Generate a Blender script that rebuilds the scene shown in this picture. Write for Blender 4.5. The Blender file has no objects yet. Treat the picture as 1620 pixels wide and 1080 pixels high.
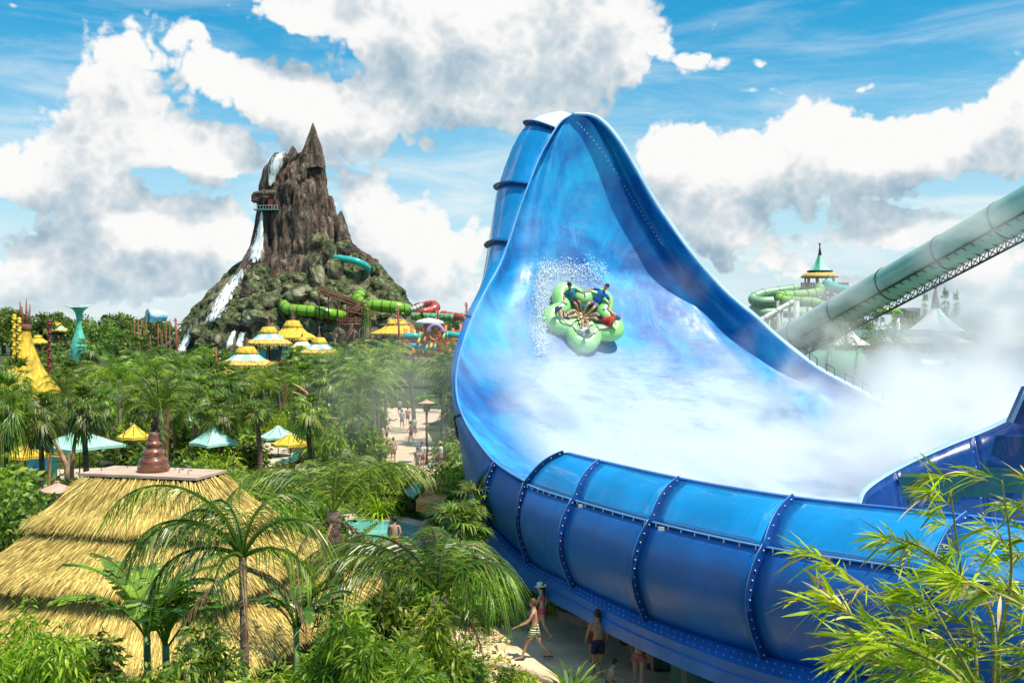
import bpy, bmesh, math, random
import numpy as np
from mathutils import Vector, Matrix, Quaternion
from mathutils.bvhtree import BVHTree
PI = math.pi
R = math.radians
rnd = random.Random(7)
scene = bpy.context.scene
COL = scene.collection

# ---------------------------------------------------------------- camera
CAMZ = 9.0
FPX = 1575.0
HY = 520.0
cam_d = bpy.data.cameras.new('camera')
cam_d.lens = 35.0; cam_d.sensor_width = 36.0; cam_d.shift_y = -20.0/1620.0
cam_d.clip_start = 0.1; cam_d.clip_end = 6000
cam = bpy.data.objects.new('camera', cam_d); COL.objects.link(cam)
cam.location = (0, 0, CAMZ); cam.rotation_euler = (R(90), 0, 0)
scene.camera = cam
scene.view_settings.view_transform = 'Standard'
scene.view_settings.look = 'None'
scene.view_settings.gamma = 1
scene.view_settings.exposure = 0.38
scene.view_settings.use_curve_mapping = False
scene.cycles.use_denoising = True
scene.cycles.max_bounces = 8
scene.cycles.diffuse_bounces = 3
scene.cycles.glossy_bounces = 3
scene.cycles.transmission_bounces = 4
scene.cycles.transparent_max_bounces = 12
scene.cycles.volume_bounces = 7
scene.cycles.use_adaptive_sampling = True
scene.cycles.adaptive_threshold = 0.02
scene.cycles.volume_step_rate = 2.0
scene.cycles.volume_max_steps = 96
scene.cycles.sample_clamp_indirect = 6.0

def P(px, py, Y):
    "point seen at photo pixel (px,py) at distance Y"
    return Vector(((px-810.0)/FPX*Y, Y, CAMZ-(py-HY)/FPX*Y))
def G(px, py, z=0.0):
    Y = FPX*(CAMZ-z)/(py-HY)
    return Vector(((px-810.0)/FPX*Y, Y, z))

# ---------------------------------------------------------------- sun + sky
SUN_EL, SUN_AZ = 65.0, 124.0        # azimuth measured clockwise from +Y (view direction)
se, sa = R(SUN_EL), R(SUN_AZ)
SUN_DIR = Vector((math.sin(sa)*math.cos(se), math.cos(sa)*math.cos(se), math.sin(se)))
sun_d = bpy.data.lights.new('sun', 'SUN'); sun_d.energy = 5.0; sun_d.angle = R(0.6); sun_d.color = (1.0, 0.92, 0.76)
sun = bpy.data.objects.new('sun', sun_d); COL.objects.link(sun)
sun.rotation_euler = SUN_DIR.to_track_quat('Z', 'Y').to_euler(); sun.location = SUN_DIR*200

class NT:
    "tiny node-tree helper"
    def __init__(s, tree): s.t = tree; s.L = tree.links
    def n(s, typ, **kw):
        nd = s.t.nodes.new(typ)
        for k, v in kw.items(): setattr(nd, k, v)
        return nd
    def put(s, sock, v):
        if isinstance(v, bpy.types.NodeSocket): s.L.new(v, sock)
        elif v is not None:
            try: sock.default_value = v
            except Exception:
                sock.default_value = (*v, 1.0) if len(v) == 3 else v
    def math(s, op, a, b=None, c=None, clamp=False):
        nd = s.n('ShaderNodeMath', operation=op, use_clamp=clamp)
        for i, v in enumerate((a, b, c)):
            if v is not None: s.put(nd.inputs[i], v)
        return nd.outputs[0]
    def vmath(s, op, a, b=None, scale=None):
        nd = s.n('ShaderNodeVectorMath', operation=op)
        s.put(nd.inputs[0], a)
        if b is not None: s.put(nd.inputs[1], b)
        if scale is not None: s.put(nd.inputs['Scale'], scale)
        return nd.outputs['Value'] if op in ('LENGTH', 'DOT_PRODUCT') else nd.outputs['Vector']
    def noise(s, vec, scale=5, detail=4, rough=.5, dist=0, lac=2.0, out='Fac', typ=None):
        nd = s.n('ShaderNodeTexNoise')
        if typ: nd.noise_type = typ
        s.put(nd.inputs['Vector'], vec); s.put(nd.inputs['Scale'], scale); s.put(nd.inputs['Detail'], detail)
        s.put(nd.inputs['Roughness'], rough); s.put(nd.inputs['Distortion'], dist); s.put(nd.inputs['Lacunarity'], lac)
        return nd.outputs[0 if out == 'Fac' else 1]
    def vor(s, vec, scale=5, feature='F1', out='Distance', rand=1.0, smooth=None):
        nd = s.n('ShaderNodeTexVoronoi', feature=feature)
        s.put(nd.inputs['Vector'], vec); s.put(nd.inputs['Scale'], scale); s.put(nd.inputs['Randomness'], rand)
        if smooth is not None: s.put(nd.inputs['Smoothness'], smooth)
        return nd.outputs[out]
    def ramp(s, fac, stops, interp='LINEAR'):
        nd = s.n('ShaderNodeValToRGB'); cr = nd.color_ramp; cr.interpolation = interp
        s.put(nd.inputs[0], fac)
        while len(cr.elements) < len(stops): cr.elements.new(0.5)
        for e, (p, c) in zip(cr.elements, stops):
            e.position = p; e.color = (c, c, c, 1) if isinstance(c, (int, float)) else (*c[:3], 1)
        return nd.outputs[0]
    def rng(s, v, a, b, c=0, d=1, smooth=True):
        nd = s.n('ShaderNodeMapRange', interpolation_type='SMOOTHSTEP' if smooth else 'LINEAR')
        s.put(nd.inputs[0], v)
        for i, x in enumerate((a, b, c, d)): s.put(nd.inputs[i+1], x)
        return nd.outputs[0]
    def mix(s, fac, a, b, blend='MIX'):
        nd = s.n('ShaderNodeMix', data_type='RGBA', blend_type=blend)
        s.put(nd.inputs['Factor'], fac)
        ins = [i for i in nd.inputs if i.type == 'RGBA']
        s.put(ins[0], a); s.put(ins[1], b)
        return [o for o in nd.outputs if o.type == 'RGBA'][0]
    def mapping(s, vec, loc=(0,0,0), rot=(0,0,0), scale=(1,1,1), typ='POINT'):
        nd = s.n('ShaderNodeMapping', vector_type=typ)
        s.put(nd.inputs['Vector'], vec)
        nd.inputs['Location'].default_value = loc; nd.inputs['Rotation'].default_value = rot; nd.inputs['Scale'].default_value = scale
        return nd.outputs[0]

# clouds: (azimuth, elevation, half width, half height) in degrees of sky
def _sky(px, py, rx, ry, w=1.0):
    az = math.degrees(math.atan2(px-810, FPX)); el = math.degrees(math.atan2(HY-py, math.hypot(FPX, px-810)))
    k = math.degrees(1/FPX)*math.cos(R(az))
    return (az, el, rx*k, ry*k, w)
CLOUDS = [_sky(*c) for c in (
 (225,95,115,95),(175,205,160,85),(275,240,140,45),(385,130,95,80),(470,175,110,85),(570,215,125,85),(600,175,70,50),
 (470,22,120,38),(585,55,130,65),(720,75,150,110),(870,75,170,120),(975,55,95,75),(790,150,150,60),(1110,100,50,22,.7),(1190,140,80,22,.45),(1000,-60,260,90,.8),(620,-50,200,70,.8),
 (35,275,125,65),(120,300,95,70),(210,345,95,55),(335,345,75,60),(280,395,150,60),(70,395,140,60),(160,440,180,50),
 (1075,245,65,75),(1185,240,120,60),(1305,215,95,75),(1405,240,80,60),(1320,290,170,50),(1130,320,100,60),(1165,375,110,55),
 (1490,215,90,60),(1575,190,100,75),(1625,130,60,80),(1520,255,160,45),(1360,355,120,50),(1470,365,100,40),
 (45,480,120,35,.8),(250,455,120,40,.8),(700,455,130,40,.8),(1260,430,140,35,.8),(1500,440,150,40,.8),(1090,300,80,55),(880,180,120,60,.6),(330,250,90,50),
 (600,335,100,50),(670,385,120,60),(590,420,110,50),(1010,330,60,60),(1560,390,110,40),(20,10,40,20,.5),(310,45,22,14,.6),(1370,140,22,12,.55),(1205,100,22,14,.6))]

def build_world():
    w = bpy.data.worlds.new('World'); scene.world = w; w.use_nodes = True
    t = w.node_tree; t.nodes.clear(); N = NT(t)
    # density group
    g = bpy.data.node_groups.new('cloud_density', 'ShaderNodeTree')
    g.interface.new_socket('Vector', in_out='INPUT', socket_type='NodeSocketVector')
    g.interface.new_socket('Density', in_out='OUTPUT', socket_type='NodeSocketFloat')
    M = NT(g); gi = M.n('NodeGroupInput'); go = M.n('NodeGroupOutput')
    d = gi.outputs[0]
    sx = M.n('ShaderNodeSeparateXYZ'); g.links.new(d, sx.inputs[0])
    az = M.math('MULTIPLY', M.math('ARCTAN2', sx.outputs[0], sx.outputs[1]), 57.2958)
    el = M.math('MULTIPLY', M.math('ARCSINE', sx.outputs[2]), 57.2958)
    warp = M.noise(d, 9, 2, .5, out='Color')
    cm = M.n('ShaderNodeCombineXYZ'); g.links.new(az, cm.inputs[0]); g.links.new(el, cm.inputs[1])
    pos = M.vmath('ADD', cm.outputs[0], M.vmath('SCALE', M.vmath('SUBTRACT', warp, (.5,.5,.5)), scale=2.5))
    pos = M.vmath('MULTIPLY', pos, (1,1,0))
    acc = None
    for (a, e, rx, ry, wt) in CLOUDS:
        mp = M.mapping(pos, (a, e, 0), (0,0,0), (rx*1.15, ry*1.15, 1.0), 'TEXTURE')
        gr = M.n('ShaderNodeTexGradient', gradient_type='SPHERICAL'); g.links.new(mp, gr.inputs[0])
        if acc is None: acc = M.math('MULTIPLY', gr.outputs['Fac'], wt)
        else: acc = M.math('MULTIPLY_ADD', gr.outputs['Fac'], wt, acc)
    acc = M.math('MINIMUM', acc, 1.0)
    # free-running cumulus outside the sector the camera faces
    wild = M.rng(M.noise(M.vmath('MULTIPLY', d, (1,1,1.9)), 3.1, 3, .5), .50, .66, 0, .85)
    out_of = M.rng(M.math('ABSOLUTE', az), 29, 40, 0, 1)
    over = M.rng(el, 21, 30, 0, 1)
    mask = M.math('MAXIMUM', out_of, over)
    base = M.math('ADD', M.math('MULTIPLY', acc, M.math('SUBTRACT', 1.0, mask)), M.math('MULTIPLY', wild, mask))
    # billows: creased noise, round tops
    def bump(sc, amp, off):
        n = M.noise(M.vmath('ADD', d, off), sc, 0, .5)
        return M.math('MULTIPLY', M.math('SUBTRACT', M.math('ABSOLUTE', M.math('SUBTRACT', n, .5)), .13), amp)
    bil = M.math('ADD', bump(17, 1.5, (3,1,2)), bump(37, .85, (1,5,2)))
    bil = M.math('ADD', bil, bump(78, .60, (4,2,7)))
    bil = M.math('ADD', bil, M.math('MULTIPLY', M.math('SUBTRACT', M.noise(d, 120, 4, .62), .5), .42))
    bil = M.math('ADD', bil, M.math('MULTIPLY', M.math('SUBTRACT', M.noise(d, 11, 1, .5), .5), .75))
    den = M.math('ADD', M.math('MULTIPLY', base, 1.16), bil)
    den = M.math('SUBTRACT', den, .37)
    g.links.new(den, go.inputs[0])
    # world
    tc = N.n('ShaderNodeTexCoord'); D = tc.outputs['Generated']
    D = N.vmath('NORMALIZE', D)
    def dens(v):
        nd = N.n('ShaderNodeGroup'); nd.node_tree = g; N.put(nd.inputs[0], v); return nd.outputs[0]
    d0 = dens(D)
    d1 = dens(N.vmath('NORMALIZE', N.vmath('ADD', D, (0.018, 0, 0.046))))
    sky = N.n('ShaderNodeTexSky', sky_type='NISHITA'); sky.sun_disc = False
    sky.sun_elevation = se; sky.sun_rotation = sa; sky.altitude = 0; sky.air_density = 1.0; sky.dust_density = .6; sky.ozone_density = 3.0
    sp = N.n('ShaderNodeSeparateXYZ'); t.links.new(D, sp.inputs[0])
    elev = sp.outputs[2]
    alpha = N.rng(d0, -.03, 0.22, 0, 1)
    veil = N.noise(N.vmath('MULTIPLY', D, (1, 1, 5.5)), 5, 6, .62, dist=.4)
    veil = N.math('MULTIPLY', N.rng(veil, .42, .72, 0, .7), N.rng(elev, .42, .05, .2, 1))
    lit = N.math('SUBTRACT', d0, d1)               # >0 where it thins out towards the sun
    thick = N.math('MINIMUM', N.math('MULTIPLY', N.math('MAXIMUM', N.math('SUBTRACT', d0, .12), 0), .55), .5)
    shade = N.rng(N.math('SUBTRACT', lit, thick), -.84, .22, 0, 1, smooth=False)
    ccol = N.ramp(shade, [(0, (.36,.50,.61)), (.3, (.52,.64,.72)), (.6, (.72,.78,.82)), (.82, (.92,.93,.93)), (1, (1.0,1.0,.99))])
    ccol = N.vmath('SCALE', ccol, scale=9.3)
    skc = N.mix(1.0, sky.outputs[0], (.20, 1.34, 1.50), 'MULTIPLY')
    hz = N.rng(elev, .30, -.02, 0, .92)
    c = N.mix(hz, skc, (7.4, 8.2, 8.7))
    c = N.mix(veil, c, (8.8, 9.2, 9.3))
    alo = N.math('MULTIPLY', alpha, N.rng(elev, -.01, .06, .35, 1))
    c = N.mix(alo, c, ccol)
    bg = N.n('ShaderNodeBackground'); N.put(bg.inputs[0], c); bg.inputs[1].default_value = 0.080
    out = N.n('ShaderNodeOutputWorld'); t.links.new(bg.outputs[0], out.inputs[0])
    w.cycles.sampling_method = 'MANUAL'; w.cycles.sample_map_resolution = 512
build_world()
# ---------------------------------------------------------------- numpy noise
def _hash(ix, iy, iz, seed):
    h = (ix.astype(np.int64)*374761393 + iy.astype(np.int64)*668265263 + iz.astype(np.int64)*2147483647 + seed*974634777) & 0xffffffff
    h = ((h ^ (h >> 13))*1274126177) & 0xffffffff
    h = ((h ^ (h >> 16))*2246822519) & 0xffffffff
    return ((h ^ (h >> 15)) & 0xffffff)/float(0xffffff)
def vnoise(p, seed=0):
    p = np.asarray(p, float); i = np.floor(p).astype(np.int64); f = p-i; f = f*f*(3-2*f)
    r = 0
    for dx in (0,1):
        wx = f[...,0] if dx else 1-f[...,0]
        for dy in (0,1):
            wy = f[...,1] if dy else 1-f[...,1]
            for dz in (0,1):
                wz = f[...,2] if dz else 1-f[...,2]
                r = r+wx*wy*wz*_hash(i[...,0]+dx, i[...,1]+dy, i[...,2]+dz, seed)
    return r
def fbm(p, octv=4, seed=0, rough=.5):
    a, s, t = 1.0, 0, 0
    p = np.asarray(p, float)
    for k in range(octv):
        s = s+a*vnoise(p*(2.03**k)+k*17.1, seed+k); t += a; a *= rough
    return s/t
def cells(p, seed=0):
    "F1 distance and F2-F1 of a 3D voronoi"
    p = np.asarray(p, float); i = np.floor(p).astype(np.int64)
    f1 = np.full(p.shape[:-1], 9.0); f2 = f1.copy()
    for dx in (-1,0,1):
        for dy in (-1,0,1):
            for dz in (-1,0,1):
                jx, jy, jz = i[...,0]+dx, i[...,1]+dy, i[...,2]+dz
                q = np.stack([jx+_hash(jx,jy,jz,seed+1), jy+_hash(jx,jy,jz,seed+2), jz+_hash(jx,jy,jz,seed+3)], -1)
                d = np.sqrt(((q-p)**2).sum(-1))
                m = d < f1
                f2 = np.where(m, f1, np.minimum(f2, d)); f1 = np.where(m, d, f1)
    return f1, f2-f1

# ---------------------------------------------------------------- objects
def link(o, parent=None):
    COL.objects.link(o)
    if parent is not None: o.parent = parent
    return o
def tag(o, label=None, cat=None, group=None, kind=None):
    if label: o['label'] = label
    if cat: o['category'] = cat
    if group: o['group'] = group
    if kind: o['kind'] = kind
    return o
def thing(name, label, cat, loc=(0,0,0), rz=0, group=None):
    o = bpy.data.objects.new(name, None); COL.objects.link(o)
    o.location = loc; o.rotation_euler = (0,0,rz); o.empty_display_size = .2
    return tag(o, label, cat, group)
class MB:
    "collects geometry for ONE mesh"
    def __init__(s): s.v = []; s.f = []; s.mi = []; s.n = 0; s.sm = []
    def add(s, V, F, mi=0, smooth=False):
        V = np.asarray([tuple(v) for v in V], float) if not isinstance(V, np.ndarray) else V
        s.v.append(V); o = s.n
        for f in F:
            s.f.append([i+o for i in f]); s.mi.append(mi); s.sm.append(smooth)
        s.n += len(V); return s
    def box(s, c, size, rot=None, mi=0):
        x, y, z = [k/2 for k in size]
        V = np.array([(-x,-y,-z),(x,-y,-z),(x,y,-z),(-x,y,-z),(-x,-y,z),(x,-y,z),(x,y,z),(-x,y,z)])
        if rot is not None:
            m = rot if isinstance(rot, Matrix) else Matrix.Rotation(rot, 3, 'Z')
            V = V @ np.array(m.to_3x3()).T
        s.add(V+np.array(c), [(0,3,2,1),(4,5,6,7),(0,1,5,4),(1,2,6,5),(2,3,7,6),(3,0,4,7)], mi); return s
    def tube(s, pts, rad, n=8, mi=0, cap=True, smooth=True, closed=False, aspect=1.0, up=None):
        pts = [Vector(p) for p in pts]; m = len(pts)
        rad = [rad]*m if isinstance(rad, (int, float)) else list(rad)
        tn = []
        for i in range(m):
            a = pts[(i-1) % m] if (closed or i > 0) else pts[i]; b = pts[(i+1) % m] if (closed or i < m-1) else pts[i]
            d = (b-a); tn.append(d.normalized() if d.length > 1e-9 else Vector((0,0,1)))
        u = Vector(up) if up is not None else (Vector((0,0,1)) if abs(tn[0].z) < .9 else Vector((1,0,0)))
        V = []; 
        for i in range(m):
            if up is not None: u = Vector(up)
            u = u-tn[i]*u.dot(tn[i]); u = u.normalized() if u.length > 1e-6 else tn[i].orthogonal().normalized()
            w = tn[i].cross(u)
            for k in range(n):
                a = 2*PI*k/n
                V.append(pts[i]+(u*math.sin(a)*aspect+w*math.cos(a))*rad[i])
        F = []
        for i in range(m if closed else m-1):
            j = (i+1) % m
            for k in range(n):
                k2 = (k+1) % n
                F.append((i*n+k, i*n+k2, j*n+k2, j*n+k))
        if cap and not closed:
            F.append(tuple(range(n))[::-1]); F.append(tuple((m-1)*n+k for k in range(n)))
        return s.add(V, F, mi, smooth)
    def lathe(s, prof, n=24, c=(0,0,0), mi=0, smooth=True, cap=True, jag=None, a0=0.0):
        V = []; m = len(prof)
        for r, z in prof:
            for k in range(n):
                a = 2*PI*k/n+a0
                V.append((c[0]+r*math.cos(a), c[1]+r*math.sin(a), c[2]+z))
        F = []
        for i in range(m-1):
            for k in range(n):
                k2 = (k+1) % n; F.append((i*n+k, i*n+k2, (i+1)*n+k2, (i+1)*n+k))
        if cap:
            F.append(tuple(range(n))[::-1]); F.append(tuple((m-1)*n+k for k in range(n)))
        return s.add(V, F, mi, smooth)
    def grid(s, A, mi=0, smooth=True, flip=False, wrap=False):
        "A: array (rows, cols, 3)"
        r, c = A.shape[:2]; F = []
        for i in range(r-1):
            for j in range(c if wrap else c-1):
                j2 = (j+1) % c
                q = (i*c+j, i*c+j2, (i+1)*c+j2, (i+1)*c+j)
                F.append(q[::-1] if flip else q)
        return s.add(A.reshape(-1, 3), F, mi, smooth)
    def sphere(s, c, r, n=10, m=6, mi=0, sc=(1,1,1)):
        V = [(c[0], c[1], c[2]+r*sc[2])]
        for i in range(1, m):
            a = PI*i/m
            for k in range(n):
                b = 2*PI*k/n; V.append((c[0]+r*sc[0]*math.sin(a)*math.cos(b), c[1]+r*sc[1]*math.sin(a)*math.sin(b), c[2]+r*sc[2]*math.cos(a)))
        V.append((c[0], c[1], c[2]-r*sc[2]))
        F = [(0, 1+k, 1+(k+1) % n) for k in range(n)]
        for i in range(m-2):
            for k in range(n):
                k2 = (k+1) % n; F.append((1+i*n+k, 1+(i+1)*n+k, 1+(i+1)*n+k2, 1+i*n+k2))
        l = len(V)-1; b = 1+(m-2)*n
        F += [(l, b+(k+1) % n, b+k) for k in range(n)]
        return s.add(V, F, mi, True)
    def mesh(s, name, mats):
        me = bpy.data.meshes.new(name)
        V = np.concatenate(s.v) if s.v else np.zeros((0,3))
        nv, nf = len(V), len(s.f)
        me.vertices.add(nv); me.vertices.foreach_set('co', V.astype(np.float32).ravel())
        tot = np.fromiter((len(f) for f in s.f), np.int32, nf)
        li = np.fromiter((i for f in s.f for i in f), np.int32, int(tot.sum()))
        me.loops.add(len(li)); me.loops.foreach_set('vertex_index', li)
        me.polygons.add(nf)
        st = np.zeros(nf, np.int32); st[1:] = np.cumsum(tot)[:-1]
        me.polygons.foreach_set('loop_start', st); me.polygons.foreach_set('loop_total', tot)
        me.polygons.foreach_set('material_index', np.array(s.mi, np.int32))
        me.polygons.foreach_set('use_smooth', np.array(s.sm, bool))
        for m in (mats if isinstance(mats, (list, tuple)) else [mats]): me.materials.append(m)
        me.update(calc_edges=True); me.validate()
        return me
    def build(s, name, mats, parent=None, label=None):
        o = bpy.data.objects.new(name, s.mesh(name, mats)); link(o, parent)
        if label: o['label'] = label
        return o
def fastmesh(name, V, F, mat, smooth=False, parent=None):
    "V (n,3), F (m,k) arrays, all faces with k corners"
    me = bpy.data.meshes.new(name); k = F.shape[1]
    me.vertices.add(len(V)); me.vertices.foreach_set('co', V.astype(np.float32).ravel())
    me.loops.add(F.size); me.loops.foreach_set('vertex_index', F.astype(np.int32).ravel())
    me.polygons.add(len(F)); me.polygons.foreach_set('loop_start', np.arange(0, F.size, k, dtype=np.int32)); me.polygons.foreach_set('loop_total', np.full(len(F), k, np.int32))
    me.polygons.foreach_set('use_smooth', np.full(len(F), smooth, bool))
    for m in (mat if isinstance(mat, (list, tuple)) else [mat]): me.materials.append(m)
    me.update(calc_edges=True)
    return me
def copy_tree(o, parent=None, loc=None, rz=None, scale=None, label=None, group=None):
    c = o.copy(); COL.objects.link(c)
    if parent is not None: c.parent = parent
    if loc is not None: c.location = loc
    if rz is not None: c.rotation_euler = (0,0,rz) if isinstance(rz, (int, float)) else rz
    if scale is not None: c.scale = (scale,)*3 if isinstance(scale, (int, float)) else scale
    if label: c['label'] = label
    if group: c['group'] = group
    for ch in o.children: copy_tree(ch, c)
    return c
def solidify(o, th, off=-1):
    m = o.modifiers.new('thick', 'SOLIDIFY'); m.thickness = th; m.offset = off; return o
def smooth_pts(pts, n, closed=False):
    "catmull-rom resample, returns n Vectors (uniform in parameter)"
    pts = [Vector(p) for p in pts]; m = len(pts); out = []
    segs = m if closed else m-1
    for i in range(n):
        t = i/(n if closed else n-1)*segs; k = min(int(t), segs-1); f = t-k
        def g(j): return pts[j % m] if closed else pts[max(0, min(m-1, j))]
        p0, p1, p2, p3 = g(k-1), g(k), g(k+1), g(k+2)
        out.append(.5*((2*p1)+(p2-p0)*f+(2*p0-5*p1+4*p2-p3)*f*f+(3*p1-p0-3*p2+p3)*f**3))
    return out

# ---------------------------------------------------------------- materials
def new_mat(name):
    m = bpy.data.materials.new(name); m.use_nodes = True
    t = m.node_tree; b = t.nodes['Principled BSDF']; return m, NT(t), b
def set_in(b, **kw):
    for k, v in kw.items():
        k = k.replace('_', ' ')
        if k in b.inputs: b.inputs[k].default_value = v if not (isinstance(v, tuple) and len(v) == 3 and b.inputs[k].type == 'RGBA') else (*v, 1)
def mat(name, col, rough=.6, var=.15, scale=3.0, metal=0, coat=0, bump=0.0, bscale=20, spec=None, col2=None, sub=0, obj_rand=0.0, alpha=None, stretch=(1,1,1)):
    m, N, b = new_mat(name)
    tc = N.n('ShaderNodeTexCoord').outputs['Object']
    v = N.mapping(tc, scale=stretch)
    n = N.noise(v, scale, 6, .6)
    c2 = col2 if col2 is not None else tuple(min(1, c*(1-var*1.6)) for c in col)
    c1 = col if col2 is not None else tuple(min(1, c*(1+var)) for c in col)
    c = N.mix(N.rng(n, .3, .7), c2, c1)
    if obj_rand:
        oi = N.n('ShaderNodeObjectInfo').outputs['Random']
        hs = N.n('ShaderNodeHueSaturation'); N.put(hs.inputs['Color'], c)
        N.put(hs.inputs['Value'], N.rng(oi, 0, 1, 1-obj_rand, 1+obj_rand, smooth=False))
        N.put(hs.inputs['Hue'], N.rng(N.math('FRACT', N.math('MULTIPLY', oi, 7.31)), 0, 1, .5-obj_rand*.06, .5+obj_rand*.06, smooth=False))
        c = hs.outputs[0]
    N.put(b.inputs['Base Color'], c)
    set_in(b, Roughness=rough, Metallic=metal)
    if coat: set_in(b, Coat_Weight=coat, Coat_Roughness=.05)
    if spec is not None: set_in(b, Specular_IOR_Level=spec)
    if bump:
        bp = N.n('ShaderNodeBump'); bp.inputs['Strength'].default_value = bump; bp.inputs['Distance'].default_value = .05
        N.put(bp.inputs['Height'], N.noise(v, bscale, 5, .6)); N.t.links.new(bp.outputs[0], b.inputs['Normal'])
    return m
# ================================================================ BIG BLUE SLIDE
SD = 1.22
def S(px, py, Y): return P(px, py, Y*SD)
def fibre(name, col, rough=.16, coat=.6, dirt=.25):
    m, N, b = new_mat(name)
    tc = N.n('ShaderNodeTexCoord').outputs['Object']
    n1 = N.noise(tc, .5, 5, .6); n2 = N.noise(N.mapping(tc, scale=(1,1,.25)), 3.2, 7, .65); n3 = N.noise(tc, 40, 3, .6)
    c = N.mix(N.rng(n1, .35, .7), tuple(k*.82 for k in col), tuple(min(1, k*1.12) for k in col))
    c = N.mix(N.math('MULTIPLY', N.rng(n2, .55, .80), dirt), c, (.30,.44,.56))
    c = N.mix(N.math('MULTIPLY', N.rng(n3, .64, .70), .25), c, (.45,.55,.62))
    sg = N.noise(N.mapping(tc, scale=(1,1,.12)), 9, 4, .6); c = N.mix(N.rng(sg, .60, .74, 0, dirt*1.2), c, (.16,.24,.30))
    oi = N.n('ShaderNodeObjectInfo').outputs['Random']; hv = N.n('ShaderNodeHueSaturation'); N.put(hv.inputs['Color'], c); N.put(hv.inputs['Value'], N.rng(oi, 0, 1, .90, 1.08, smooth=False)); c = hv.outputs[0]
    N.put(b.inputs['Base Color'], c)
    N.put(b.inputs['Roughness'], N.rng(n2, .3, .8, rough, rough+.22))
    set_in(b, Coat_Weight=coat, Coat_Roughness=.04)
    bp = N.n('ShaderNodeBump'); bp.inputs['Strength'].default_value = .12; bp.inputs['Distance'].default_value = .05
    N.put(bp.inputs['Height'], N.noise(tc, 2.2, 4, .5)); N.t.links.new(bp.outputs[0], b.inputs['Normal'])
    return m
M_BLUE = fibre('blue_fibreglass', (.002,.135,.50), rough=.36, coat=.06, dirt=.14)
M_BLUE_LIT = fibre('blue_fibreglass_lit', (.006,.27,.66), rough=.14, coat=.8, dirt=.10)  # brighter copy of the blue, sky reflected on upward faces painted in
M_BLUE_DK = fibre('blue_fibreglass_flange', (.006,.06,.28), rough=.3, coat=.2, dirt=.1)
M_RIM = fibre('pale_worn_rim', (.42,.60,.78), rough=.3, coat=.2)
M_EDGE = fibre('worn_blue_edge', (.10,.30,.62), rough=.3, coat=.2)
M_BOLT = mat('zinc_bolts', (.62,.62,.56), .4, .3, 30, metal=.6)
M_GLARE_UP = fibre('sun_glare_fibreglass', (.72,.76,.78), rough=.2, coat=.4)  # near-white colour stands for the sun reflecting off the top panel

slide = thing('water_slide', 'huge blue fibreglass slide wall with white water running down it', 'water slide', (0, 0, 0))

# ---- rim curve, left part (peak -> down the left -> start of the upper curl)
RIM_L = [S(905,181,41.2), S(886,194,40.9), S(868,222,40.4), S(852,252,40), S(836,292,39.5), S(820,335,39), S(806,378,38.4), S(790,420,37.8), S(770,456,37), S(748,500,35.8),
         S(732,545,34.2), S(722,590,32.4), S(724,632,30.8), S(737,668,29.2), S(758,701,27.9), S(786,733,26.6), S(832,762,25.0)]
RIM_R = [S(905,181,41.2), S(935,183,41.3), S(958,199,41.4), S(981,228,41.5), S(1004,266,41.6), S(1030,312,41.7), S(1061,358,41.7), S(1102,413,41.6), S(1148,463,41.4), S(1194,502,41.1), S(1223,529,40.9),
         S(1270,567,40.4), S(1302,589,40.1), S(1349,614,39.6), S(1393,636,39.2), S(1434,650,38.8), S(1490,662,38.4), S(1560,668,38.0), S(1660,664,37.6)]
# continuation of left border along the inner lip of the near channel
LIP = [S(893,719,24.6), S(950,733,23.0), S(1076,760,20.2), S(1256,790,17.1), S(1408,806,15.3), S(1530,820,14.1), S(1680,842,12.7)]
def rows_between():
    A = smooth_pts(RIM_L, 90); B = smooth_pts(RIM_R, 90)
    # where the near channel begins the floor continues under the lip
    A2 = smooth_pts([RIM_L[-1]+Vector((.25,.3,-.5))]+[p+Vector((.1,.1,-.9)) for p in LIP], 40)
    B2 = [B[-1]+Vector((i*.35, -.05*i, -.02*i)) for i in range(1, 41)]
    return A+A2[1:], B+B2[:39]
LA, RB = rows_between()
NR = len(LA); NC = 72
surf = np.zeros((NR, NC, 3))
ts = np.linspace(0, 1, NC)
for i in range(NR):
    k = i/(NR-1); L = np.array(LA[i]); Rr = np.array(RB[i])
    w = np.linalg.norm(Rr-L)
    # how deep this row sinks: back near the top, down near the bottom
    low = min(1, max(0, (i/89.0-.45)/.5))
    shape = 1-np.abs(2*ts-1)**3.2
    back = (1-low)*min(2.3, w*.20); down = low*min(2.3, w*.16)
    row = L[None]*(1-ts[:, None])+Rr[None]*ts[:, None]
    row = row+shape[:, None]*np.array([0, back, -down])[None]
    # right border curls back over towards the viewer, left border wraps round
    cr = np.clip((ts-.82)/.18, 0, 1)
    lip = min(1.0, w/5.0)*(1-low*.6)
    row[:, 1] -= np.sin(cr*PI)*0.0
    row += (np.sin(cr*PI)**1.0)[:, None]*np.array([.15, 1.15, .1])[None]*lip
    cl = np.clip((.14-ts)/.14, 0, 1)
    row += (np.sin(cl*PI))[:, None]*np.array([-.25, .55, .05])[None]*lip
    surf[i] = row
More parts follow.
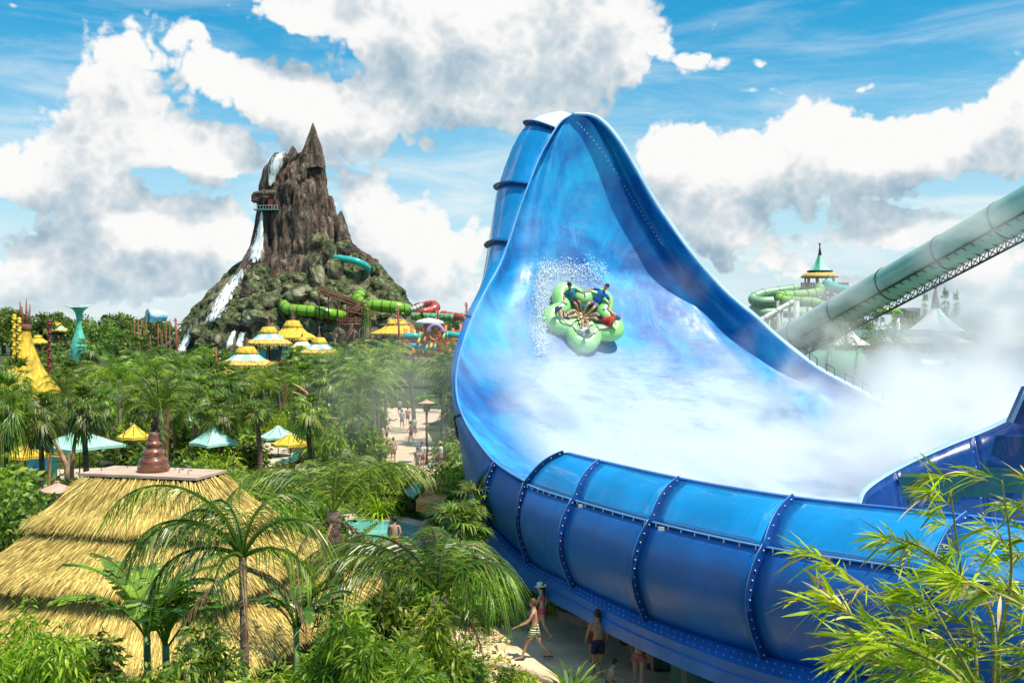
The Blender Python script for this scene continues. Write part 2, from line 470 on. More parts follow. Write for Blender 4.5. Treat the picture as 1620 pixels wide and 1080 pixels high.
def wall_material():
    m, N, b = new_mat('wet_blue_wall')
    tc = N.n('ShaderNodeTexCoord').outputs['Object']
    sx = N.n('ShaderNodeSeparateXYZ'); N.t.links.new(tc, sx.inputs[0]); x, y, z = sx.outputs
    n1 = N.noise(tc, .33, 6, .62, dist=.8); n2 = N.noise(N.mapping(tc, rot=(0,R(35),0), scale=(1,1,.22)), 1.3, 7, .62)
    c = N.ramp(n1, [(.28, (.002,.05,.25)), (.42, (.002,.13,.42)), (.55, (.003,.26,.58)), (.72, (.012,.42,.68))])
    c = N.mix(N.math('MULTIPLY', N.rng(n2, .58, .78), .35), c, (.18,.48,.78))
    N.put(b.inputs['Base Color'], c)
    N.put(b.inputs['Roughness'], N.rng(n2, .3, .7, .38, .60))
    set_in(b, Coat_Weight=.06, Coat_Roughness=.15)
    bp = N.n('ShaderNodeBump'); bp.inputs['Strength'].default_value = .35; bp.inputs['Distance'].default_value = .08
    N.put(bp.inputs['Height'], N.noise(N.mapping(tc, scale=(1,1,.5)), 1.6, 6, .6)); N.t.links.new(bp.outputs[0], b.inputs['Normal'])
    return m
M_WALL = wall_material()
mb = MB(); mb.grid(surf, flip=True)
wall = mb.build('riding_surface', M_WALL, slide)
solidify(wall, .05, 1)
WALLV = [Vector(v) for v in surf.reshape(-1, 3)]
WALLF = [(i*NC+j, i*NC+j+1, (i+1)*NC+j+1, (i+1)*NC+j) for i in range(NR-1) for j in range(NC-1)]
BVH = BVHTree.FromPolygons(WALLV, WALLF)
def on_wall(px, py):
    d = P(px, py, 1.0)-Vector((0,0,CAMZ)); d.normalize()
    h = BVH.ray_cast(Vector((0,0,CAMZ)), d)
    n = h[1]
    if n.dot(d) > 0: n = -n
    return h[0], n

# seams where the moulded sheets of the riding surface meet
SEAMM = mat('dark_seam', (.004,.05,.16), .5, .2, 4)
for i in (22, 36, 50, 63, 76, 86):
    mb = MB(); mb.tube([Vector(v)+Vector((0,-.012,.01)) for v in surf[i, 3:66]], .016, 4); mb.build('sheet_seam', SEAMM, slide)
for j in (20, 40, 58):
    mb = MB(); mb.tube([Vector(v)+Vector((0,-.012,.01)) for v in surf[10:96, j]], .014, 4); mb.build('sheet_seam', SEAMM, slide)
# ---- rims: thin pale flanges
def ribbon(name, A, B, mat_, th=.03, parent=slide, n=60):
    a = smooth_pts(A, n); b = smooth_pts(B, n)
    g = np.array([[tuple(p) for p in a], [tuple(p) for p in b]])
    mb = MB(); mb.grid(g); o = mb.build(name, mat_, parent); solidify(o, th, 0); return o
mb = MB(); mb.tube(smooth_pts([p+Vector((.03,0,.03)) for p in RIM_R], 90), .055, 6, aspect=1.6); mb.build('rim', M_RIM, slide)
ribbon('rim_flange', RIM_R, [p+Vector((.22,.28,.10)) for p in RIM_R], M_RIM, .05, n=90)
mb = MB(); mb.tube(smooth_pts(RIM_L, 90), .05, 6); mb.build('rim', M_EDGE, slide)

# ---- outer shell on the left: rim -> bulge -> behind
SH_MID = [S(878,179,42.2), S(846,186,42), S(820,214,41.8), S(803,252,41.5), S(788,294,41.1), S(780,338,40.6), S(773,382,40.1), S(766,424,39.4), S(760,458,38.4), S(741,500,37.0),
          S(726,545,35.4), S(719,590,33.8), S(719,640,32.2), S(726,688,30.9), S(737,733,29.6), S(750,780,28.4), S(762,812,27.4)]
SH_BACK = [p+Vector((.9,1.5,-.2)) for p in SH_MID[:10]]+[S(765,560,37.3), S(750,620,35.6), S(742,680,34.0), S(745,740,32.4), S(752,800,30.6), S(762,838,29.0), S(800,872,27.2)]
a = smooth_pts(RIM_L, 100); b_ = smooth_pts(SH_MID, 100); c_ = smooth_pts(SH_BACK, 100)
def shell_rows(i0, i1):
    rows = []
    for i in range(i0, i1+1):
        p = smooth_pts([a[i], (a[i]+b_[i])/2+Vector((-.14,-.22,.1)), b_[i], (b_[i]+c_[i])/2+Vector((-.15,.1,0)), c_[i]], 15)
        rows.append([tuple(q) for q in p])
    return np.array(rows)
CUT = [0, 9, 25, 38, 56, 78, 93]
for q in range(len(CUT)-1):
    mb = MB(); mb.grid(shell_rows(CUT[q], CUT[q+1]))
    mt = M_GLARE_UP if q == 0 else (M_BLUE_LIT if q < 4 else M_BLUE)
    o = mb.build('shell_panel', mt, slide); solidify(o, .04, -1)
    if q == 0: o['label'] = 'shell panel at the very top of the slide, sun glare painted white'
def flange(profile, nrm_out, width=.16, th=.05, bolts=10, name='flange', mt=M_BLUE_DK, side=None):
    "a rib standing proud of the shell along the profile (list of Vectors), with two rows of bolts"
    m = len(profile); V = []; 
    fl = MB(); ptsa = [profile[i] for i in range(m)]; ptsb = [profile[i]+nrm_out[i]*width for i in range(m)]
    tdir = side
    for p, s in ((0, 1),):
        A = np.array([[tuple(q-tdir*th) for q in ptsa], [tuple(q-tdir*th) for q in ptsb], [tuple(q+tdir*th) for q in ptsb], [tuple(q+tdir*th) for q in ptsa]])
        fl.grid(A, smooth=False)
    o = fl.build(name, mt, slide)
    edge = MB(); edge.tube([q+nrm_out[i]*.004 for i, q in enumerate(ptsb)], th*.30, 5); edge.build('flange_edge', M_EDGE, o)
    bl = MB(); tot = bolts
    for k in range(tot):
        t = (k+.5)/tot*(m-1); i = min(int(t), m-2); f = t-i
        q = ptsa[i].lerp(ptsa[i+1], f); nn = nrm_out[i]
        for sgn in (-1, 1):
            bl.sphere(q+nn*width*.5+tdir*(th+.010)*sgn, .021, 6, 4)
    bo = bl.build('bolts', M_BOLT, o); bo['kind'] = 'stuff'
    return o
for q, w in ((9, .24), (25, .24), (38, .20), (56, .07), (78, .07)):
    rows = shell_rows(q, q+1)
    prof = [Vector(v) for v in rows[0][:13]]
    nxt = [Vector(v) for v in rows[1][:13]]
    tdir = (nxt[6]-prof[6]).normalized()
    nr = []
    for i in range(13):
        d = (prof[min(12, i+1)]-prof[max(0, i-1)]).normalized()
        n_ = d.cross(tdir).normalized()
        ctr = (prof[0]+prof[-1])/2
        if n_.dot(prof[i]-ctr) < 0: n_ = -n_
        nr.append(n_)
    flange(prof, nr, w, .04, 9, side=tdir)

# ---- near channel: seam / lip / base curves
SEAM = {'A': S(786,733,26.6), 'B': S(834,765,25.0), 'C': S(911,791,22.5), 'D': S(1033,825,19.5), 'E': S(1214,865,16.3), 'F': S(1480,905,13.2), 'G': S(1900,985,10.2)}
LIPS = {'B': S(893,718,24.6), 'C': S(950,732,23.0), 'D': S(1076,760,20.2), 'E': S(1256,790,17.1), 'F': S(1530,820,14.1), 'G': S(1960,880,11.2)}
BASE = {'A': S(776,830,27.1), 'B': S(839,888,25.3), 'C': S(911,925,22.7), 'D': S(1027,978,19.7), 'E': S(1214,1038,16.4), 'F': S(1467,1096,13.3), 'G': S(1860,1210,10.3)}
FOOT = {'A': S(773,846,26.6), 'B': S(836,904,24.8), 'C': S(911,942,22.2), 'D': S(1027,998,19.2), 'E': S(1205,1068,15.9), 'F': S(1462,1140,12.85), 'G': S(1850,1270,9.8)}
KEYS = 'ABCDEFG'
def curve_of(D, keys):
    return smooth_pts([D[k] for k in keys], (len(keys)-1)*8+1)
cs = curve_of(SEAM, KEYS); cb = curve_of(BASE, KEYS); cf = curve_of(FOOT, KEYS); cl = curve_of(LIPS, KEYS[1:])
def outdir(i, cur):
    d = (cur[min(len(cur)-1, i+1)]-cur[max(0, i-1)]); d.z = 0; d.normalize()
    o = Vector((d.y, -d.x, 0))          # points to the viewer's side
    if o.dot(Vector((-1, -.4, 0))) < 0: o = -o
    return o
def lower_prof(i, m=13):
    s_, b = cs[i], cb[i]; o = outdir(i, cs)
    H = (s_-b).length
    pts = []
    for k in range(m):
        t = k/(m-1); q = s_.lerp(b, t)
        bul = math.sin(t*PI)**.9*.20*H if i > 8 else math.sin(t*PI)*.14*H
        pts.append(q+o*bul*(1-.25*t))
    return pts
def upper_prof(i, m=11):
    s_ = cs[i+8]; l = cl[i]; o = outdir(i+8, cs)
    pts = []
    for k in range(m):
        t = k/(m-1); q = s_.lerp(l, t)
        pts.append(q+Vector((0,0,1))*math.sin(t*PI)*.13+o*math.sin(t*PI)*.06)
    return pts
def fl_norm(prof, ref, tdir):
    nr = []
    for i in range(len(prof)):
        d = (prof[min(len(prof)-1, i+1)]-prof[max(0, i-1)]).normalized()
        n_ = d.cross(tdir).normalized()
        if n_.dot(ref) < 0: n_ = -n_
        nr.append(n_)
    return nr
# stretch from the leftmost point to flange A belongs to the shell, the rest are panels
for q in range(6):
    mb = MB(); mb.grid(np.array([[tuple(p) for p in lower_prof(i)] for i in range(q*8, q*8+9)]))
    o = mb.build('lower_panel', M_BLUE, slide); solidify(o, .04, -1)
    # base box girder: top ledge, front face, bottom
    g = []
    for i in range(q*8, q*8+9):
        o_ = outdir(i, cs); b0 = cb[i]; f0 = cf[i]
        led = Vector((f0.x, f0.y, b0.z-.10))+o_*.02
        g.append([tuple(b0), tuple(led), tuple(led+Vector((0,0,-.20))+o_*.0), tuple(led+Vector((0,0,-.22))+o_*.05), tuple(led+Vector((0,0,-.52))+o_*.05), tuple(b0-o_*1.1+Vector((0,0,-.75)))])
    mb = MB(); mb.grid(np.array(g), smooth=False); mb.build('base_girder', M_BLUE, slide)
    # studs on the ledge
    bl = MB()
    for i in range(q*8, q*8+8):
        for f in (.1, .6):
            b0 = cb[i].lerp(cb[i+1], f); o_ = outdir(i, cs); led = Vector((cf[i].lerp(cf[i+1], f).x, cf[i].lerp(cf[i+1], f).y, b0.z-.10))+o_*.02
            bl.sphere(b0.lerp(led, .3)+Vector((0,0,.008)), .018, 6, 4); bl.sphere(b0.lerp(led, .72)+Vector((0,0,.008)), .018, 6, 4)
    bo = bl.build('bolts', M_BOLT, slide); bo['kind'] = 'stuff'
for q in range(5):
    mb = MB(); mb.grid(np.array([[tuple(p) for p in upper_prof(i)] for i in range(q*8, q*8+9)]), flip=True)
    o = mb.build('upper_panel', M_BLUE_LIT, slide); solidify(o, .04, -1)
    # lip: dark band turned inwards
    g = []
    for i in range(q*8, q*8+9):
        o_ = outdir(i+8, cs); l = cl[i]
        g.append([tuple(l), tuple(l+Vector((0,0,.05))-o_*.01), tuple(l-o_*.16+Vector((0,0,.055))), tuple(l-o_*.17-Vector((0,0,.25))), tuple(l-o_*.05-Vector((0,0,1.3)))])
    mb = MB(); mb.grid(np.array(g), smooth=False); mb.build('lip', M_BLUE, slide)
    # seam flange with little brackets
    g = []
    for i in range(q*8, q*8+9):
        o_ = outdir(i+8, cs); s_ = cs[i+8]
        g.append([tuple(s_-Vector((0,0,.02))), tuple(s_+o_*.06-Vector((0,0,.012))), tuple(s_+o_*.06+Vector((0,0,.012))), tuple(s_+Vector((0,0,.02)))])
    mb = MB(); mb.grid(np.array(g), smooth=False); fo = mb.build('seam_flange', M_EDGE, slide)
    bl = MB()
    for i in range(q*8, q*8+8):
        o_ = outdir(i+8, cs)
        for f in (.5,):
            s_ = cs[i+8].lerp(cs[i+9], f)
            bl.box(s_+o_*.08+Vector((0,0,-.04)), (.022,.022,.07))
    bo = bl.build('clips', M_BOLT, fo); bo['kind'] = 'stuff'
for q, k in enumerate(KEYS[:6]):
    i = q*8; pr = lower_prof(i); o_ = outdir(i, cs); tdir = Vector((o_.y, -o_.x, 0))
    flange(pr, fl_norm(pr, o_, tdir), .145, .032, 12, side=tdir)
for q in range(5):
    i = q*8; pr = upper_prof(i); o_ = outdir(i+8, cs); tdir = Vector((o_.y, -o_.x, 0))
    flange(pr, fl_norm(pr, Vector((0,0,1)), tdir), .13, .032, 5, side=tdir)
# white tags near the seam
for (px, py, Y) in ((842,772,24.75), (919,800,22.1), (1046,836,19.0)):
    p = S(px, py, Y); mb = MB(); mb.box(p, (.14,.02,.09), rot=R(-24)); mb.build('maker_plate', mat('white_plate', (.8,.82,.8), .5), slide)
# row of studs inside the wall, below its curled top
bl = MB()
for i in range(34):
    t = i/33; q = smooth_pts([P(913,194,1), P(950,236,1), P(985,292,1), P(1015,340,1), P(1047,388,1)], 34)[i]
    if abs(i-16) < 1: continue
    px = 810+q.x*FPX; py = HY-(q.z-CAMZ)*FPX
    h = on_wall(px, py)
    if h[0] is None: continue
    bl.sphere(h[0]+h[1]*.03, .05, 6, 4)
bo = bl.build('wall_studs', mat('white_studs', (.85,.88,.9), .4), slide); bo['kind'] = 'stuff'
# inner ridge along the right side of the floor
# ================================================================ GROUND, PATHS, WATER
def ground_mat():
    m, N, b = new_mat('planted_ground')
    tc = N.n('ShaderNodeTexCoord').outputs['Object']
    n = N.noise(tc, .35, 7, .6); n2 = N.noise(tc, 9, 4, .6)
    c = N.ramp(n, [(.35, (.030,.050,.012)), (.5, (.045,.075,.018)), (.62, (.07,.07,.03)), (.75, (.12,.09,.05))])
    c = N.mix(N.rng(n2, .4, .7, 0, .5), c, (.02,.035,.01))
    N.put(b.inputs['Base Color'], c); set_in(b, Roughness=.95)
    bp = N.n('ShaderNodeBump'); bp.inputs['Strength'].default_value = .8; bp.inputs['Distance'].default_value = .2
    N.put(bp.inputs['Height'], n2); N.t.links.new(bp.outputs[0], b.inputs['Normal'])
    return m
def ngon(name, pts, m, z=0.0, h=0.0, kind='structure'):
    "flat sheet with an edge of thickness h"
    mb = MB(); V = [(p[0], p[1], z) for p in pts]; n = len(V)
    if h: 
        V += [(p[0], p[1], z-h) for p in pts]
        mb.add(V, [tuple(range(n))]+[(i, i+n, (i+1) % n+n, (i+1) % n) for i in range(n)])
    else: mb.add(V, [tuple(range(n))])
    o = mb.build(name, m); 
    if kind: o['kind'] = kind
    return o
mb = MB(); mb.grid(np.stack(np.meshgrid(np.linspace(-2500,2500,9), np.linspace(-600,4200,9)), -1).reshape(9,9,2) @ np.array([[1,0,0],[0,1,0.]]), smooth=False)
g = mb.build('ground', ground_mat()); g['kind'] = 'structure'
M_SAND = mat('pale_sand', (.56,.47,.36), .95, .14, 1.4, bump=.5, bscale=30)
M_PAVE = mat('warm_concrete', (.72,.52,.34), .85, .16, .9, bump=.2, bscale=25)
M_PAVE2 = mat('pale_concrete', (.60,.46,.34), .85, .12, .9, bump=.2, bscale=25)
M_KERB = mat('sand_kerb', (.46,.34,.24), .9, .2, 2, bump=.3)
M_CLAY = mat('orange_clay', (.72,.30,.09), .95, .25, 1.5, bump=.4)
def rib(name, ctr, width, m, z, h=0.0):
    c = smooth_pts([Vector((p[0], p[1], 0)) for p in ctr], 40); L = []; Rr = []
    wd = smooth_pts([Vector((w, 0, 0)) for w in (width if isinstance(width, (list, tuple)) else [width]*len(ctr))], 40)
    for i, p in enumerate(c):
        d = (c[min(39, i+1)]-c[max(0, i-1)]).normalized(); s = Vector((-d.y, d.x, 0))*wd[i].x/2
        L.append(p+s); Rr.append(p-s)
    return ngon(name, L+Rr[::-1], m, z, h)
# far path: rises from the bottom of the steps to the terrace
pth = [G(690,775), G(672,742), G(650,718), G(632,695), G(628,672), G(650,655), G(690,648)]
rib('path', pth, [3.4, 3.6, 5.0, 5.2, 6, 10, 14], M_PAVE2, .05, .05)
rib('path', [G(690,775), G(650,790), G(580,780), G(520,768), G(470,752), G(420,735)], [3,3,2.6,2.6,3,5], M_PAVE2, .046, .05)
# beach
ngon('beach_sand', [G(x, y) for x, y in ((300,760),(330,735),(372,712),(400,700),(470,696),(520,700),(500,728),(455,742),(400,752),(370,775))], M_SAND, .03)
ngon('beach_sand', [G(x, y) for x, y in ((-60,775),(40,745),(120,742),(230,738),(300,735),(300,762),(180,775),(60,800))], M_SAND, .034)
# near path beneath the big slide
near = [G(690,1100), G(720,990), G(790,962), G(838,958), G(905,985), G(985,1012), G(1060,1030), G(1180,1062), G(1300,1120), G(1250,1260), G(980,1230), G(760,1180)]
ngon('path', near, M_PAVE, .05, .05)
def kerb_run(pts, w=.28, h=.30, z=0.0):
    c = smooth_pts(pts, 30)
    g = []
    for i, p in enumerate(c):
        d = (c[min(29, i+1)]-c[max(0, i-1)]).normalized(); s = Vector((-d.y, d.x, 0))*w/2
        b = .02
        g.append([tuple(p+s+Vector((0,0,z))), tuple(p+s+Vector((0,0,z+h-b))), tuple(p+s*.85+Vector((0,0,z+h))), tuple(p-s*.85+Vector((0,0,z+h))), tuple(p-s+Vector((0,0,z+h-b))), tuple(p-s+Vector((0,0,z)))])
    mb = MB(); mb.grid(np.array(g), smooth=False); o = mb.build('kerb', M_KERB); o['kind'] = 'structure'; return o
kerb_run([G(770,948), G(838,958), G(905,985), G(985,1012), G(1060,1028), G(1190,1062), G(1320,1110)])
kerb_run([G(700,1068), G(770,1056), G(850,1075), G(900,1100)], .22, .16)
# pool
def water_mat(name, col, col2, rough=.06):
    m, N, b = new_mat(name); tc = N.n('ShaderNodeTexCoord').outputs['Object']
    n = N.noise(tc, 1.2, 5, .6, dist=.6)
    N.put(b.inputs['Base Color'], N.mix(N.rng(n, .35, .68), col, col2)); set_in(b, Roughness=rough, IOR=1.33)
    bp = N.n('ShaderNodeBump'); bp.inputs['Strength'].default_value = .35; bp.inputs['Distance'].default_value = .08
    N.put(bp.inputs['Height'], N.noise(tc, 3.5, 4, .6)); N.t.links.new(bp.outputs[0], b.inputs['Normal'])
    return m
M_POOL = water_mat('pool_water', (.07,.33,.33), (.20,.52,.48)); M_LAG = water_mat('lagoon_water', (.08,.42,.50), (.22,.62,.66))
ngon('pool_deck', [G(x, y) for x, y in ((395,845),(480,822),(560,815),(640,820),(700,835),(690,868),(600,872),(540,866),(400,870))], M_PAVE2, .09, .09)
ngon('pool_water', [G(x, y) for x, y in ((415,842),(490,830),(562,824),(632,828),(672,838),(668,856),(610,862),(548,858),(420,862))], M_POOL, .096)
ngon('lagoon_water', [G(x, y) for x, y in ((90,620),(120,600),(200,590),(260,600),(300,625),(280,655),(200,640),(140,645))], M_LAG, .04)
# raised terraces further back
M_ROCKG = mat('terrace_rock', (.20,.19,.15), .95, .4, .5, bump=1, bscale=3)
# ================================================================ VEGETATION PROTOTYPES
def leaf_mat(name, ca, cb, cc, rough=.45, trans=.35, obj_rand=.36, nscale=1.2, dry=0.0):
    m, N, b = new_mat(name)
    tc = N.n('ShaderNodeTexCoord').outputs['Object']
    gi = N.n('ShaderNodeNewGeometry')
    isl = gi.outputs['Random Per Island']
    n = N.noise(tc, nscale, 4, .6)
    f = N.math('ADD', N.math('MULTIPLY', isl, .55), N.math('MULTIPLY', N.rng(n, .3, .7), .45))
    c = N.ramp(f, [(.0, ca), (.45, cb), (.85, cc), (1.0, tuple(min(1, k*1.25) for k in cc))])  # wide dark-to-yellow spread puts leaf shadows and highlights into the colour
    if dry: c = N.mix(N.rng(isl, 1-dry, 1-dry+.01), c, (.30,.20,.07))
    oi = N.n('ShaderNodeObjectInfo').outputs['Random']
    hs = N.n('ShaderNodeHueSaturation'); N.put(hs.inputs['Color'], c)
    N.put(hs.inputs['Value'], N.rng(oi, 0, 1, 1-obj_rand, 1+obj_rand, smooth=False))
    N.put(hs.inputs['Hue'], N.rng(N.math('FRACT', N.math('MULTIPLY', oi, 7.31)), 0, 1, .5-.08*obj_rand, .5+.02*obj_rand, smooth=False))
    N.put(b.inputs['Base Color'], hs.outputs[0]); set_in(b, Roughness=rough, Specular_IOR_Level=.5)
    tr = N.n('ShaderNodeBsdfTranslucent'); N.put(tr.inputs[0], N.mix(1.0, hs.outputs[0], (1.5,1.6,.6), 'MULTIPLY'))
    mx = N.n('ShaderNodeMixShader'); mx.inputs[0].default_value = trans
    N.t.links.new(b.outputs[0], mx.inputs[1]); N.t.links.new(tr.outputs[0], mx.inputs[2])
    N.t.links.new(mx.outputs[0], N.t.nodes['Material Output'].inputs[0])
    return m
M_FAN = leaf_mat('fan_palm_leaf', (0.013,0.042,0.006), (0.067,0.162,0.018), (0.314,0.446,0.060), dry=.07)
M_FEA = leaf_mat('feather_palm_leaf', (0.024,0.062,0.008), (0.098,0.214,0.023), (0.386,0.506,0.068), dry=.045)
M_FEAD = leaf_mat('dark_feather_palm_leaf', (0.012,0.034,0.005), (0.055,0.135,0.014), (0.22,0.36,0.045), rough=.35, dry=.05)
M_SHR = leaf_mat('shrub_leaf', (0.019,0.053,0.006), (0.082,0.190,0.017), (0.350,0.460,0.048), dry=.02)
M_SHRB = leaf_mat('bright_shrub_leaf', (0.042,0.095,0.005), (0.156,0.284,0.014), (0.44,0.54,0.045), trans=.45)
M_SHRO = leaf_mat('olive_shrub_leaf', (0.040,0.057,0.009), (0.136,0.161,0.029), (0.400,0.357,0.077))
M_TREE = leaf_mat('tree_leaf', (0.015,0.037,0.007), (0.065,0.135,0.020), (0.239,0.309,0.057))
M_BAN = leaf_mat('banana_leaf', (0.018,0.062,0.008), (0.063,0.171,0.021), (0.209,0.375,0.045), rough=.3, trans=.3, dry=.05)
M_BAMB = leaf_mat('bamboo_leaf', (0.070,0.152,0.004), (0.313,0.459,0.010), (0.72,0.76,0.045), trans=.5, dry=.14, obj_rand=0.0)
M_TRUNK = mat('palm_trunk', (.17,.12,.085), .9, .5, 6, bump=.8, bscale=14, obj_rand=.3, stretch=(1,1,3))
M_TRUNKP = mat('pale_palm_trunk', (.30,.25,.20), .9, .4, 5, bump=.6, bscale=12, obj_rand=.2, stretch=(1,1,4))
M_STEM = mat('green_stem', (.12,.20,.05), .6, .3, 8)
M_WOOD = mat('brown_branch', (.09,.065,.045), .9, .4, 5, bump=.6)
M_BSTEM = mat('bamboo_stem', (.34,.32,.08), .5, .4, 6)

def quads_from(rows):
    "rows (n, k, 2, 3): n strips, k cross bars -> V, F"
    n, k = rows.shape[:2]
    V = rows.reshape(-1, 3); base = (np.arange(n)*k*2)[:, None, None]+(np.arange(k-1)*2)[None, :, None]
    F = (base+np.array([0, 1, 3, 2])[None, None]).reshape(-1, 4)
    return V, F
class Cloud:
    "gathers quad arrays"
    def __init__(s): s.V = []; s.F = []; s.n = 0
    def add(s, V, F): s.V.append(V); s.F.append(F+s.n); s.n += len(V)
    def mesh(s, name, m): return fastmesh(name, np.concatenate(s.V), np.concatenate(s.F), m)
def unit(v): return v/np.maximum(1e-9, np.linalg.norm(v, axis=-1, keepdims=True))
def rachis(base, az, e0, e1, L, k, rg, sway=.15):
    t = np.linspace(0, 1, k); e = e0+(e1-e0)*t**1.25; a = az+sway*t**2*rg.uniform(-1, 1)
    d = np.stack([np.cos(a)*np.cos(e), np.sin(a)*np.cos(e), np.sin(e)], -1)
    p = np.cumsum(np.vstack([np.zeros(3), d[:-1]*L/(k-1)]), 0)+base
    return p, d
def feather_frond(C, base, az, e0, e1, L, rg, pairs=34, leaf=.75, w=.035, droop=.9, segs=3, sway=.25, vee=.35, mess=0.0):
    p, d = rachis(base, az, e0, e1, L, pairs, rg, sway)
    up = np.array([0, 0, 1.0]); side = unit(np.cross(d, up)); nu = np.cross(side, d)
    t = np.linspace(0, 1, pairs)
    start = .14
    m = t > start
    for sg in (-1, 1):
        P0 = p[m]; n = len(P0); tt = t[m]
        ll = leaf*np.sin(np.clip((tt-start)/(1-start)*.86+.14, 0, 1)*PI)**.6*rg.uniform(.8-.3*mess, 1.15, n)
        if mess: ll = ll*np.where(rg.rand(n) < .10*mess, .12, 1)
        dirn = unit(side[m]*sg+d[m]*(.55+.5*tt)[:, None]+nu[m]*rg.uniform(-.1, vee*2, n)[:, None]+rg.normal(0, .10+.12*mess, (n, 3)))
        bars = []
        for k in range(segs+1):
            s = k/segs
            q = P0+dirn*(ll*s)[:, None]+np.array([0, 0, -1])*(ll*droop*s**1.8)[:, None]*.75
            ww = w*(1-s)**.6*(.6 if k == 0 else 1.0) if k < segs else w*.12
            wd = unit(d[m]+nu[m]*.4)
            bars.append(np.stack([q-wd*ww/2, q+wd*ww/2], 1))
        C.add(*quads_from(np.stack(bars, 1)))
    # rachis itself
    rw = .03*(1-t)+.006
    C.add(*quads_from(np.stack([p-side*rw[:, None], p+side*rw[:, None]], 1)[None]))
    C.add(*quads_from(np.stack([p-nu*rw[:, None], p+nu*rw[:, None]], 1)[None]))
def fan_frond(C, base, az, el, stalk, rad, rg, n=16, w=.07, droop=.5, spread=2.4):
    p, d = rachis(base, az, el, el-.5, stalk, 5, rg, .1)
    up = np.array([0, 0, 1.0]); D = d[-1]; side = unit(np.cross(D, up)); nu = np.cross(side, D)
    C.add(*quads_from(np.stack([p-side*.015, p+side*.015], 1)[None]))
    a = np.linspace(-spread/2, spread/2, n)+rg.normal(0, .04, n)
    tilt = rg.uniform(-.35, .25)
    DD = unit(D*math.cos(tilt)+nu*math.sin(tilt)); NN = np.cross(side, DD)
    ll = rad*(1-.25*(a/spread*2)**2)*rg.uniform(.85, 1.1, n)
    dirn = DD[None]*np.cos(a)[:, None]+side[None]*np.sin(a)[:, None]+NN[None]*(np.abs(np.sin(a))*.25)[:, None]
    wd = -DD[None]*np.sin(a)[:, None]+side[None]*np.cos(a)[:, None]
    bars = []
    for s, ww in ((0, .2), (.45, 1), (.75, .75), (1, .06)):
        q = p[-1]+dirn*(ll*s)[:, None]+np.array([0,0,-1])*(ll*droop*max(0, s-.4)**1.5*2.2)[:, None]*rg.uniform(.5, 1.5, n)[:, None]
        bars.append(np.stack([q-wd*w*ww/2+NN*0, q+wd*w*ww/2], 1))
    C.add(*quads_from(np.stack(bars, 1)))
def fan_crown(seed, n=30, rad=.85, stalk=.9, droop=.55, z=0, leaflets=18, w=.07):
    rg = np.random.RandomState(seed); C = Cloud()
    for i in range(n):
        az = i*2.39996+rg.uniform(-.3, .3); u = (i+.5)/n
        el = R(80)-u*R(125)+rg.uniform(-.15, .15)
        fan_frond(C, np.array([0, 0, z+.15*(1-u)]), az, el, stalk*rg.uniform(.75, 1.15), rad*rg.uniform(.8, 1.15), rg, leaflets, w, droop*(1+.6*u))
    return C
def feather_crown(seed, n=16, L=2.8, pairs=34, leaf=.75, droop=.9, w=.04, z=0, e_lo=-35, segs=3, e_hi=82):
    rg = np.random.RandomState(seed); C = Cloud()
    for i in range(n):
        az = i*2.39996+rg.uniform(-.35, .35); u = (i+.5)/n
        e0 = R(e_hi)-u*R(e_hi-10)+rg.uniform(-.12, .12); e1 = e0-R(rg.uniform(75, 115))-(.1*u)
        feather_frond(C, np.array([0, 0, z]), az, e0, e1, L*rg.uniform(.8, 1.1), rg, pairs, leaf, w, droop, segs)
    return C
def trunk_mesh(name, h, r0, r1, seed, m, lean=.0, boots=False, n=9):
    rg = random.Random(seed); mb = MB(); pts = []; rr = []
    k = max(6, int(h*3)); ax = rg.uniform(0, 6.28)
    for i in range(k+1):
        t = i/k
        pts.append((math.cos(ax)*lean*t*t, math.sin(ax)*lean*t*t, h*t)); rr.append((r0*(1-t)+r1*t)*(1.25 if t < .06 else 1)*(1+.08*(i % 2)))
    mb.tube(pts, rr, n)
    top = Vector(pts[-1])
    if boots:
        for i in range(26):
            a = i*2.4; z = top.z-.05-i*.045; q = Vector((math.cos(a), math.sin(a), 0))
            mb.box(Vector((top.x, top.y, z))+q*(r1*1.15), (.05,.16,.26), rot=Matrix.Rotation(a, 3, 'Z') @ Matrix.Rotation(-.5, 3, 'Y').to_3x3())
    return mb.mesh(name, m), top
def leaf_blob(C, rg, c, rad, n, size, asp=.45, droop=0.2, shell=.55):
    "n leaves through an ellipsoid, denser outside"
    d = unit(rg.normal(0, 1, (n, 3))); r = (shell+(1-shell)*rg.rand(n)**.6)
    r = r*(1+.18*np.sin(d[:, 0]*5+d[:, 1]*4)+.12*np.sin(d[:, 2]*7))
    p = np.array(c)+d*r[:, None]*np.array(rad)
    L = size*rg.uniform(.6, 1.3, n)
    dirn = unit(d*.7+rg.normal(0, .55, (n, 3))+np.array([0, 0, .15-droop]))
    wd = unit(np.cross(dirn, unit(d+rg.normal(0, .5, (n, 3)))))
    bars = []
    for s, ww in ((0, .15), (.5, 1), (1, .08)):
        q = p+dirn*(L*s)[:, None]+np.array([0,0,-1])*(L*droop*s*s)[:, None]
        bars.append(np.stack([q-wd*(L*asp*ww/2)[:, None], q+wd*(L*asp*ww/2)[:, None]], 1))
    C.add(*quads_from(np.stack(bars, 1)))
def shrub_cloud(seed, w=1.0, h=1.0, n=900, size=.16, asp=.45, lumps=9, droop=.2):
    rg = np.random.RandomState(seed); C = Cloud()
    for i in range(lumps):
        a = rg.uniform(0, 6.28); r = rg.uniform(.0, .55)*w; z = h*rg.uniform(.25, .75)
        leaf_blob(C, rg, (r*math.cos(a), r*math.sin(a), z), (w*rg.uniform(.3, .5), w*rg.uniform(.3, .5), h*rg.uniform(.22, .34)), n//lumps, size, asp, droop)
    return C
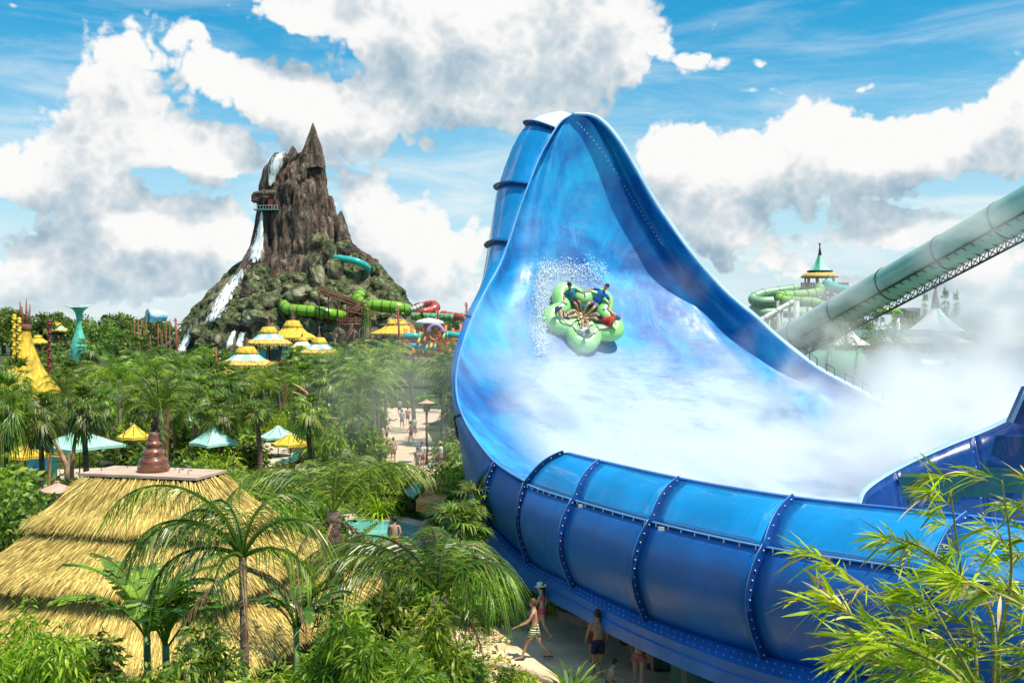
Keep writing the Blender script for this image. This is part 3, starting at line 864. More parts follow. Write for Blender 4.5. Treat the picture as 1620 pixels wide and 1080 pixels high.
def spiky_cloud(seed, n=60, L=1.0, w=.06, arch=1.0):
    "arching strap leaves out of one root (grasses, cycads)"
    rg = np.random.RandomState(seed); C = Cloud(); k = 6
    az = rg.uniform(0, 6.28, n); e0 = R(88)-rg.rand(n)**.8*R(60); ll = L*rg.uniform(.6, 1.1, n)
    t = np.linspace(0, 1, k)
    bars = []; p = np.stack([rg.normal(0, .05, n), rg.normal(0, .05, n), np.zeros(n)], -1)
    for j in range(k):
        e = e0-arch*1.4*t[j]**1.5
        d = np.stack([np.cos(az)*np.cos(e), np.sin(az)*np.cos(e), np.sin(e)], -1)
        if j: p = p+d*(ll/(k-1))[:, None]
        sd = np.stack([-np.sin(az), np.cos(az), 0*az], -1)
        ww = w*(.5+.5*math.sin(min(1, t[j]*1.6+.2)*PI*.5))*(1-t[j]**3)+.004
        bars.append(np.stack([p-sd*ww/2, p+sd*ww/2], 1))
    C.add(*quads_from(np.stack(bars, 1)))
    return C
def banana_cloud(seed, n=9, L=2.2, w=.5, z=0):
    rg = np.random.RandomState(seed); C = Cloud()
    for i in range(n):
        az = i*2.4+rg.uniform(-.3, .3); e0 = R(rg.uniform(55, 86)); k = 15
        p, d = rachis(np.array([0, 0, z]), az, e0, e0-R(rg.uniform(60, 110)), L*rg.uniform(.75, 1.1), k, rg, .3)
        t = np.linspace(0, 1, k); side = unit(np.cross(d, [0, 0, 1.0])); nu = np.cross(side, d)
        ww = np.where(t < .3, .02, w*.5*np.sin(np.clip((t-.3)/.7, 0, 1)**.7*PI)**.55+.01)
        # torn blade: separate strips either side
        for sg in (-1, 1):
            for j in range(4, k-1):
                if j % 1 == 0:
                    a0, a1 = p[j], p[j+1]*.94+p[j]*.06
                    o0 = side[j]*sg*ww[j]+nu[j]*(.25*ww[j])+d[j]*.06*L+np.array([0,0,-1])*ww[j]*rg.uniform(.1, .5); o1 = side[j]*sg*ww[j+1]+nu[j]*(.25*ww[j+1])+d[j]*.05*L+np.array([0,0,-1])*ww[j]*rg.uniform(.1, .5)
                    C.add(np.array([a0, a1, a1+o1, a0+o0]), np.array([[0, 1, 2, 3]]))
        C.add(*quads_from(np.stack([p-side*.018, p+side*.018], 1)[None]))
        C.add(*quads_from(np.stack([p-nu*.018, p+nu*.018], 1)[None]))
    return C
def make_plant(name, crown_mesh, tr=None, top=(0,0,0), label='', cat='palm', cname='crown'):
    t = thing(name, label, cat, (0, 0, -500))
    c = bpy.data.objects.new(cname, crown_mesh); link(c, t); c.location = top
    if tr is not None: link(bpy.data.objects.new('trunk', tr), t)
    return t

PROTO = {}
def proto(key, fn):
    if key not in PROTO: PROTO[key] = fn()
    return PROTO[key]
USED = set()
def plant(key, x, y, z=0, s=1.0, rz=None, label=None, group=None):
    src = PROTO[key]
    if rz is None: rz = rnd.uniform(0, 6.28)
    if key not in USED:
        USED.add(key); o = src; o.location = (x, y, z); o.rotation_euler = (0, 0, rz); o.scale = (s, s, s) if isinstance(s, (int, float)) else s
        if label: o['label'] = label
        if group: o['group'] = group
        return o
    return copy_tree(src, None, (x, y, z), rz, s, label, group)
def mk(key, name, crown, tm=None, label='', cat='palm', cname='crown', m=None):
    me = crown.mesh(name+'_'+cname, m)
    PROTO[key] = make_plant(name, me, tm[0] if tm else None, tm[1] if tm else (0, 0, 0), label, cat, cname)
for i, h in enumerate((4.2, 5.4, 6.6)):
    mk('fan%d' % i, 'fan_palm', fan_crown(10+i, 36, .95, .85, .30), trunk_mesh('trunk', h, .17, .15, i, M_TRUNK, .3, True), m=M_FAN)
for i, h in enumerate((4.6, 6.2)):
    mk('fea%d' % i, 'feather_palm', feather_crown(20+i, 18, 2.7, 30, .62, .8, .045), trunk_mesh('trunk', h, .15, .10, 5+i, M_TRUNKP, .3), m=M_FEA)
mk('date', 'feather_palm', feather_crown(27, 26, 2.6, 34, .42, .25, .04, e_lo=-10), trunk_mesh('trunk', 3.6, .24, .22, 9, M_TRUNK, .0, True), m=M_FEA)
for i in range(3):
    mk('shr%d' % i, 'leafy_shrub', shrub_cloud(30+i, 1.0, 1.1, 900, .17, .45), cat='shrub', cname='foliage', m=M_SHR)
mk('shrb', 'leafy_shrub', shrub_cloud(34, 1.0, 1.2, 1100, .20, .28, droop=.4), cat='shrub', cname='foliage', m=M_SHRB)
mk('shro', 'leafy_shrub', shrub_cloud(35, 1.0, 1.0, 900, .15, .4), cat='shrub', cname='foliage', m=M_SHRO)
mk('cane', 'clumping_palm', feather_crown(40, 22, 1.7, 20, .5, .6, .045, e_lo=10, e_hi=88), cat='palm', cname='fronds', m=M_FEA)
mk('caned', 'clumping_palm', feather_crown(41, 22, 1.7, 20, .5, .6, .05, e_lo=10, e_hi=88), cat='palm', cname='fronds', m=M_FEAD)
mk('spike', 'spiky_plant', spiky_cloud(42, 70, 1.1, .07, .7), cat='plant', cname='leaves', m=M_FAN)
mk('grass', 'tall_grass_clump', spiky_cloud(43, 160, 1.6, .035, 1.2), cat='plant', cname='leaves', m=M_SHRB)
mk('ban', 'banana_plant', banana_cloud(44), cat='plant', cname='leaves', m=M_BAN)
def tree_proto(key, seed, h, w, n, m, size=.42):
    rg = np.random.RandomState(seed); C = Cloud()
    mb = MB(); tips = []
    th = h*.45
    mb.tube([(0,0,0), (.1,0,th*.5), (0,.1,th)], [.035*h, .028*h, .02*h], 8)
    for i in range(9):
        a = i*2.4+rg.uniform(-.3, .3); r = w*rg.uniform(.3, .75); z = h*rg.uniform(.5, .86)
        tp = (math.cos(a)*r, math.sin(a)*r, z); tips.append(tp)
        mb.tube([(0,0,th*rg.uniform(.6,1)), (tp[0]*.5, tp[1]*.5, th+(z-th)*.4), tp], [.012*h, .008*h, .003*h], 5)
    tips.append((0, 0, h*.85))
    for tp in tips:
        for q in range(3):
            leaf_blob(C, rg, np.array(tp)+rg.normal(0, w*.13, 3), (w*rg.uniform(.2,.36), w*rg.uniform(.2,.36), h*rg.uniform(.07,.13)), n//30, size, .5, .2, .3)
    PROTO[key] = make_plant('broadleaf_tree', C.mesh('broadleaf_crown', m), mb.mesh('branches', M_WOOD), (0,0,0), '', 'tree')
tree_proto('tree0', 50, 8, 3.6, 3600, M_TREE)
tree_proto('tree1', 51, 7, 4.2, 3600, M_SHR)
tree_proto('treef', 52, 11, 5.0, 2600, M_TREE, .7)
# ================================================================ VOLCANO
VD = 240.0; PXM = VD/FPX
def vx(px): return (px-810)*PXM
def vz(py): return CAMZ-(py-HY)*PXM
def rock_mat():
    m, N, b = new_mat('volcano_rock')
    tc = N.n('ShaderNodeTexCoord').outputs['Object']
    sx = N.n('ShaderNodeSeparateXYZ'); N.t.links.new(tc, sx.inputs[0]); z = sx.outputs[2]
    st = N.noise(N.mapping(tc, scale=(1,1,.16)), .55, 8, .68, dist=.7)
    fine = N.noise(tc, 1.1, 8, .7)
    br = N.ramp(st, [(.28, (.012,.009,.008)), (.42, (.080,.060,.048)), (.54, (.20,.145,.110)), (.64, (.36,.275,.21)), (.76, (.56,.46,.37))])
    rd = N.noise(N.mapping(tc, scale=(1,1,.3)), .22, 4, .6)
    br = N.mix(N.rng(rd, .5, .68, 0, .40), br, (.13,.055,.036))
    gr = N.ramp(fine, [(.28, (.010,.015,.008)), (.44, (.055,.072,.030)), (.56, (.15,.175,.075)), (.70, (.38,.38,.21))])
    tan = N.ramp(N.noise(tc, .35, 6, .65), [(.3, (.07,.07,.04)), (.5, (.28,.25,.16)), (.7, (.55,.49,.36))])
    gr = N.mix(N.rng(N.noise(tc, .12, 4, .6), .50, .62, 0, .75), gr, tan)
    wob = N.math('MULTIPLY', N.math('SUBTRACT', N.noise(tc, .12, 4, .6), .5), 16)
    at = N.n('ShaderNodeAttribute'); at.attribute_name = 'moss'
    up = N.n('ShaderNodeNewGeometry'); su = N.n('ShaderNodeSeparateXYZ'); N.t.links.new(up.outputs['Normal'], su.inputs[0])
    mossy = N.math('ADD', at.outputs['Fac'], N.math('MULTIPLY', N.math('SUBTRACT', N.noise(tc, .3, 5, .6), .5), .7))
    c = N.mix(N.rng(mossy, .40, .60), br, gr)
    # darker along the cell edges
    pit = N.vor(N.mapping(tc, scale=(1,1,.5)), .8, 'DISTANCE_TO_EDGE')
    c = N.mix(N.rng(pit, .08, .0, 0, .55), c, (.018,.015,.010))
    N.put(b.inputs['Base Color'], c); set_in(b, Roughness=.92, Specular_IOR_Level=.25)
    bp = N.n('ShaderNodeBump'); bp.inputs['Strength'].default_value = 1.0; bp.inputs['Distance'].default_value = .9
    h = N.math('ADD', st, N.math('MULTIPLY', fine, .8)); N.put(bp.inputs['Height'], h); N.t.links.new(bp.outputs[0], b.inputs['Normal'])
    return m
M_ROCK = rock_mat()
def moss_attr(me, fn):
    co = np.zeros(len(me.vertices)*3, np.float32); me.vertices.foreach_get('co', co); co = co.reshape(-1, 3)
    a = me.attributes.new('moss', 'FLOAT', 'POINT'); a.data.foreach_set('value', fn(co).astype(np.float32))
volcano = thing('volcano', 'tall brown rock volcano with waterfalls, mossy green skirts and slides around its foot', 'volcano', (0, 0, 0))
VP = []   # (verts, faces) for ray casts
def spire(name, prof, cy, depth, seed, nz=150, nt=220, colamp=1.0, lump=.0, mossf=None, label=None, ridg=1.0):
    "prof: list (py, px_left, px_right, depth factor)"
    prof = sorted(prof, key=lambda q: -q[0])          # from the bottom up
    py = np.linspace(prof[0][0], prof[-1][0], nz)
    P_ = np.array(prof)[::-1]
    l = np.interp(py, P_[:, 0], P_[:, 1]); r = np.interp(py, P_[:, 0], P_[:, 2]); dfac = np.interp(py, P_[:, 0], P_[:, 3])
    th = np.linspace(0, 2*PI, nt, endpoint=False)
    cx = vx((l+r)/2)[:, None]; hw = ((r-l)/2*PXM)[:, None]; z = vz(py)[:, None]
    hd = hw*dfac[:, None]*depth
    X = np.cos(th)[None]; Y = np.sin(th)[None]
    # outline noise: vertical flutes + lumps
    base = np.stack([cx+hw*X, cy+hd*Y, z+0*X], -1)
    q = base*np.array([.16, .16, .035])
    fl = np.abs(fbm(q*1.6+seed, 4, seed)-.5)*2; fl2 = np.abs(fbm(q*4.2+seed*2, 3, seed+9)-.5)*2
    big = fbm(base*.055+seed, 3, seed+3)-.5
    f1, ed = cells(base*np.array([.17, .17, .13])+fbm(base*.12, 2, seed)[..., None]*1.5, seed); f1b, edb = cells(base*np.array([.38, .38, .30])+seed, seed+5)
    lumpv = (.62-f1)*1.0+(.6-f1b)*.38
    disp = colamp*(-(1-fl)**3*1.5-(1-fl2)**3*.7+.5+big*2.6*ridg)+lump*(lumpv*2.6)
    top = np.clip((z-vz(prof[-1][0]))/-3.0, 0, 1)
    disp = disp*np.minimum(1, hw/4.0)
    Rr = np.stack([X*np.ones_like(z), Y*np.ones_like(z), 0*X*z], -1)
    A = base+Rr*disp[..., None]
    A[..., 2] += (fbm(base*.25, 3, seed+20)-.5)*1.6*np.minimum(1, hw/3)
    mb = MB(); mb.grid(A, wrap=True); mb.add(np.vstack([A[-1], A[-1].mean(0)[None]+[0,0,.2]]), [(k, (k+1) % nt, nt) for k in range(nt)])
    o = mb.build(name, M_ROCK, volcano, label)
    moss_attr(o.data, mossf if mossf else (lambda c: c[:, 2]*0))
    VP.append(BVHTree.FromPolygons([Vector(v) for v in A.reshape(-1, 3)], [(i*nt+j, i*nt+(j+1) % nt, (i+1)*nt+(j+1) % nt, (i+1)*nt+j) for i in range(nz-1) for j in range(nt)]))
    return o
VCY = VD+8
mossc = lambda c: np.clip((28-c[:, 2])/16+.15*np.sin(c[:, 0]*.4), 0, .55)
spire('rock_column', [(500,378,560,.9),(450,388,545,.92),(400,398,532,.95),(350,403,525,.95),(320,410,519,.95),(290,414,515,.95),(262,428,512,.9),(245,440,508,.85),(236,452,505,.8),(230,470,503,.7)], VCY, .95, 3, 190, 260, 1.15, mossf=lambda c: np.clip((17-c[:, 2])/10, 0, .5))
spire('rock_spire', [(262,462,510,1),(240,466,506,1),(226,473,503,1),(212,477,497,1),(202,481,494,1),(194,483.5,491,1),(187,486,488,1)], VCY-2, 1.0, 5, 60, 80, .55, mossf=lambda c: np.clip((c[:, 2]-50)/12, 0, .46))
spire('rock_spire', [(480,338,450,.8),(450,350,444,.85),(420,368,438,.9),(400,380,432,1),(385,386,428,1),(350,394,426,1),(320,398,426,1),(290,400,436,1),(262,408,446,1),(245,418,452,1),(236,426,446,1)], VCY-3, 1.0, 8, 110, 110, .35, ridg=.35, mossf=lambda c: np.clip((24-c[:, 2])/10, 0, .8))
spire('rock_spire', [(275,420,475,1),(250,428,470,1),(234,438,462,1),(228,443,456,1),(220,446.5,451,1)], VCY+2, 1.0, 9, 40, 60, .3, ridg=.3)
spire('rock_spire', [(420,505,566,1),(396,508,557,1),(370,512,547,1),(350,516,541,1),(338,520,537,1),(330,525,533,1),(327,528,531,1)], VCY+1, .9, 12, 60, 90, .7, mossf=lambda c: np.clip((23-c[:, 2])/8, 0, .3))
skirt = [(585,212,690,.72),(560,230,680,.72),(530,254,672,.74),(510,270,666,.76),(490,286,657,.75),(470,303,644,.72),(450,320,624,.68),(430,337,608,.62),(412,353,596,.55),(398,367,578,.48),(386,377,562,.42),(368,388,546,.36),(345,395,536,.32),(320,399,524,.28),(300,402,514,.25)]
spire('mossy_skirt', skirt, VCY+4, 1.0, 21, 260, 420, .95, .65, mossf=lambda c: np.clip(.66-(c[:, 2]-24)/14, 0, .66), ridg=1.2)
# diagonal buttresses on the skirt
def lobe(p0, p1, r0, r1, seed, y0=None, y1=None):
    pass
def vhit(px, py, off=0.0):
    d = P(px, py, 1.0)-Vector((0,0,CAMZ)); d.normalize(); best = None
    for b in VP:
        h = b.ray_cast(Vector((0,0,CAMZ)), d)
        if h[0] is not None and (best is None or h[3] < best[3]): best = h
    if best is None: return P(px, py, VD-8)
    return best[0]-d*off
def vhit_in(px, py, off):
    for dx in (0, 3, 6, 9, 12, 16, 20, 26, 32):
        d = P(px+dx, py, 1.0)-Vector((0,0,CAMZ)); d.normalize()
        if any(b.ray_cast(Vector((0,0,CAMZ)), d)[0] is not None for b in VP): return vhit(px+dx, py, off)
    return vhit(px, py, off)
# boulders: heaped rocks, three shapes shared
def rock_shape(seed, n=18, m=12, ang=1.0):
    mb = MB(); mb.sphere((0,0,0), 1.0, n, m); V = mb.v[0]
    f1, ed = cells(V*1.1+seed*3.3, seed); nz = fbm(V*1.7+seed, 3, seed)
    V = V*(1+(.55-f1)*.55*ang+(nz-.5)*.5)[:, None]*np.array([1, .9, .85]); mb.v[0] = V
    for i in range(len(mb.sm)): mb.sm[i] = False
    me = mb.mesh('boulder', M_ROCK); moss_attr(me, lambda c: .50+.3*c[:, 2]); return me
ROCKS = [rock_shape(s) for s in (1, 4, 7, 9)]
rr = random.Random(5)
def boulder(px, py, r, parent=volcano, sink=.35, tall=1.0):
    p = vhit(px, py); o = bpy.data.objects.new('boulder', rr.choice(ROCKS)); link(o, parent)
    o.location = p+Vector((0, r*sink, -r*.2)); o.rotation_euler = (rr.uniform(-.4,.4), rr.uniform(-.4,.4), rr.uniform(0, 6.28)); o.scale = (r*rr.uniform(.8,1.2), r*rr.uniform(.8,1.2), r*tall*rr.uniform(.85,1.3))
    return o
for i in range(64):
    px = rr.uniform(300, 652); py = rr.uniform(462, 556)
    if px < 262+(560-py)*.75: continue
    if any(abs(px-a) < 20 and abs(py-b) < 14 for a, b in ((386,424),(375,440),(364,456),(357,467),(351,478),(345,488),(339,498),(331,512),(306,512),(298,530),(290,548),(292,508),(282,525),(372,522),(366,535),(384,524),(380,540))): continue
    boulder(px, py, rr.uniform(1.4, 3.4))
for px, py, r, tl in ((500,385,2.2,1.8),(515,400,2.6,1.8),(545,392,2.0,1.5),(492,415,2.4,2.2),(500,440,2.2,2),(475,440,2.2,1.1),(462,458,2.6,1.2),(560,410,2.2,1.4),(585,430,2.4,1.6),(610,470,2.2,1.4),(570,445,2.2,2),(530,430,2.2,2),(540,465,2.4,1.6),(402,436,2.4,1.3),(415,435,2.4,1.6),(430,455,2.8,1.3),(396,458,2.8,1.5),(486,520,4.2,1.3),(495,516,3.6,1.2),(415,485,3.4,1.4),(635,528,2.6,1.7),(586,530,3,1.2),(378,505,3.0,1.1),(320,525,3,1.),(600,455,2.3,2),(625,480,2.3,1.6)):
    boulder(px, py, r, tall=tl)
# waterfalls
def fall_mat():
    m, N, b = new_mat('falling_white_water')
    tc = N.n('ShaderNodeTexCoord').outputs['Object']; v = N.mapping(tc, scale=(1,1,.13))
    n = N.noise(v, 1.5, 7, .7, dist=.4)
    uv = N.n('ShaderNodeAttribute'); uv.attribute_name = 'edge'
    a = N.rng(N.math('ADD', N.math('MULTIPLY', N.math('SUBTRACT', n, .5), 6.5), N.math('MULTIPLY', uv.outputs['Fac'], 1.5)), .25, 1.25, 0, .93)
    N.put(b.inputs['Base Color'], (.86,.89,.90)); N.put(b.inputs['Alpha'], a); set_in(b, Roughness=.6)
    return m
M_FALL = fall_mat()
def waterfall(pts, label, n=26, off=.55):
    "pts: (px, py, half width px)"
    t = smooth_pts([Vector((a, b, c)) for a, b, c in pts], n); rows = []; 
    for q in t:
        row = []
        for k in range(9):
            s = k/8*2-1
            row.append(tuple(vhit_in(q.x+s*q.z, q.y, off+.5*(1-s*s))))
        rows.append(row)
    A = np.array(rows)
    for _ in range(3): A[1:-1, :, 1] = np.minimum(A[1:-1, :, 1], (A[:-2, :, 1]+A[2:, :, 1])/2)
    mb = MB(); mb.grid(A); o = mb.build('waterfall', M_FALL); tag(o, label, 'waterfall', 'waterfalls down the volcano')
    ends = np.clip(np.minimum(np.arange(n)+1, n-np.arange(n))/5, 0, 1)
    e = ((1-np.abs(np.linspace(-1, 1, 9))**1.6)[None]*(.35+.65*ends[:, None])-(.5*(1-ends))[:, None]).ravel(); at = o.data.attributes.new('edge', 'FLOAT', 'POINT'); at.data.foreach_set('value', e.astype(np.float32))
    return o
waterfall([(446,240,5),(440,250,11),(436,264,12),(432,278,8),(427,294,9)], 'topmost white waterfall spilling from the notch beside the volcano peak')
waterfall([(414,332,4),(413,355,5),(410,378,9),(406,398,14),(402,416,16)], 'waterfall fanning out below the balcony on the left of the rock column')
waterfall([(386,424,7),(375,440,9),(364,456,12),(351,478,14),(339,498,14),(331,512,9)], 'long slanting waterfall down the dark mossy left flank', off=2.0)
waterfall([(277,508,4),(270,525,6),(260,545,8),(252,562,7)], 'thin waterfall at the far left foot of the volcano', off=2.0)
waterfall([(306,512,5),(298,530,6),(290,548,9),(283,560,13)], 'waterfall at the foot of the volcano right behind the red totem pole', off=2.0)
waterfall([(372,522,5),(366,535,6),(360,550,6)], 'short waterfall among the lower rocks left of the teal huts', off=2.5)
waterfall([(384,524,6),(380,540,7),(376,552,8)], 'small cascade between boulders behind the nearest teal hut', off=2.5)
# balcony in the face
bx = MB(); c = vhit(424, 322, 0)
cave = MB(); cave.sphere(c+Vector((0,.6,0)), 1.0, 18, 12, sc=(2.9,1.3,1.9)); cave.build('cave_mouth', mat('painted_cave_shade', (.012,.009,.009), .95), volcano)  # solid near-black blob paints the shade of the cave hollow
bx.box(c+Vector((0,-1.4,-1.7)), (6.0, 1.6, .25)); bal = bx.build('balcony', mat('teal_steel', (.10,.30,.32), .5), volcano)
rl = MB()
for k in range(9): rl.box(c+Vector((-2.8+k*.7,-2.1,-1.15)), (.07,.07,.9))
rl.box(c+Vector((0,-2.1,-.68)), (5.8,.08,.08)); rl.build('railing', mat('pale_rail', (.5,.62,.62), .5), bal)
bx = MB()
M_DR = mat('dark_red', (.22,.03,.03), .6)
for k in (-2.2, -.6, 1.2, 2.4):
    p_ = MB(); p_.box(c+Vector((k,-1.9,-.4)), (.16,.16,2.5)); p_.build('balcony_post', M_DR, bal)
bx.box(c+Vector((.8,-.9,.1)), (1.1,.3,1.7)); bx.build('red_screen', M_DR, bal)
bb = boulder(417, 307, 2.5, tall=1.0, sink=.15); bb.data = rock_shape(13); bb.data.attributes['moss'].data.foreach_set('value', np.full(len(bb.data.vertices), .1, np.float32)); bb['label'] = 'tan rock brow above the balcony'
# tube slides round the foot
M_LIME = mat('lime_fibreglass', (.20,.42,.022), .25, .12, .3, coat=.5); M_LIMED = mat('dark_joint', (.05,.13,.02), .5)
M_TEAL = mat('teal_fibreglass', (.03,.42,.40), .25, .12, .3, coat=.5)
M_RED = mat('red_fibreglass', (.42,.06,.035), .3, .15, .3, coat=.4)
M_PALEG = mat('pale_green_fibreglass', (.16,.36,.17), .3, .12, .3, coat=.4)
def tube_slide(name, pts, r, m, label, joints=8, group=None, n=14, supports=None, open_top=False, jm=None, zg=0.0):
    t = thing(name, label, 'water slide', tuple(pts[0]), 0, group); off = Vector(pts[0])
    c = [p-off for p in smooth_pts(pts, 60)]
    mb = MB(); mb.tube(c, r, n); mb.build('tube', m, t)
    for k in range(joints):
        i = int((k+.5)/joints*58); mb = MB(); mb.tube([c[i], c[i]+(c[i+1]-c[i]).normalized()*max(.12, r*.16)], r*1.09, n); mb.build('joint', jm or M_LIMED, t)
    for i in (supports or []):
        q = c[i]; h = (q+off).z-zg; mb = MB(); mb.tube([q-Vector((0,0,r*.8)), q-Vector((0,0,h))], r*.28, 8); mb.build('support', mat_get('pale_column'), t)
    return t
_MC = {}
def mat_get(k):
    if k not in _MC:
        _MC[k] = {'pale_column': lambda: mat('pale_column', (.52,.54,.50), .7, .1, 1)}[k]()
    return _MC[k]
def vp(px, py, off): 
    q = vhit(px, py, off); return q
y1 = min(vhit(x, 495).y for x in (450, 480, 500, 530))-2.5
tube_slide('tube_slide', [P(449,482,y1+4), P(456,489,y1+1), P(475,491,y1), P(500,493,y1), P(525,497,y1+1), P(541,500,y1+4)], 1.35, M_LIME, 'lime green tube slide leaving the rocks left of the wooden stairs', 9)
y2 = min(vhit(x, 485).y for x in (565, 600, 640))-2.5
tube_slide('tube_slide', [P(571,465,y2+5), P(566,474,y2+1.5), P(578,481,y2), P(605,484,y2), P(632,487,y2), P(646,491,y2+3)], 1.45, M_LIME, 'lime green tube slide bending round the right foot of the volcano', 9)
y3 = min(vhit(x, 412).y for x in (530, 560, 580))-1.0
tube_slide('tube_slide', [P(520,408,y3+2), P(540,409,y3-1), P(562,413,y3-2), P(577,420,y3-1), P(581,427,y3+1), P(574,434,y3+3), P(563,437,y3+4)], .85, M_TEAL, 'thin teal slide curling out of the upper right flank', 9, jm=M_TEAL)
# timber stairs zigzag
M_TIMB = mat('brown_timber', (.20,.085,.05), .8, .3, 2)
stairs = thing('timber_stairs', 'brown timber stairway with railings zigzagging down in front of the rocks', 'stairs', (0, 0, 0))
ys = y1-3
def flight(a, b, w=2.2):
    a = Vector(a); b = Vector(b); d = b-a; L = d.length; mb = MB()
    n = max(6, int(L/.55))
    st = MB()
    for i in range(n): st.box(a+d*((i+.5)/n), (L/n*.8, w, .12))
    st.build('steps', M_TIMB, stairs)
    for s in (-w/2, w/2):
        mb = MB(); up = Vector((0, s, 1.15)); mb.tube([a+up, b+up], .09, 5); mb.tube([a+up*.55+Vector((0,s*.45,0)), b+up*.55+Vector((0,s*.45,0))], .06, 4); mb.tube([a+Vector((0,s,-.1)), b+Vector((0,s,-.1))], .16, 4)
        for i in range(0, n+1, 1): q = a+d*(i/n)+Vector((0,s,0)); mb.tube([q-Vector((0,0,.1)), q+Vector((0,0,1.15))], .07, 4)
        mb.build('railing', M_TIMB, stairs)
    for i in range(0, n+1, 4):
        q = a+d*(i/n); mb = MB(); mb.tube([q, Vector((q.x, q.y, max(0, q.z-6)))], .16, 5); mb.build('post', M_TIMB, stairs)
flight(P(505,462,ys), P(560,482,ys)); flight(P(560,482,ys-1), P(582,488,ys-1)); flight(P(572,486,ys-3), P(540,515,ys-3)); flight(P(535,512,ys-5), P(572,512,ys-5)); flight(P(552,492,ys-4), P(590,500,ys-4)); flight(P(560,520,ys-6), P(545,548,ys-6))
# ================================================================ PEOPLE
def skin_m(c): return mat('skin', c, .55, .10, 6, sub=.1)
SKIN = [skin_m((.50,.27,.17)), skin_m((.36,.18,.10)), skin_m((.58,.35,.24))]
HAIRM = [mat('dark_hair', (.018,.012,.010), .6, .3, 20), mat('brown_hair', (.10,.05,.02), .6, .3, 20), mat('fair_hair', (.35,.23,.10), .6, .3, 20)]
CL = {}
def cloth(c):
    if c not in CL: CL[c] = mat('cloth', c, .85, .12, 12, bump=.3, bscale=40)
    return CL[c]
M_EYE = mat('eye', (.02,.015,.012), .3); M_LIP = mat('lips', (.32,.09,.07), .5)
def P3(*a): return Vector(a)
def stand_pose(step=0.0, armL=.15, armR=-.15, bend=0.0, elbow=.25, lean=0.0):
    "metres, facing +X; step: leading leg reach"
    J = {}
    J['pel'] = P3(0,0,.95); J['sp'] = P3(.01+lean*.15,0,1.12); J['ch'] = P3(.02+lean*.35,0,1.34); J['nk'] = P3(.03+lean*.5,0,1.49); J['hd'] = P3(.06+lean*.6,0,1.62); J['ht'] = P3(.06+lean*.62,0,1.70)
    for s, n, st, ar in ((1,'L',step,armL), (-1,'R',-step,armR)):
        J['hip'+n] = P3(0, s*.09, .90)
        J['kn'+n] = P3(st*.5+.04, s*.10, .50+abs(st)*.02)
        J['an'+n] = P3(st-(.10 if st < 0 else 0), s*.10, .09+(.07 if st < 0 else 0)); J['to'+n] = J['an'+n]+P3(.17, s*.02, -.05-(.02 if st < 0 else 0))
        J['sh'+n] = P3(.02+lean*.42, s*.185, 1.42)
        J['el'+n] = J['sh'+n]+P3(ar*.9, s*.05, -.27)
        J['wr'+n] = J['el'+n]+P3(ar*.5+elbow, s*.0, -.24+elbow*.35)
        d = (J['wr'+n]-J['el'+n]).normalized(); J['ha'+n] = J['wr'+n]+d*.075
    return J
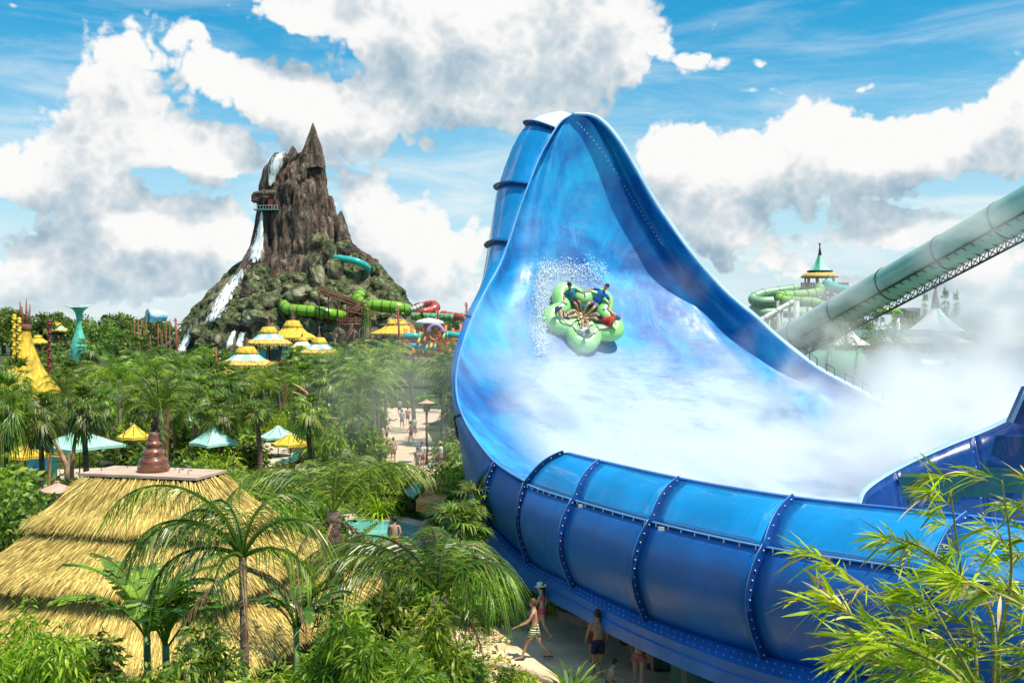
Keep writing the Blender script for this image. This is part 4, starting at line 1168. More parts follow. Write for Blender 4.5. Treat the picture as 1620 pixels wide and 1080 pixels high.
def make_person(name_label, J, skin=0, loc=(0,0,0), M=None, scale=1.0, hair=0, shirt=None, shorts=None, hat=None, bare=False, longhair=False, cap=None, group=None, fingers=True, shoes=None, woman=False, pattern=None):
    root = thing('person', name_label, 'person', (0,0,0), 0, group)
    J = dict(J); face_dir = J.pop('_face', Vector((1,0,0)))
    names = list(J.keys()); idx = {}; V = []; Rd = []; E = []
    rad = {'pel': .135, 'sp': .120, 'ch': .140, 'nk': .055, 'hd': .085, 'ht': .070, 'hip': .095, 'kn': .058, 'an': .040, 'to': .034, 'sh': .060, 'el': .040, 'wr': .027, 'ha': .030}
    if woman: rad.update({'sp': .10, 'ch': .12, 'sh': .05, 'el': .034, 'wr': .023})
    for n in names:
        k = n[:-1] if n[-1] in 'LR' and n[:-1] in rad else n
        idx[n] = len(V); V.append(J[n]); Rd.append(rad[k])
    def e(a, b): E.append((idx[a], idx[b]))
    e('pel','sp'); e('sp','ch'); e('ch','nk'); e('nk','hd'); e('hd','ht')
    for s in 'LR':
        e('pel','hip'+s); e('hip'+s,'kn'+s); e('kn'+s,'an'+s); e('an'+s,'to'+s); e('ch','sh'+s); e('sh'+s,'el'+s); e('el'+s,'wr'+s); e('wr'+s,'ha'+s)
        # mid calf and mid thigh for taper
        if fingers:
            d = (J['ha'+s]-J['wr'+s]).normalized(); sd = d.cross(Vector((0,0,1))); sd = sd.normalized() if sd.length > .1 else Vector((0,1,0)); up = sd.cross(d)
            for k in range(4):
                a = len(V); V.append(J['ha'+s]+d*.035+sd*(k-1.5)*.020); Rd.append(.0095); E.append((idx['ha'+s], a))
                V.append(V[a]+d*(.045, .055, .05, .038)[k]-up*.022+sd*(k-1.5)*.004); Rd.append(.008); E.append((a, a+1))
            a = len(V); V.append(J['wr'+s]+d*.035+sd*.042-up*.01); Rd.append(.011); E.append((idx['wr'+s], a)); V.append(V[a]+d*.035+sd*.015-up*.015); Rd.append(.009); E.append((a, a+1))
    me = bpy.data.meshes.new('body'); me.from_pydata([tuple(v) for v in V], E, []); me.materials.append(SKIN[skin])
    o = bpy.data.objects.new('body', me); link(o, root)
    sk = me.skin_vertices if len(me.skin_vertices) else None
    bm = bmesh.new(); bm.from_mesh(me); lay = bm.verts.layers.skin.verify(); bm.verts.ensure_lookup_table()
    for i, r in enumerate(Rd): bm.verts[i][lay].radius = (r, r)
    bm.verts[0][lay].use_root = True; bm.to_mesh(me); bm.free()
    sm = o.modifiers.new('skin', 'SKIN'); sm.use_smooth_shade = True; sm.branch_smoothing = .6
    ss = o.modifiers.new('sub', 'SUBSURF'); ss.levels = 1; ss.render_levels = 1
    # head frame
    hu = (J['ht']-J['nk']).normalized(); hf = face_dir
    hf = (hf-hu*hf.dot(hu)).normalized(); hs = hu.cross(hf)
    hc = J['hd']+hu*.035
    def hp(f, s, u): return hc+hf*f+hs*s+hu*u
    mb = MB(); mb.sphere((0,0,0), 1, 14, 10)
    A = mb.v[0]; A = A*np.array([.098,.080,.122]); A[:, 0] += np.where(A[:, 2] < -.03, .012, 0)
    Mx = np.array([list(hf), list(hs), list(hu)]); mb.v[0] = A @ Mx+np.array(hc)
    mb.tube([hp(.092,0,.01), hp(.118,0,-.022), hp(.096,0,-.03)], [.008,.014,.010], 6)
    for s in (-1, 1): mb.sphere(hp(0, s*.082, -.005), .018, 6, 4)
    ho = mb.build('head', SKIN[skin], root)
    fe = MB()
    for s in (-1, 1): fe.sphere(hp(.088, s*.033, .012), .011, 6, 4)
    fe.build('eyes', M_EYE, ho)
    fe = MB(); fe.tube([hp(.088,-.026,-.058), hp(.098,0,-.060), hp(.088,.026,-.058)], .007, 5); fe.build('mouth', M_LIP, ho)
    hm = MB(); hm.sphere((0,0,0), 1, 16, 10); A = hm.v[0]; A = A*np.array([.108,.092,.125])
    A[:, 0] -= .014; A[:, 2] += .018
    low = (A[:, 2] < .012+.5*np.maximum(0, A[:, 0])); A[low, 2] = np.maximum(A[low, 2], np.where(A[low, 0] > .02, .05, -.07)); 
    A = A*(1+.05*vnoise(A*60)[:, None]); hm.v[0] = A @ Mx+np.array(hc)
    if longhair: hm.tube([hp(-.07,0,.03), hp(-.105,0,-.08), hp(-.11,0,-.2), hp(-.09,.01,-.30)], [.06,.075,.06,.02], 8, aspect=.6)
    hm.build('hair', HAIRM[hair], ho)
    if cap is not None:
        c_ = MB(); c_.sphere((0,0,0), 1, 16, 8); A = c_.v[0]*np.array([.114,.100,.115]); A[:, 2] = np.maximum(A[:, 2], .0)+.045; c_.v[0] = A @ Mx+np.array(hc)
        c_.tube([hp(.08,0,.05), hp(.13,0,.048), hp(.185,0,.035)], [.075,.075,.045], 10, aspect=.14, up=hu); c_.build('cap', cloth(cap), root)
    if hat is not None:
        c_ = MB(); n = 20; prof = [(.21,.035),(.16,.045),(.105,.05),(.100,.12),(.085,.155),(.03,.17)]
        vv = []; 
        for r, z in prof:
            for k in range(n): a = 2*PI*k/n; vv.append(hp(r*math.cos(a), r*math.sin(a), z+.015*math.sin(2*a)*(r > .15)))
        ff = [(i*n+k, i*n+(k+1) % n, (i+1)*n+(k+1) % n, (i+1)*n+k) for i in range(5) for k in range(n)]+[tuple(5*n+k for k in range(n)), tuple(range(n))[::-1]]
        c_.add(vv, ff, 0, True); c_.build('sun_hat', cloth(hat), root)
    side = (J['shL']-J['shR']).normalized()
    if shirt is not None:
        s_ = MB(); s_.tube([J['pel']+(J['sp']-J['pel'])*-.1, J['sp'], J['ch'].lerp(J['sp'], .35), J['ch']+(J['nk']-J['ch'])*.25, J['ch'].lerp(J['nk'], .62), J['ch'].lerp(J['nk'], .9)], [.158,.150,.172,.185,.13,.070], 16, aspect=.74, up=side.cross((J['ch']-J['sp']).normalized()))
        for s in 'LR': s_.tube([J['ch'].lerp(J['sh'+s], .55), J['sh'+s], J['sh'+s].lerp(J['el'+s], .62)], [.085,.078,.068], 10)
        s_.build('shirt', cloth(shirt), root)
    if shorts is not None:
        s_ = MB(); up_ = side.cross((J['sp']-J['pel']).normalized())
        s_.tube([J['pel'].lerp(J['sp'], .45), J['pel'], J['pel'].lerp(J['sp'], -.5)], [.135,.158,.10], 14, aspect=.80, up=up_)
        k = .62 if not woman else .16
        for s in 'LR': s_.tube([J['hip'+s]+(J['pel']-J['hip'+s])*.3, J['hip'+s].lerp(J['kn'+s], k*.5), J['hip'+s].lerp(J['kn'+s], k)], [.112,.104,.092 if not woman else .1], 12)
        s_.build('swim_shorts' if not woman else 'swimsuit_bottom', pattern or cloth(shorts), root)
    if woman and shirt is None:
        s_ = MB(); s_.tube([J['ch'].lerp(J['sp'], .35), J['ch'].lerp(J['sp'], .05)], [.142,.150], 14, aspect=.78, up=side.cross((J['ch']-J['sp']).normalized())); s_.build('swimsuit_top', cloth(shorts or (.02,.02,.05)), root)
    if shoes is not None:
        for s in 'LR':
            s_ = MB(); a, b = J['an'+s], J['to'+s]; d = (b-a); d.z = 0; d.normalize(); s_.tube([a-d*.07+Vector((0,0,-.075)), a+Vector((0,0,-.078)), b+Vector((0,0,-.022)), b+d*.05+Vector((0,0,-.022))], [.035,.04,.048,.03], 8, aspect=.3); s_.build('sandal', cloth(shoes), root)
    if M is not None: root.matrix_world = M
    else: root.location = loc
    root.scale = (scale,)*3 if M is None else root.scale
    return root
def at_ground(px, py, face, label, z=.05, scale=1.0, **kw):
    "face: heading in degrees, 0 = to the right of the picture, 90 = away"
    J = kw.pop('J', None) or stand_pose(kw.pop('step', .0), kw.pop('armL', .12), kw.pop('armR', -.1), elbow=kw.pop('elbow', .12), lean=kw.pop('lean', 0))
    p = G(px, py, z); o = make_person(label, J, loc=tuple(p), scale=scale, **kw); o.rotation_euler = (0, 0, R(face)); return o
GP = 'people walking around the park'
def shorts_pattern():
    m, N, b = new_mat('striped_shorts'); tc = N.n('ShaderNodeTexCoord').outputs['Object']
    w = N.n('ShaderNodeTexWave', wave_type='BANDS', bands_direction='Z'); N.put(w.inputs['Vector'], tc); w.inputs['Scale'].default_value = 5; w.inputs['Distortion'].default_value = 2.5
    N.put(b.inputs['Base Color'], N.ramp(w.outputs[0], [(0,(.015,.02,.015)),(.45,(.02,.02,.02)),(.55,(.55,.62,.10)),(.85,(.75,.78,.7))], 'CONSTANT')); set_in(b, Roughness=.9); return m
at_ground(846, 1043, 172, 'boy in black and lime striped swim shorts striding along the near path', step=.36, armL=.16, armR=.05, elbow=.26, shorts=(.02,.02,.02), pattern=shorts_pattern(), hair=1, shoes=(.01,.01,.01), scale=.93)
at_ground(858, 1012, 160, 'person in a white sun hat walking behind the boy in striped shorts', step=-.25, hat=(.92,.86,.70), hair=0, longhair=True, woman=True, shorts=(.75,.12,.14), skin=2, scale=.92)
at_ground(946, 1072, 100, 'bare backed person in navy swim shorts standing beside the dark support post', shorts=(.012,.015,.04), skin=1, hair=0, scale=.98)
at_ground(940, 1052, 60, 'person standing close behind the bare backed one in navy shorts', shorts=(.10,.03,.03), skin=1, hair=1, scale=.90)
at_ground(1010, 1096, 70, 'person in a striped bikini standing beneath the slide behind the dark elbow pipe', woman=True, shorts=(.50,.14,.12), skin=0, hair=0, longhair=True, scale=.97, step=.12)
at_ground(1024, 1072, 250, 'person waiting in the shade right of the one in the bikini', shorts=(.05,.04,.03), skin=0, hair=1, scale=.97, step=-.1)
Jc = stand_pose(.1, lean=.25); 
for k in ('pel','sp','ch','nk','hd','ht','hipL','hipR','shL','shR','elL','elR','wrL','wrR','haL','haR'): Jc[k] = Jc[k]-Vector((.12,0,.45))
Jc['knL'] = P3(.28,.12,.48); Jc['knR'] = P3(.26,-.12,.46)
at_ground(968, 1104, 10, 'child crouching on the path in front of the navy shorts', J=Jc, shorts=(.05,.05,.06), skin=0, hair=0, scale=.72)
# the cluster further up the path
far = [(606,706,200,(.55,.50,.48),None,0,0,'person in a pale shirt walking up the far path at its left edge'),
 (612,702,200,None,(.02,.02,.03),1,0,'person in dark shorts beside the pale shirt on the far path'),
 (608,735,95,None,(.10,.10,.09),1,0,'person with bare back walking on the widest part of the far path'),
 (622,733,90,None,(.25,.12,.08),1,0,'person in brown shorts next to the bare back on the far path'),
 (636,678,85,(.62,.60,.58),(.3,.3,.3),2,1,'person in a pale shirt at the top of the far steps'),
 (645,672,90,(.50,.20,.15),(.05,.05,.05),0,0,'person in a rust coloured shirt at the top of the far steps'),
 (632,658,90,(.35,.33,.40),(.1,.1,.1),0,0,'person in a grey shirt on the highest terrace'),
 (655,690,270,(.60,.58,.52),(.2,.2,.2),0,2,'person standing by the far steps under the big palm'),
 (668,744,260,(.72,.72,.70),(.45,.10,.05),0,1,'person in a white top and red shorts beside the pale railing'),
 (661,752,250,(.45,.42,.36),(.4,.35,.3),0,1,'person in a khaki shirt at the railing'),
 (698,742,180,(.60,.66,.70),(.1,.12,.2),0,0,'person in a pale blue shirt by the bright plants right of the lantern'),
 (650,700,180,(.7,.3,.25),(.1,.1,.1),0,0,'person in a coral top near the lantern post'),
 (470,690,270,(.72,.66,.60),(.5,.4,.3),2,1,'person in a pale top standing on the sand behind the yellow parasol'),
 (420,633,250,(.65,.45,.35),(.1,.1,.1),0,0,'person by the timber rail in front of the dark palms'),
 (468,655,300,(.30,.2,.15),(.55,.35,.25),1,0,'person leaning beside the bent timber pole')]
for px, py, face, sh, st_, hr, wm, lab in far:
    at_ground(px, py, face, lab, shirt=sh, shorts=st_, hair=hr, fingers=False, step=rnd.uniform(-.2,.2), scale=rnd.uniform(.92,1.04), group=GP)
# somebody by the pool with a bare back
at_ground(624, 890, 95, 'bare backed person standing by the planted edge of the pool', z=.05, shorts=(.4,.1,.05), skin=0, hair=0, fingers=False)
at_ground(698, 742, 180, 'person in a straw hat behind the bright leaves right of the lantern', shirt=(.65,.70,.74), shorts=(.3,.1,.1), hat=(.45,.28,.12), fingers=False)

# ================================================================ RAFT ON THE WALL
rc, rn = on_wall(917, 514)
rn = (rn+Vector((-.10,-.50,.22))).normalized()
ru = Vector((1,0,0)); ru = (ru-rn*ru.dot(rn)).normalized(); rv = rn.cross(ru)
Mr = Matrix(((ru.x,rv.x,rn.x,0),(ru.y,rv.y,rn.y,0),(ru.z,rv.z,rn.z,0),(0,0,0,1)))
RS = 1.0
Mr = Matrix.Translation(rc+rn*.42) @ Mr @ Matrix.Rotation(R(-2), 4, 'Z') @ Matrix.Scale(1.2, 4)
def raft_mat():
    m, N, b = new_mat('green_vinyl'); tc = N.n('ShaderNodeTexCoord').outputs['Object']
    n = N.noise(tc, 2, 4, .6)
    N.put(b.inputs['Base Color'], N.mix(N.rng(n, .3, .7), (.20,.55,.13), (.34,.66,.24))); set_in(b, Roughness=.28, Coat_Weight=.4)
    return m
M_RAFT = raft_mat(); M_SEAT = mat('turquoise_vinyl', (.02,.42,.50), .35, .1, 4); M_RFL = mat('lime_vinyl_floor', (.34,.60,.10), .4, .12, 3)
raft = thing('raft', 'green cloverleaf inflatable raft carrying five riders down the blue wall', 'raft'); raft.matrix_world = Mr
def clover(a, r0=1.14, amp=.26, ph=R(54)): 
    r = r0+amp*math.cos(5*(a-ph)); return Vector((r*math.cos(a), r*math.sin(a), 0))
mb = MB(); mb.tube([clover(2*PI*k/120)+Vector((0,0,.22)) for k in range(120)], .335, 16, closed=True, up=(0,0,1)); mb.build('outer_tube', M_RAFT, raft)
mb = MB(); mb.tube([clover(2*PI*k/120, .84, .24)+Vector((0,0,.16)) for k in range(120)], .17, 10, closed=True, up=(0,0,1)); mb.build('seat_cushion', M_SEAT, raft)
mb = MB(); V = [(0,0,.06)]+[tuple(clover(2*PI*k/80, 1.0, .25)+Vector((0,0,.04))) for k in range(80)]; mb.add(V, [(0,1+k,1+(k+1)%80) for k in range(80)], 0, True); mb.build('floor', M_RFL, raft)
for k in range(5):
    a = R(54+72*k+36); mb = MB(); c = clover(a)+Vector((0,0,.55)); mb.tube([c+Vector((math.cos(a)*.12-.0,math.sin(a)*.12,0)), c+Vector((0,0,.06)), c-Vector((math.cos(a)*.12,math.sin(a)*.12,0))], .022, 6); mb.build('handle', M_SEAT, raft)
mb = MB(); q = clover(R(198), 1.38, .26)+Vector((0,0,.42)); mb.lathe([(.055,0),(.055,.02),(.0,.022)], 12, q); mb.build('valve', mat('white_valve', (.8,.8,.78), .4), raft)
def rider(deg, label, size=1.0, arms='tube', turn=0, **kw):
    a = R(deg); e = Vector((math.cos(a), math.sin(a), 0)); s = Vector((-math.sin(a), math.cos(a), 0)); z = Vector((0,0,1))
    def q(r, l, h): return e*r+s*l+z*h
    J = {}
    k = size
    pr = .78; 
    J['pel'] = q(pr, 0, .40); J['sp'] = q(pr+.12*k, 0, .40+.13*k); J['ch'] = q(pr+.30*k, 0, .40+.28*k); J['nk'] = q(pr+.41*k, 0, .40+.40*k); J['hd'] = q(pr+.48*k, 0, .40+.52*k); J['ht'] = q(pr+.50*k, 0, .40+.60*k)
    for n, sg in (('L', 1), ('R', -1)):
        J['hip'+n] = q(pr-.05, sg*.10*k, .38); J['kn'+n] = q(pr-.36*k, sg*.13*k, .38+.20*k); J['an'+n] = q(pr-.70*k, sg*.07*k, .20); J['to'+n] = q(pr-.80*k, sg*.09*k, .30)
        J['sh'+n] = q(pr+.35*k, sg*.19*k, .40+.32*k)
        J['el'+n] = q(pr+.26*k, sg*.43*k, .40+.22*k); J['wr'+n] = q(pr+.02*k, sg*.56*k, .46+.12*k)
        d = (J['wr'+n]-J['el'+n]).normalized(); J['ha'+n] = J['wr'+n]+d*.075
    J['_face'] = -e+z*.35
    Jn = {kk: vv for kk, vv in J.items()}
    return make_person(label, Jn, M=Mr, **kw)

navy = mat('navy_print', (.02,.03,.09), .8, .2, 30, col2=(.25,.28,.35))
rider(54, 'man in a bright blue t shirt sitting highest in the raft', 1.08, skin=0, hair=0, shirt=(.012,.14,.42), shorts=(.02,.03,.08), pattern=navy)
rider(126, 'boy in a teal shirt sitting in the upper left lobe of the raft', .82, skin=1, hair=0, shirt=(.02,.16,.20), shorts=(.02,.02,.03))
rider(198, 'woman in a dark visor cap and dark swimsuit in the left lobe of the raft', .95, skin=2, hair=0, woman=True, longhair=True, shorts=(.015,.015,.035), cap=(.02,.03,.10))
rider(270, 'person in a white patterned top in the lowest lobe of the raft', .88, skin=0, hair=0, shirt=(.50,.48,.48), shorts=(.05,.04,.05), woman=True)
rider(342, 'person in a red t shirt and grey cap in the right lobe of the raft', .95, skin=0, hair=1, shirt=(.50,.02,.03), shorts=(.015,.015,.02), cap=(.14,.17,.20))
# ================================================================ WATER + MIST
def film_mat():
    m, N, b = new_mat('foaming_water')
    tc = N.n('ShaderNodeTexCoord').outputs['Object']
    sx = N.n('ShaderNodeSeparateXYZ'); N.t.links.new(tc, sx.inputs[0])
    low = N.rng(sx.outputs[2], 10.2, 4.2, 0, 1)
    right = N.rng(sx.outputs[0], 10, 2, 0, 1)
    big = N.noise(tc, .42, 4, .55, dist=.6)
    st = N.noise(N.mapping(tc, rot=(0,R(-28),0), scale=(.32,1,3.0)), 1.5, 10, .74, dist=.5)
    sp = N.vor(N.vmath('ADD', tc, N.vmath('SCALE', N.noise(tc, 3, 3, .6, out='Color'), scale=.5)), 5.5, 'DISTANCE_TO_EDGE')
    lace = N.rng(sp, .10, .0, 0, 1)
    v = N.math('ADD', N.math('MULTIPLY', low, 1.7), N.math('MULTIPLY', N.math('SUBTRACT', big, .5), 2.0))
    wake = N.n('ShaderNodeTexGradient', gradient_type='SPHERICAL')
    wc = on_wall(890, 450)[0]; N.put(wake.inputs[0], N.mapping(tc, tuple(wc), (0,R(20),0), (2.9,3.6,1.6), 'TEXTURE'))
    wake2 = N.n('ShaderNodeTexGradient', gradient_type='SPHERICAL')
    wc2 = on_wall(880, 600)[0]; N.put(wake2.inputs[0], N.mapping(tc, tuple(wc2), (0,R(-45),0), (4.2,4.8,1.4), 'TEXTURE'))
    wake3 = N.n('ShaderNodeTexGradient', gradient_type='SPHERICAL')
    wc3 = on_wall(862, 500)[0]; N.put(wake3.inputs[0], N.mapping(tc, tuple(wc3), (0,0,0), (1.1,3.6,2.7), 'TEXTURE'))
    v = N.math('ADD', v, N.math('MULTIPLY', wake.outputs['Fac'], 1.0)); v = N.math('ADD', v, N.math('MULTIPLY', wake2.outputs['Fac'], .8)); v = N.math('ADD', v, N.math('MULTIPLY', wake3.outputs['Fac'], 1.1))
    v = N.math('ADD', v, N.math('MULTIPLY', N.math('SUBTRACT', st, .5), N.rng(sx.outputs[2], 11, 5, .8, 2.0))); v = N.math('ADD', v, N.math('MULTIPLY', lace, .14))
    a = N.rng(v, -.10, 1.75, 0, .93)
    N.put(b.inputs['Base Color'], (.40,.50,.64)); ea = N.n('ShaderNodeAttribute'); ea.attribute_name = 'edge'; N.put(b.inputs['Alpha'], N.math('MULTIPLY', a, ea.outputs['Fac'])); set_in(b, Roughness=.8, Specular_IOR_Level=.2)
    bp = N.n('ShaderNodeBump'); bp.inputs['Strength'].default_value = .6; bp.inputs['Distance'].default_value = .12
    N.put(bp.inputs['Height'], st); N.t.links.new(bp.outputs[0], b.inputs['Normal'])
    return m
nrm = np.zeros_like(surf); gu = np.gradient(surf, axis=1); gv = np.gradient(surf, axis=0); nrm = np.cross(gu, gv); nrm = unit(nrm)
nrm *= np.sign((nrm*(np.array([0,0,CAMZ])-surf)).sum(-1, keepdims=True))
fs = surf+nrm*.06
FR = fs[12:, 4:64]; mb = MB(); mb.grid(FR, flip=True); wf = mb.build('white_water', film_mat()); ew = np.clip(np.minimum(np.arange(60), 59-np.arange(60))/9, 0, 1); ew = ew*ew*(3-2*ew); at_ = wf.data.attributes.new('edge', 'FLOAT', 'POINT'); at_.data.foreach_set('value', np.tile(ew, FR.shape[0]).astype(np.float32)); tag(wf, 'sheet of foaming white water running down the blue wall into the bowl', 'water', kind='structure')
# droplets thrown up around the raft
rg = np.random.RandomState(3); C = Cloud()
n = 7000; pts = []
for _ in range(n):
    t = rg.rand()
    if rg.rand() < .6:
        px = 852+rg.normal(0, 7)+ (0 if rg.rand()<.6 else rg.uniform(0,60)); py = 415+rg.rand()**.8*150
        if px > 862 and py > 440: px = 856+rg.normal(0,6)
    else: px = rg.uniform(852, 955); py = 432+rg.normal(0, 11)
    h = on_wall(px, py)
    if h[0] is None: continue
    pts.append(np.array(h[0]+h[1]*abs(rg.normal(0, .22))))
pts = np.array(pts); n = len(pts); s = (.006+.034*rg.rand(n)**4)[:, None]
oc = np.array([(1,0,0),(-1,0,0),(0,1,0),(0,-1,0),(0,0,1),(0,0,-1)], float)
V = (pts[:, None]+oc[None]*s[:, None]).reshape(-1, 3)
F = (np.arange(n)*6)[:, None, None]+np.array([(0,2,4),(2,1,4),(1,3,4),(3,0,4),(2,0,5),(1,2,5),(3,1,5),(0,3,5)])[None]
dm = bpy.data.objects.new('spray_droplets', fastmesh('spray_droplets', V, F.reshape(-1, 3), mat('white_drops', (.85,.9,.93), .3, .05))); link(dm)
tag(dm, 'white droplets thrown up around the green raft', 'spray', kind='stuff')

def mist_domain(name, lo, hi, blobs, label, dens=1.0, nscale=.16, thr=(.36,.66), step=.8):
    mb = MB(); c = [(a+b)/2 for a, b in zip(lo, hi)]; mb.box((0,0,0), [b-a for a, b in zip(lo, hi)])
    m = bpy.data.materials.new(name); m.use_nodes = True; N = NT(m.node_tree); m.node_tree.nodes.remove(m.node_tree.nodes['Principled BSDF'])
    tc = N.n('ShaderNodeNewGeometry').outputs['Position']
    wv = N.vmath('ADD', tc, N.vmath('SCALE', N.vmath('SUBTRACT', N.noise(tc, .10, 2, .5, out='Color'), (.5,.5,.5)), scale=5.0))
    acc = None
    for (p, rad, w) in blobs:
        g_ = N.n('ShaderNodeTexGradient', gradient_type='SPHERICAL'); N.put(g_.inputs[0], N.mapping(wv, tuple(p), (0,0,0), rad, 'TEXTURE'))
        t = N.math('MULTIPLY', g_.outputs['Fac'], w); acc = t if acc is None else N.math('ADD', acc, t)
    n = N.noise(N.mapping(tc, scale=(1,1,1.2)), nscale, 5, .6, dist=.5)
    d = N.math('MULTIPLY', acc, N.rng(n, thr[0], thr[1], .0, 1))
    pv = N.n('ShaderNodeVolumePrincipled'); pv.inputs['Color'].default_value = (.95,.955,.965,1); pv.inputs['Anisotropy'].default_value = .1
    N.put(pv.inputs['Density'], N.math('MULTIPLY', d, dens))
    N.t.links.new(pv.outputs[0], N.t.nodes['Material Output'].inputs['Volume'])
    m.cycles.volume_step_rate = step; m.cycles.homogeneous_volume = False
    o = mb.build(name, m); o.location = c; tag(o, label, 'mist', kind='stuff'); return o
mist_domain('mist', (-10,29.5,.8), (33,69,19.5), [
    (S(1540,700,36), (10,9,4.4), 1.1), (S(1650,610,42), (11,9,5.8), 1.5), (S(1330,755,34), (11,6,3.2), .50), (S(1130,775,34), (11,5,3.0), .20),
    (S(1480,580,46), (8,6,2.8), .38), (S(1560,500,50), (7,6,3.0), .30), (S(1290,510,48), (4.5,4,2.6), .55), (S(1535,385,42.5), (3.6,4,2.2), .42), (S(1210,570,38.5), (3,2.5,2.0), .45),
    (S(830,600,32.5), (3.4,2.8,3.4), .55), (S(850,370,37.6), (2.4,1.4,2.0), .12), (S(1060,440,39.2), (2.2,1.4,1.6), .16), (S(1000,640,35.5), (5,2.5,2.4), .12), (S(1330,660,38), (4,3,1.8), .5), (S(950,720,33), (7,3,2.4), .10), (S(1170,630,37.5), (5,2.4,2.4), .70), (S(1270,625,38.5), (2.6,2,1.5), .7)],
    'white mist billowing up out of the bowl of the blue slide', 1.0, .30, (.42,.62), .14)
mist_domain('mist', (-14,46,.2), (-2.5,64,9.5), [(P(640,640,55), (6.5,8,6.0), .045)], 'thin spray drifting over the far path left of the slide', 1.0, .2, (.3,.6), .5)

# ================================================================ GREEN SLIDES ON THE RIGHT
def green_shell():
    m, N, b = new_mat('sea_green_fibreglass'); tc = N.n('ShaderNodeTexCoord').outputs['Object']
    n = N.noise(tc, .6, 6, .6); n2 = N.noise(N.mapping(tc, rot=(0,R(30),0), scale=(.3,1,3)), 2.5, 6, .6)
    c = N.mix(N.rng(n, .3, .7), (.24,.46,.35), (.33,.56,.43)); c = N.mix(N.rng(n2, .58, .8, 0, .5), c, (.30,.46,.36))
    N.put(b.inputs['Base Color'], c); set_in(b, Roughness=.28, Coat_Weight=.4); return m
M_GRN = green_shell(); M_DKST = mat('dark_steel', (.03,.05,.045), .5, .3, 4)
gt = thing('green_slide', 'long straight sea green slide tube on a steel truss climbing to the upper right', 'water slide')
A0 = S(1208,560,60); A1 = S(1680,297,40.5); dA = (A1-A0)*1.5; A1 = A0+dA; LA_ = dA.length; dn = dA.normalized()
sidev = dn.cross(Vector((0,0,1))).normalized(); upv = sidev.cross(dn)
npan = 6
cuts = [0, .113, .227, .347, .467, .573, .667, .78, .89, 1.0]
for k in range(9):
    mb = MB(); mb.tube([A0+dA*cuts[k], A0+dA*cuts[k+1]], 1.06, 26, cap=False); mb.build('tube_section', M_GRN, gt)
    q = A0+dA*cuts[k+1]; mb = MB(); mb.tube([q-dn*.05, q+dn*.05], 1.10, 26); mb.build('joint', M_DKST, gt)
for (uo, so) in ((-.62,-.98),(-1.36,-.42),(-.62,.98)):
    mb = MB(); mb.tube([A0+upv*uo+sidev*so, A1+upv*uo+sidev*so], .065, 6); mb.build('truss_chord', M_DKST, gt)
nb = 64
for f in (.72, .98):
    q = A0+dA*f; mb = MB(); mb.tube([q-upv*1.2, Vector((q.x, q.y, 0))], .35, 10); mb.build('support', M_DKST, gt)
br = MB()
for k in range(nb):
    a = A0+dA*(k/nb); b2 = A0+dA*((k+.5)/nb); c = A0+dA*((k+1)/nb)
    top = upv*-.62+sidev*-.98; bot = upv*-1.36+sidev*-.42; top2 = upv*-.62+sidev*.98
    for (p, q) in ((a+top, b2+bot), (b2+bot, c+top), (a+top2, b2+bot)):
        mb = MB(); mb.tube([p, q], .032, 4); mb.build('truss_brace', M_DKST, gt)
lt = thing('green_slide', 'pale green ribbed tube lying low behind the rim railing', 'water slide')
B0 = S(1296,592,50); B1 = S(1640,604,46)
dB = B1-B0; du = dB.normalized()
mb = MB(); mb.tube([B0+Vector((-1.0,1.0,-.6)), B0, B1], 1.5, 26); mb.build('tube', mat('pale_sea_green', (.16,.40,.26), .3, .12, .5, coat=.5), lt)
for f in (.06, .20, .42, .62, .82):
    q = B0+dB*f; mb = MB(); mb.tube([q-du*.12, q+du*.08], 1.66, 26); mb.build('rib', mat('sea_green_rib', (.07,.24,.16), .4), lt)
for f in (.1, .5, .9):
    q = B0+dB*f; mb = MB(); mb.tube([q, Vector((q.x,q.y,0))], .3, 10); mb.build('support', M_GRN, lt)
# brackets along the rim of the big slide
rimc = smooth_pts(RIM_R, 90)
for px, py in ((1280,562),(1304,576),(1333,594),(1362,610),(1386,620),(1416,630),(1446,640),(1482,646)):
    i = min(range(90), key=lambda j: abs(810+rimc[j].x/rimc[j].y*FPX-px)); q = rimc[i]; d = (rimc[i+1]-rimc[i-1]).normalized(); o_ = Vector((.1,.35,0))
    mb = MB(); mb.tube([q+o_*.2, q+o_*.3+Vector((0,0,.52)), q+o_*.3+Vector((0,0,.52))+d*.44, q+o_*.2+d*.44], .035, 5); mb.build('rim_bracket', M_DKST, slide)
# far part of the slide: the runout wall coming in from the right
M_BLUE_SHADE = fibre('shaded_blue_fibreglass', (.004,.035,.19), rough=.15, coat=.7, dirt=.05)  # blue darkened to paint in the wall's shaded side
W_IN = [S(1362,800,19.6), S(1370,778,20.2), S(1395,758,20.8), S(1440,733,21.4), S(1500,706,21.8), S(1560,682,22.0), S(1620,655,22.0), S(1700,628,21.8)]
top_ = smooth_pts(W_IN, 40); ro = thing('slide_runout', 'shade-darkened blue outer wall of the slide runout rising at the right behind the bamboo', 'water slide')
def run_rows(i0, i1):
    g = []
    for i in range(i0, i1+1):
        p = top_[i]; t = i/39
        hgt = .7+3.6*min(1, t*2.2)**.7
        row = []
        for k in range(12):
            s = k/11; row.append(tuple(p+Vector((.15*s, -.75*math.sin(s*PI*.62)*min(1, t*4), -hgt*s))))
        g.append(row)
    return np.array(g)
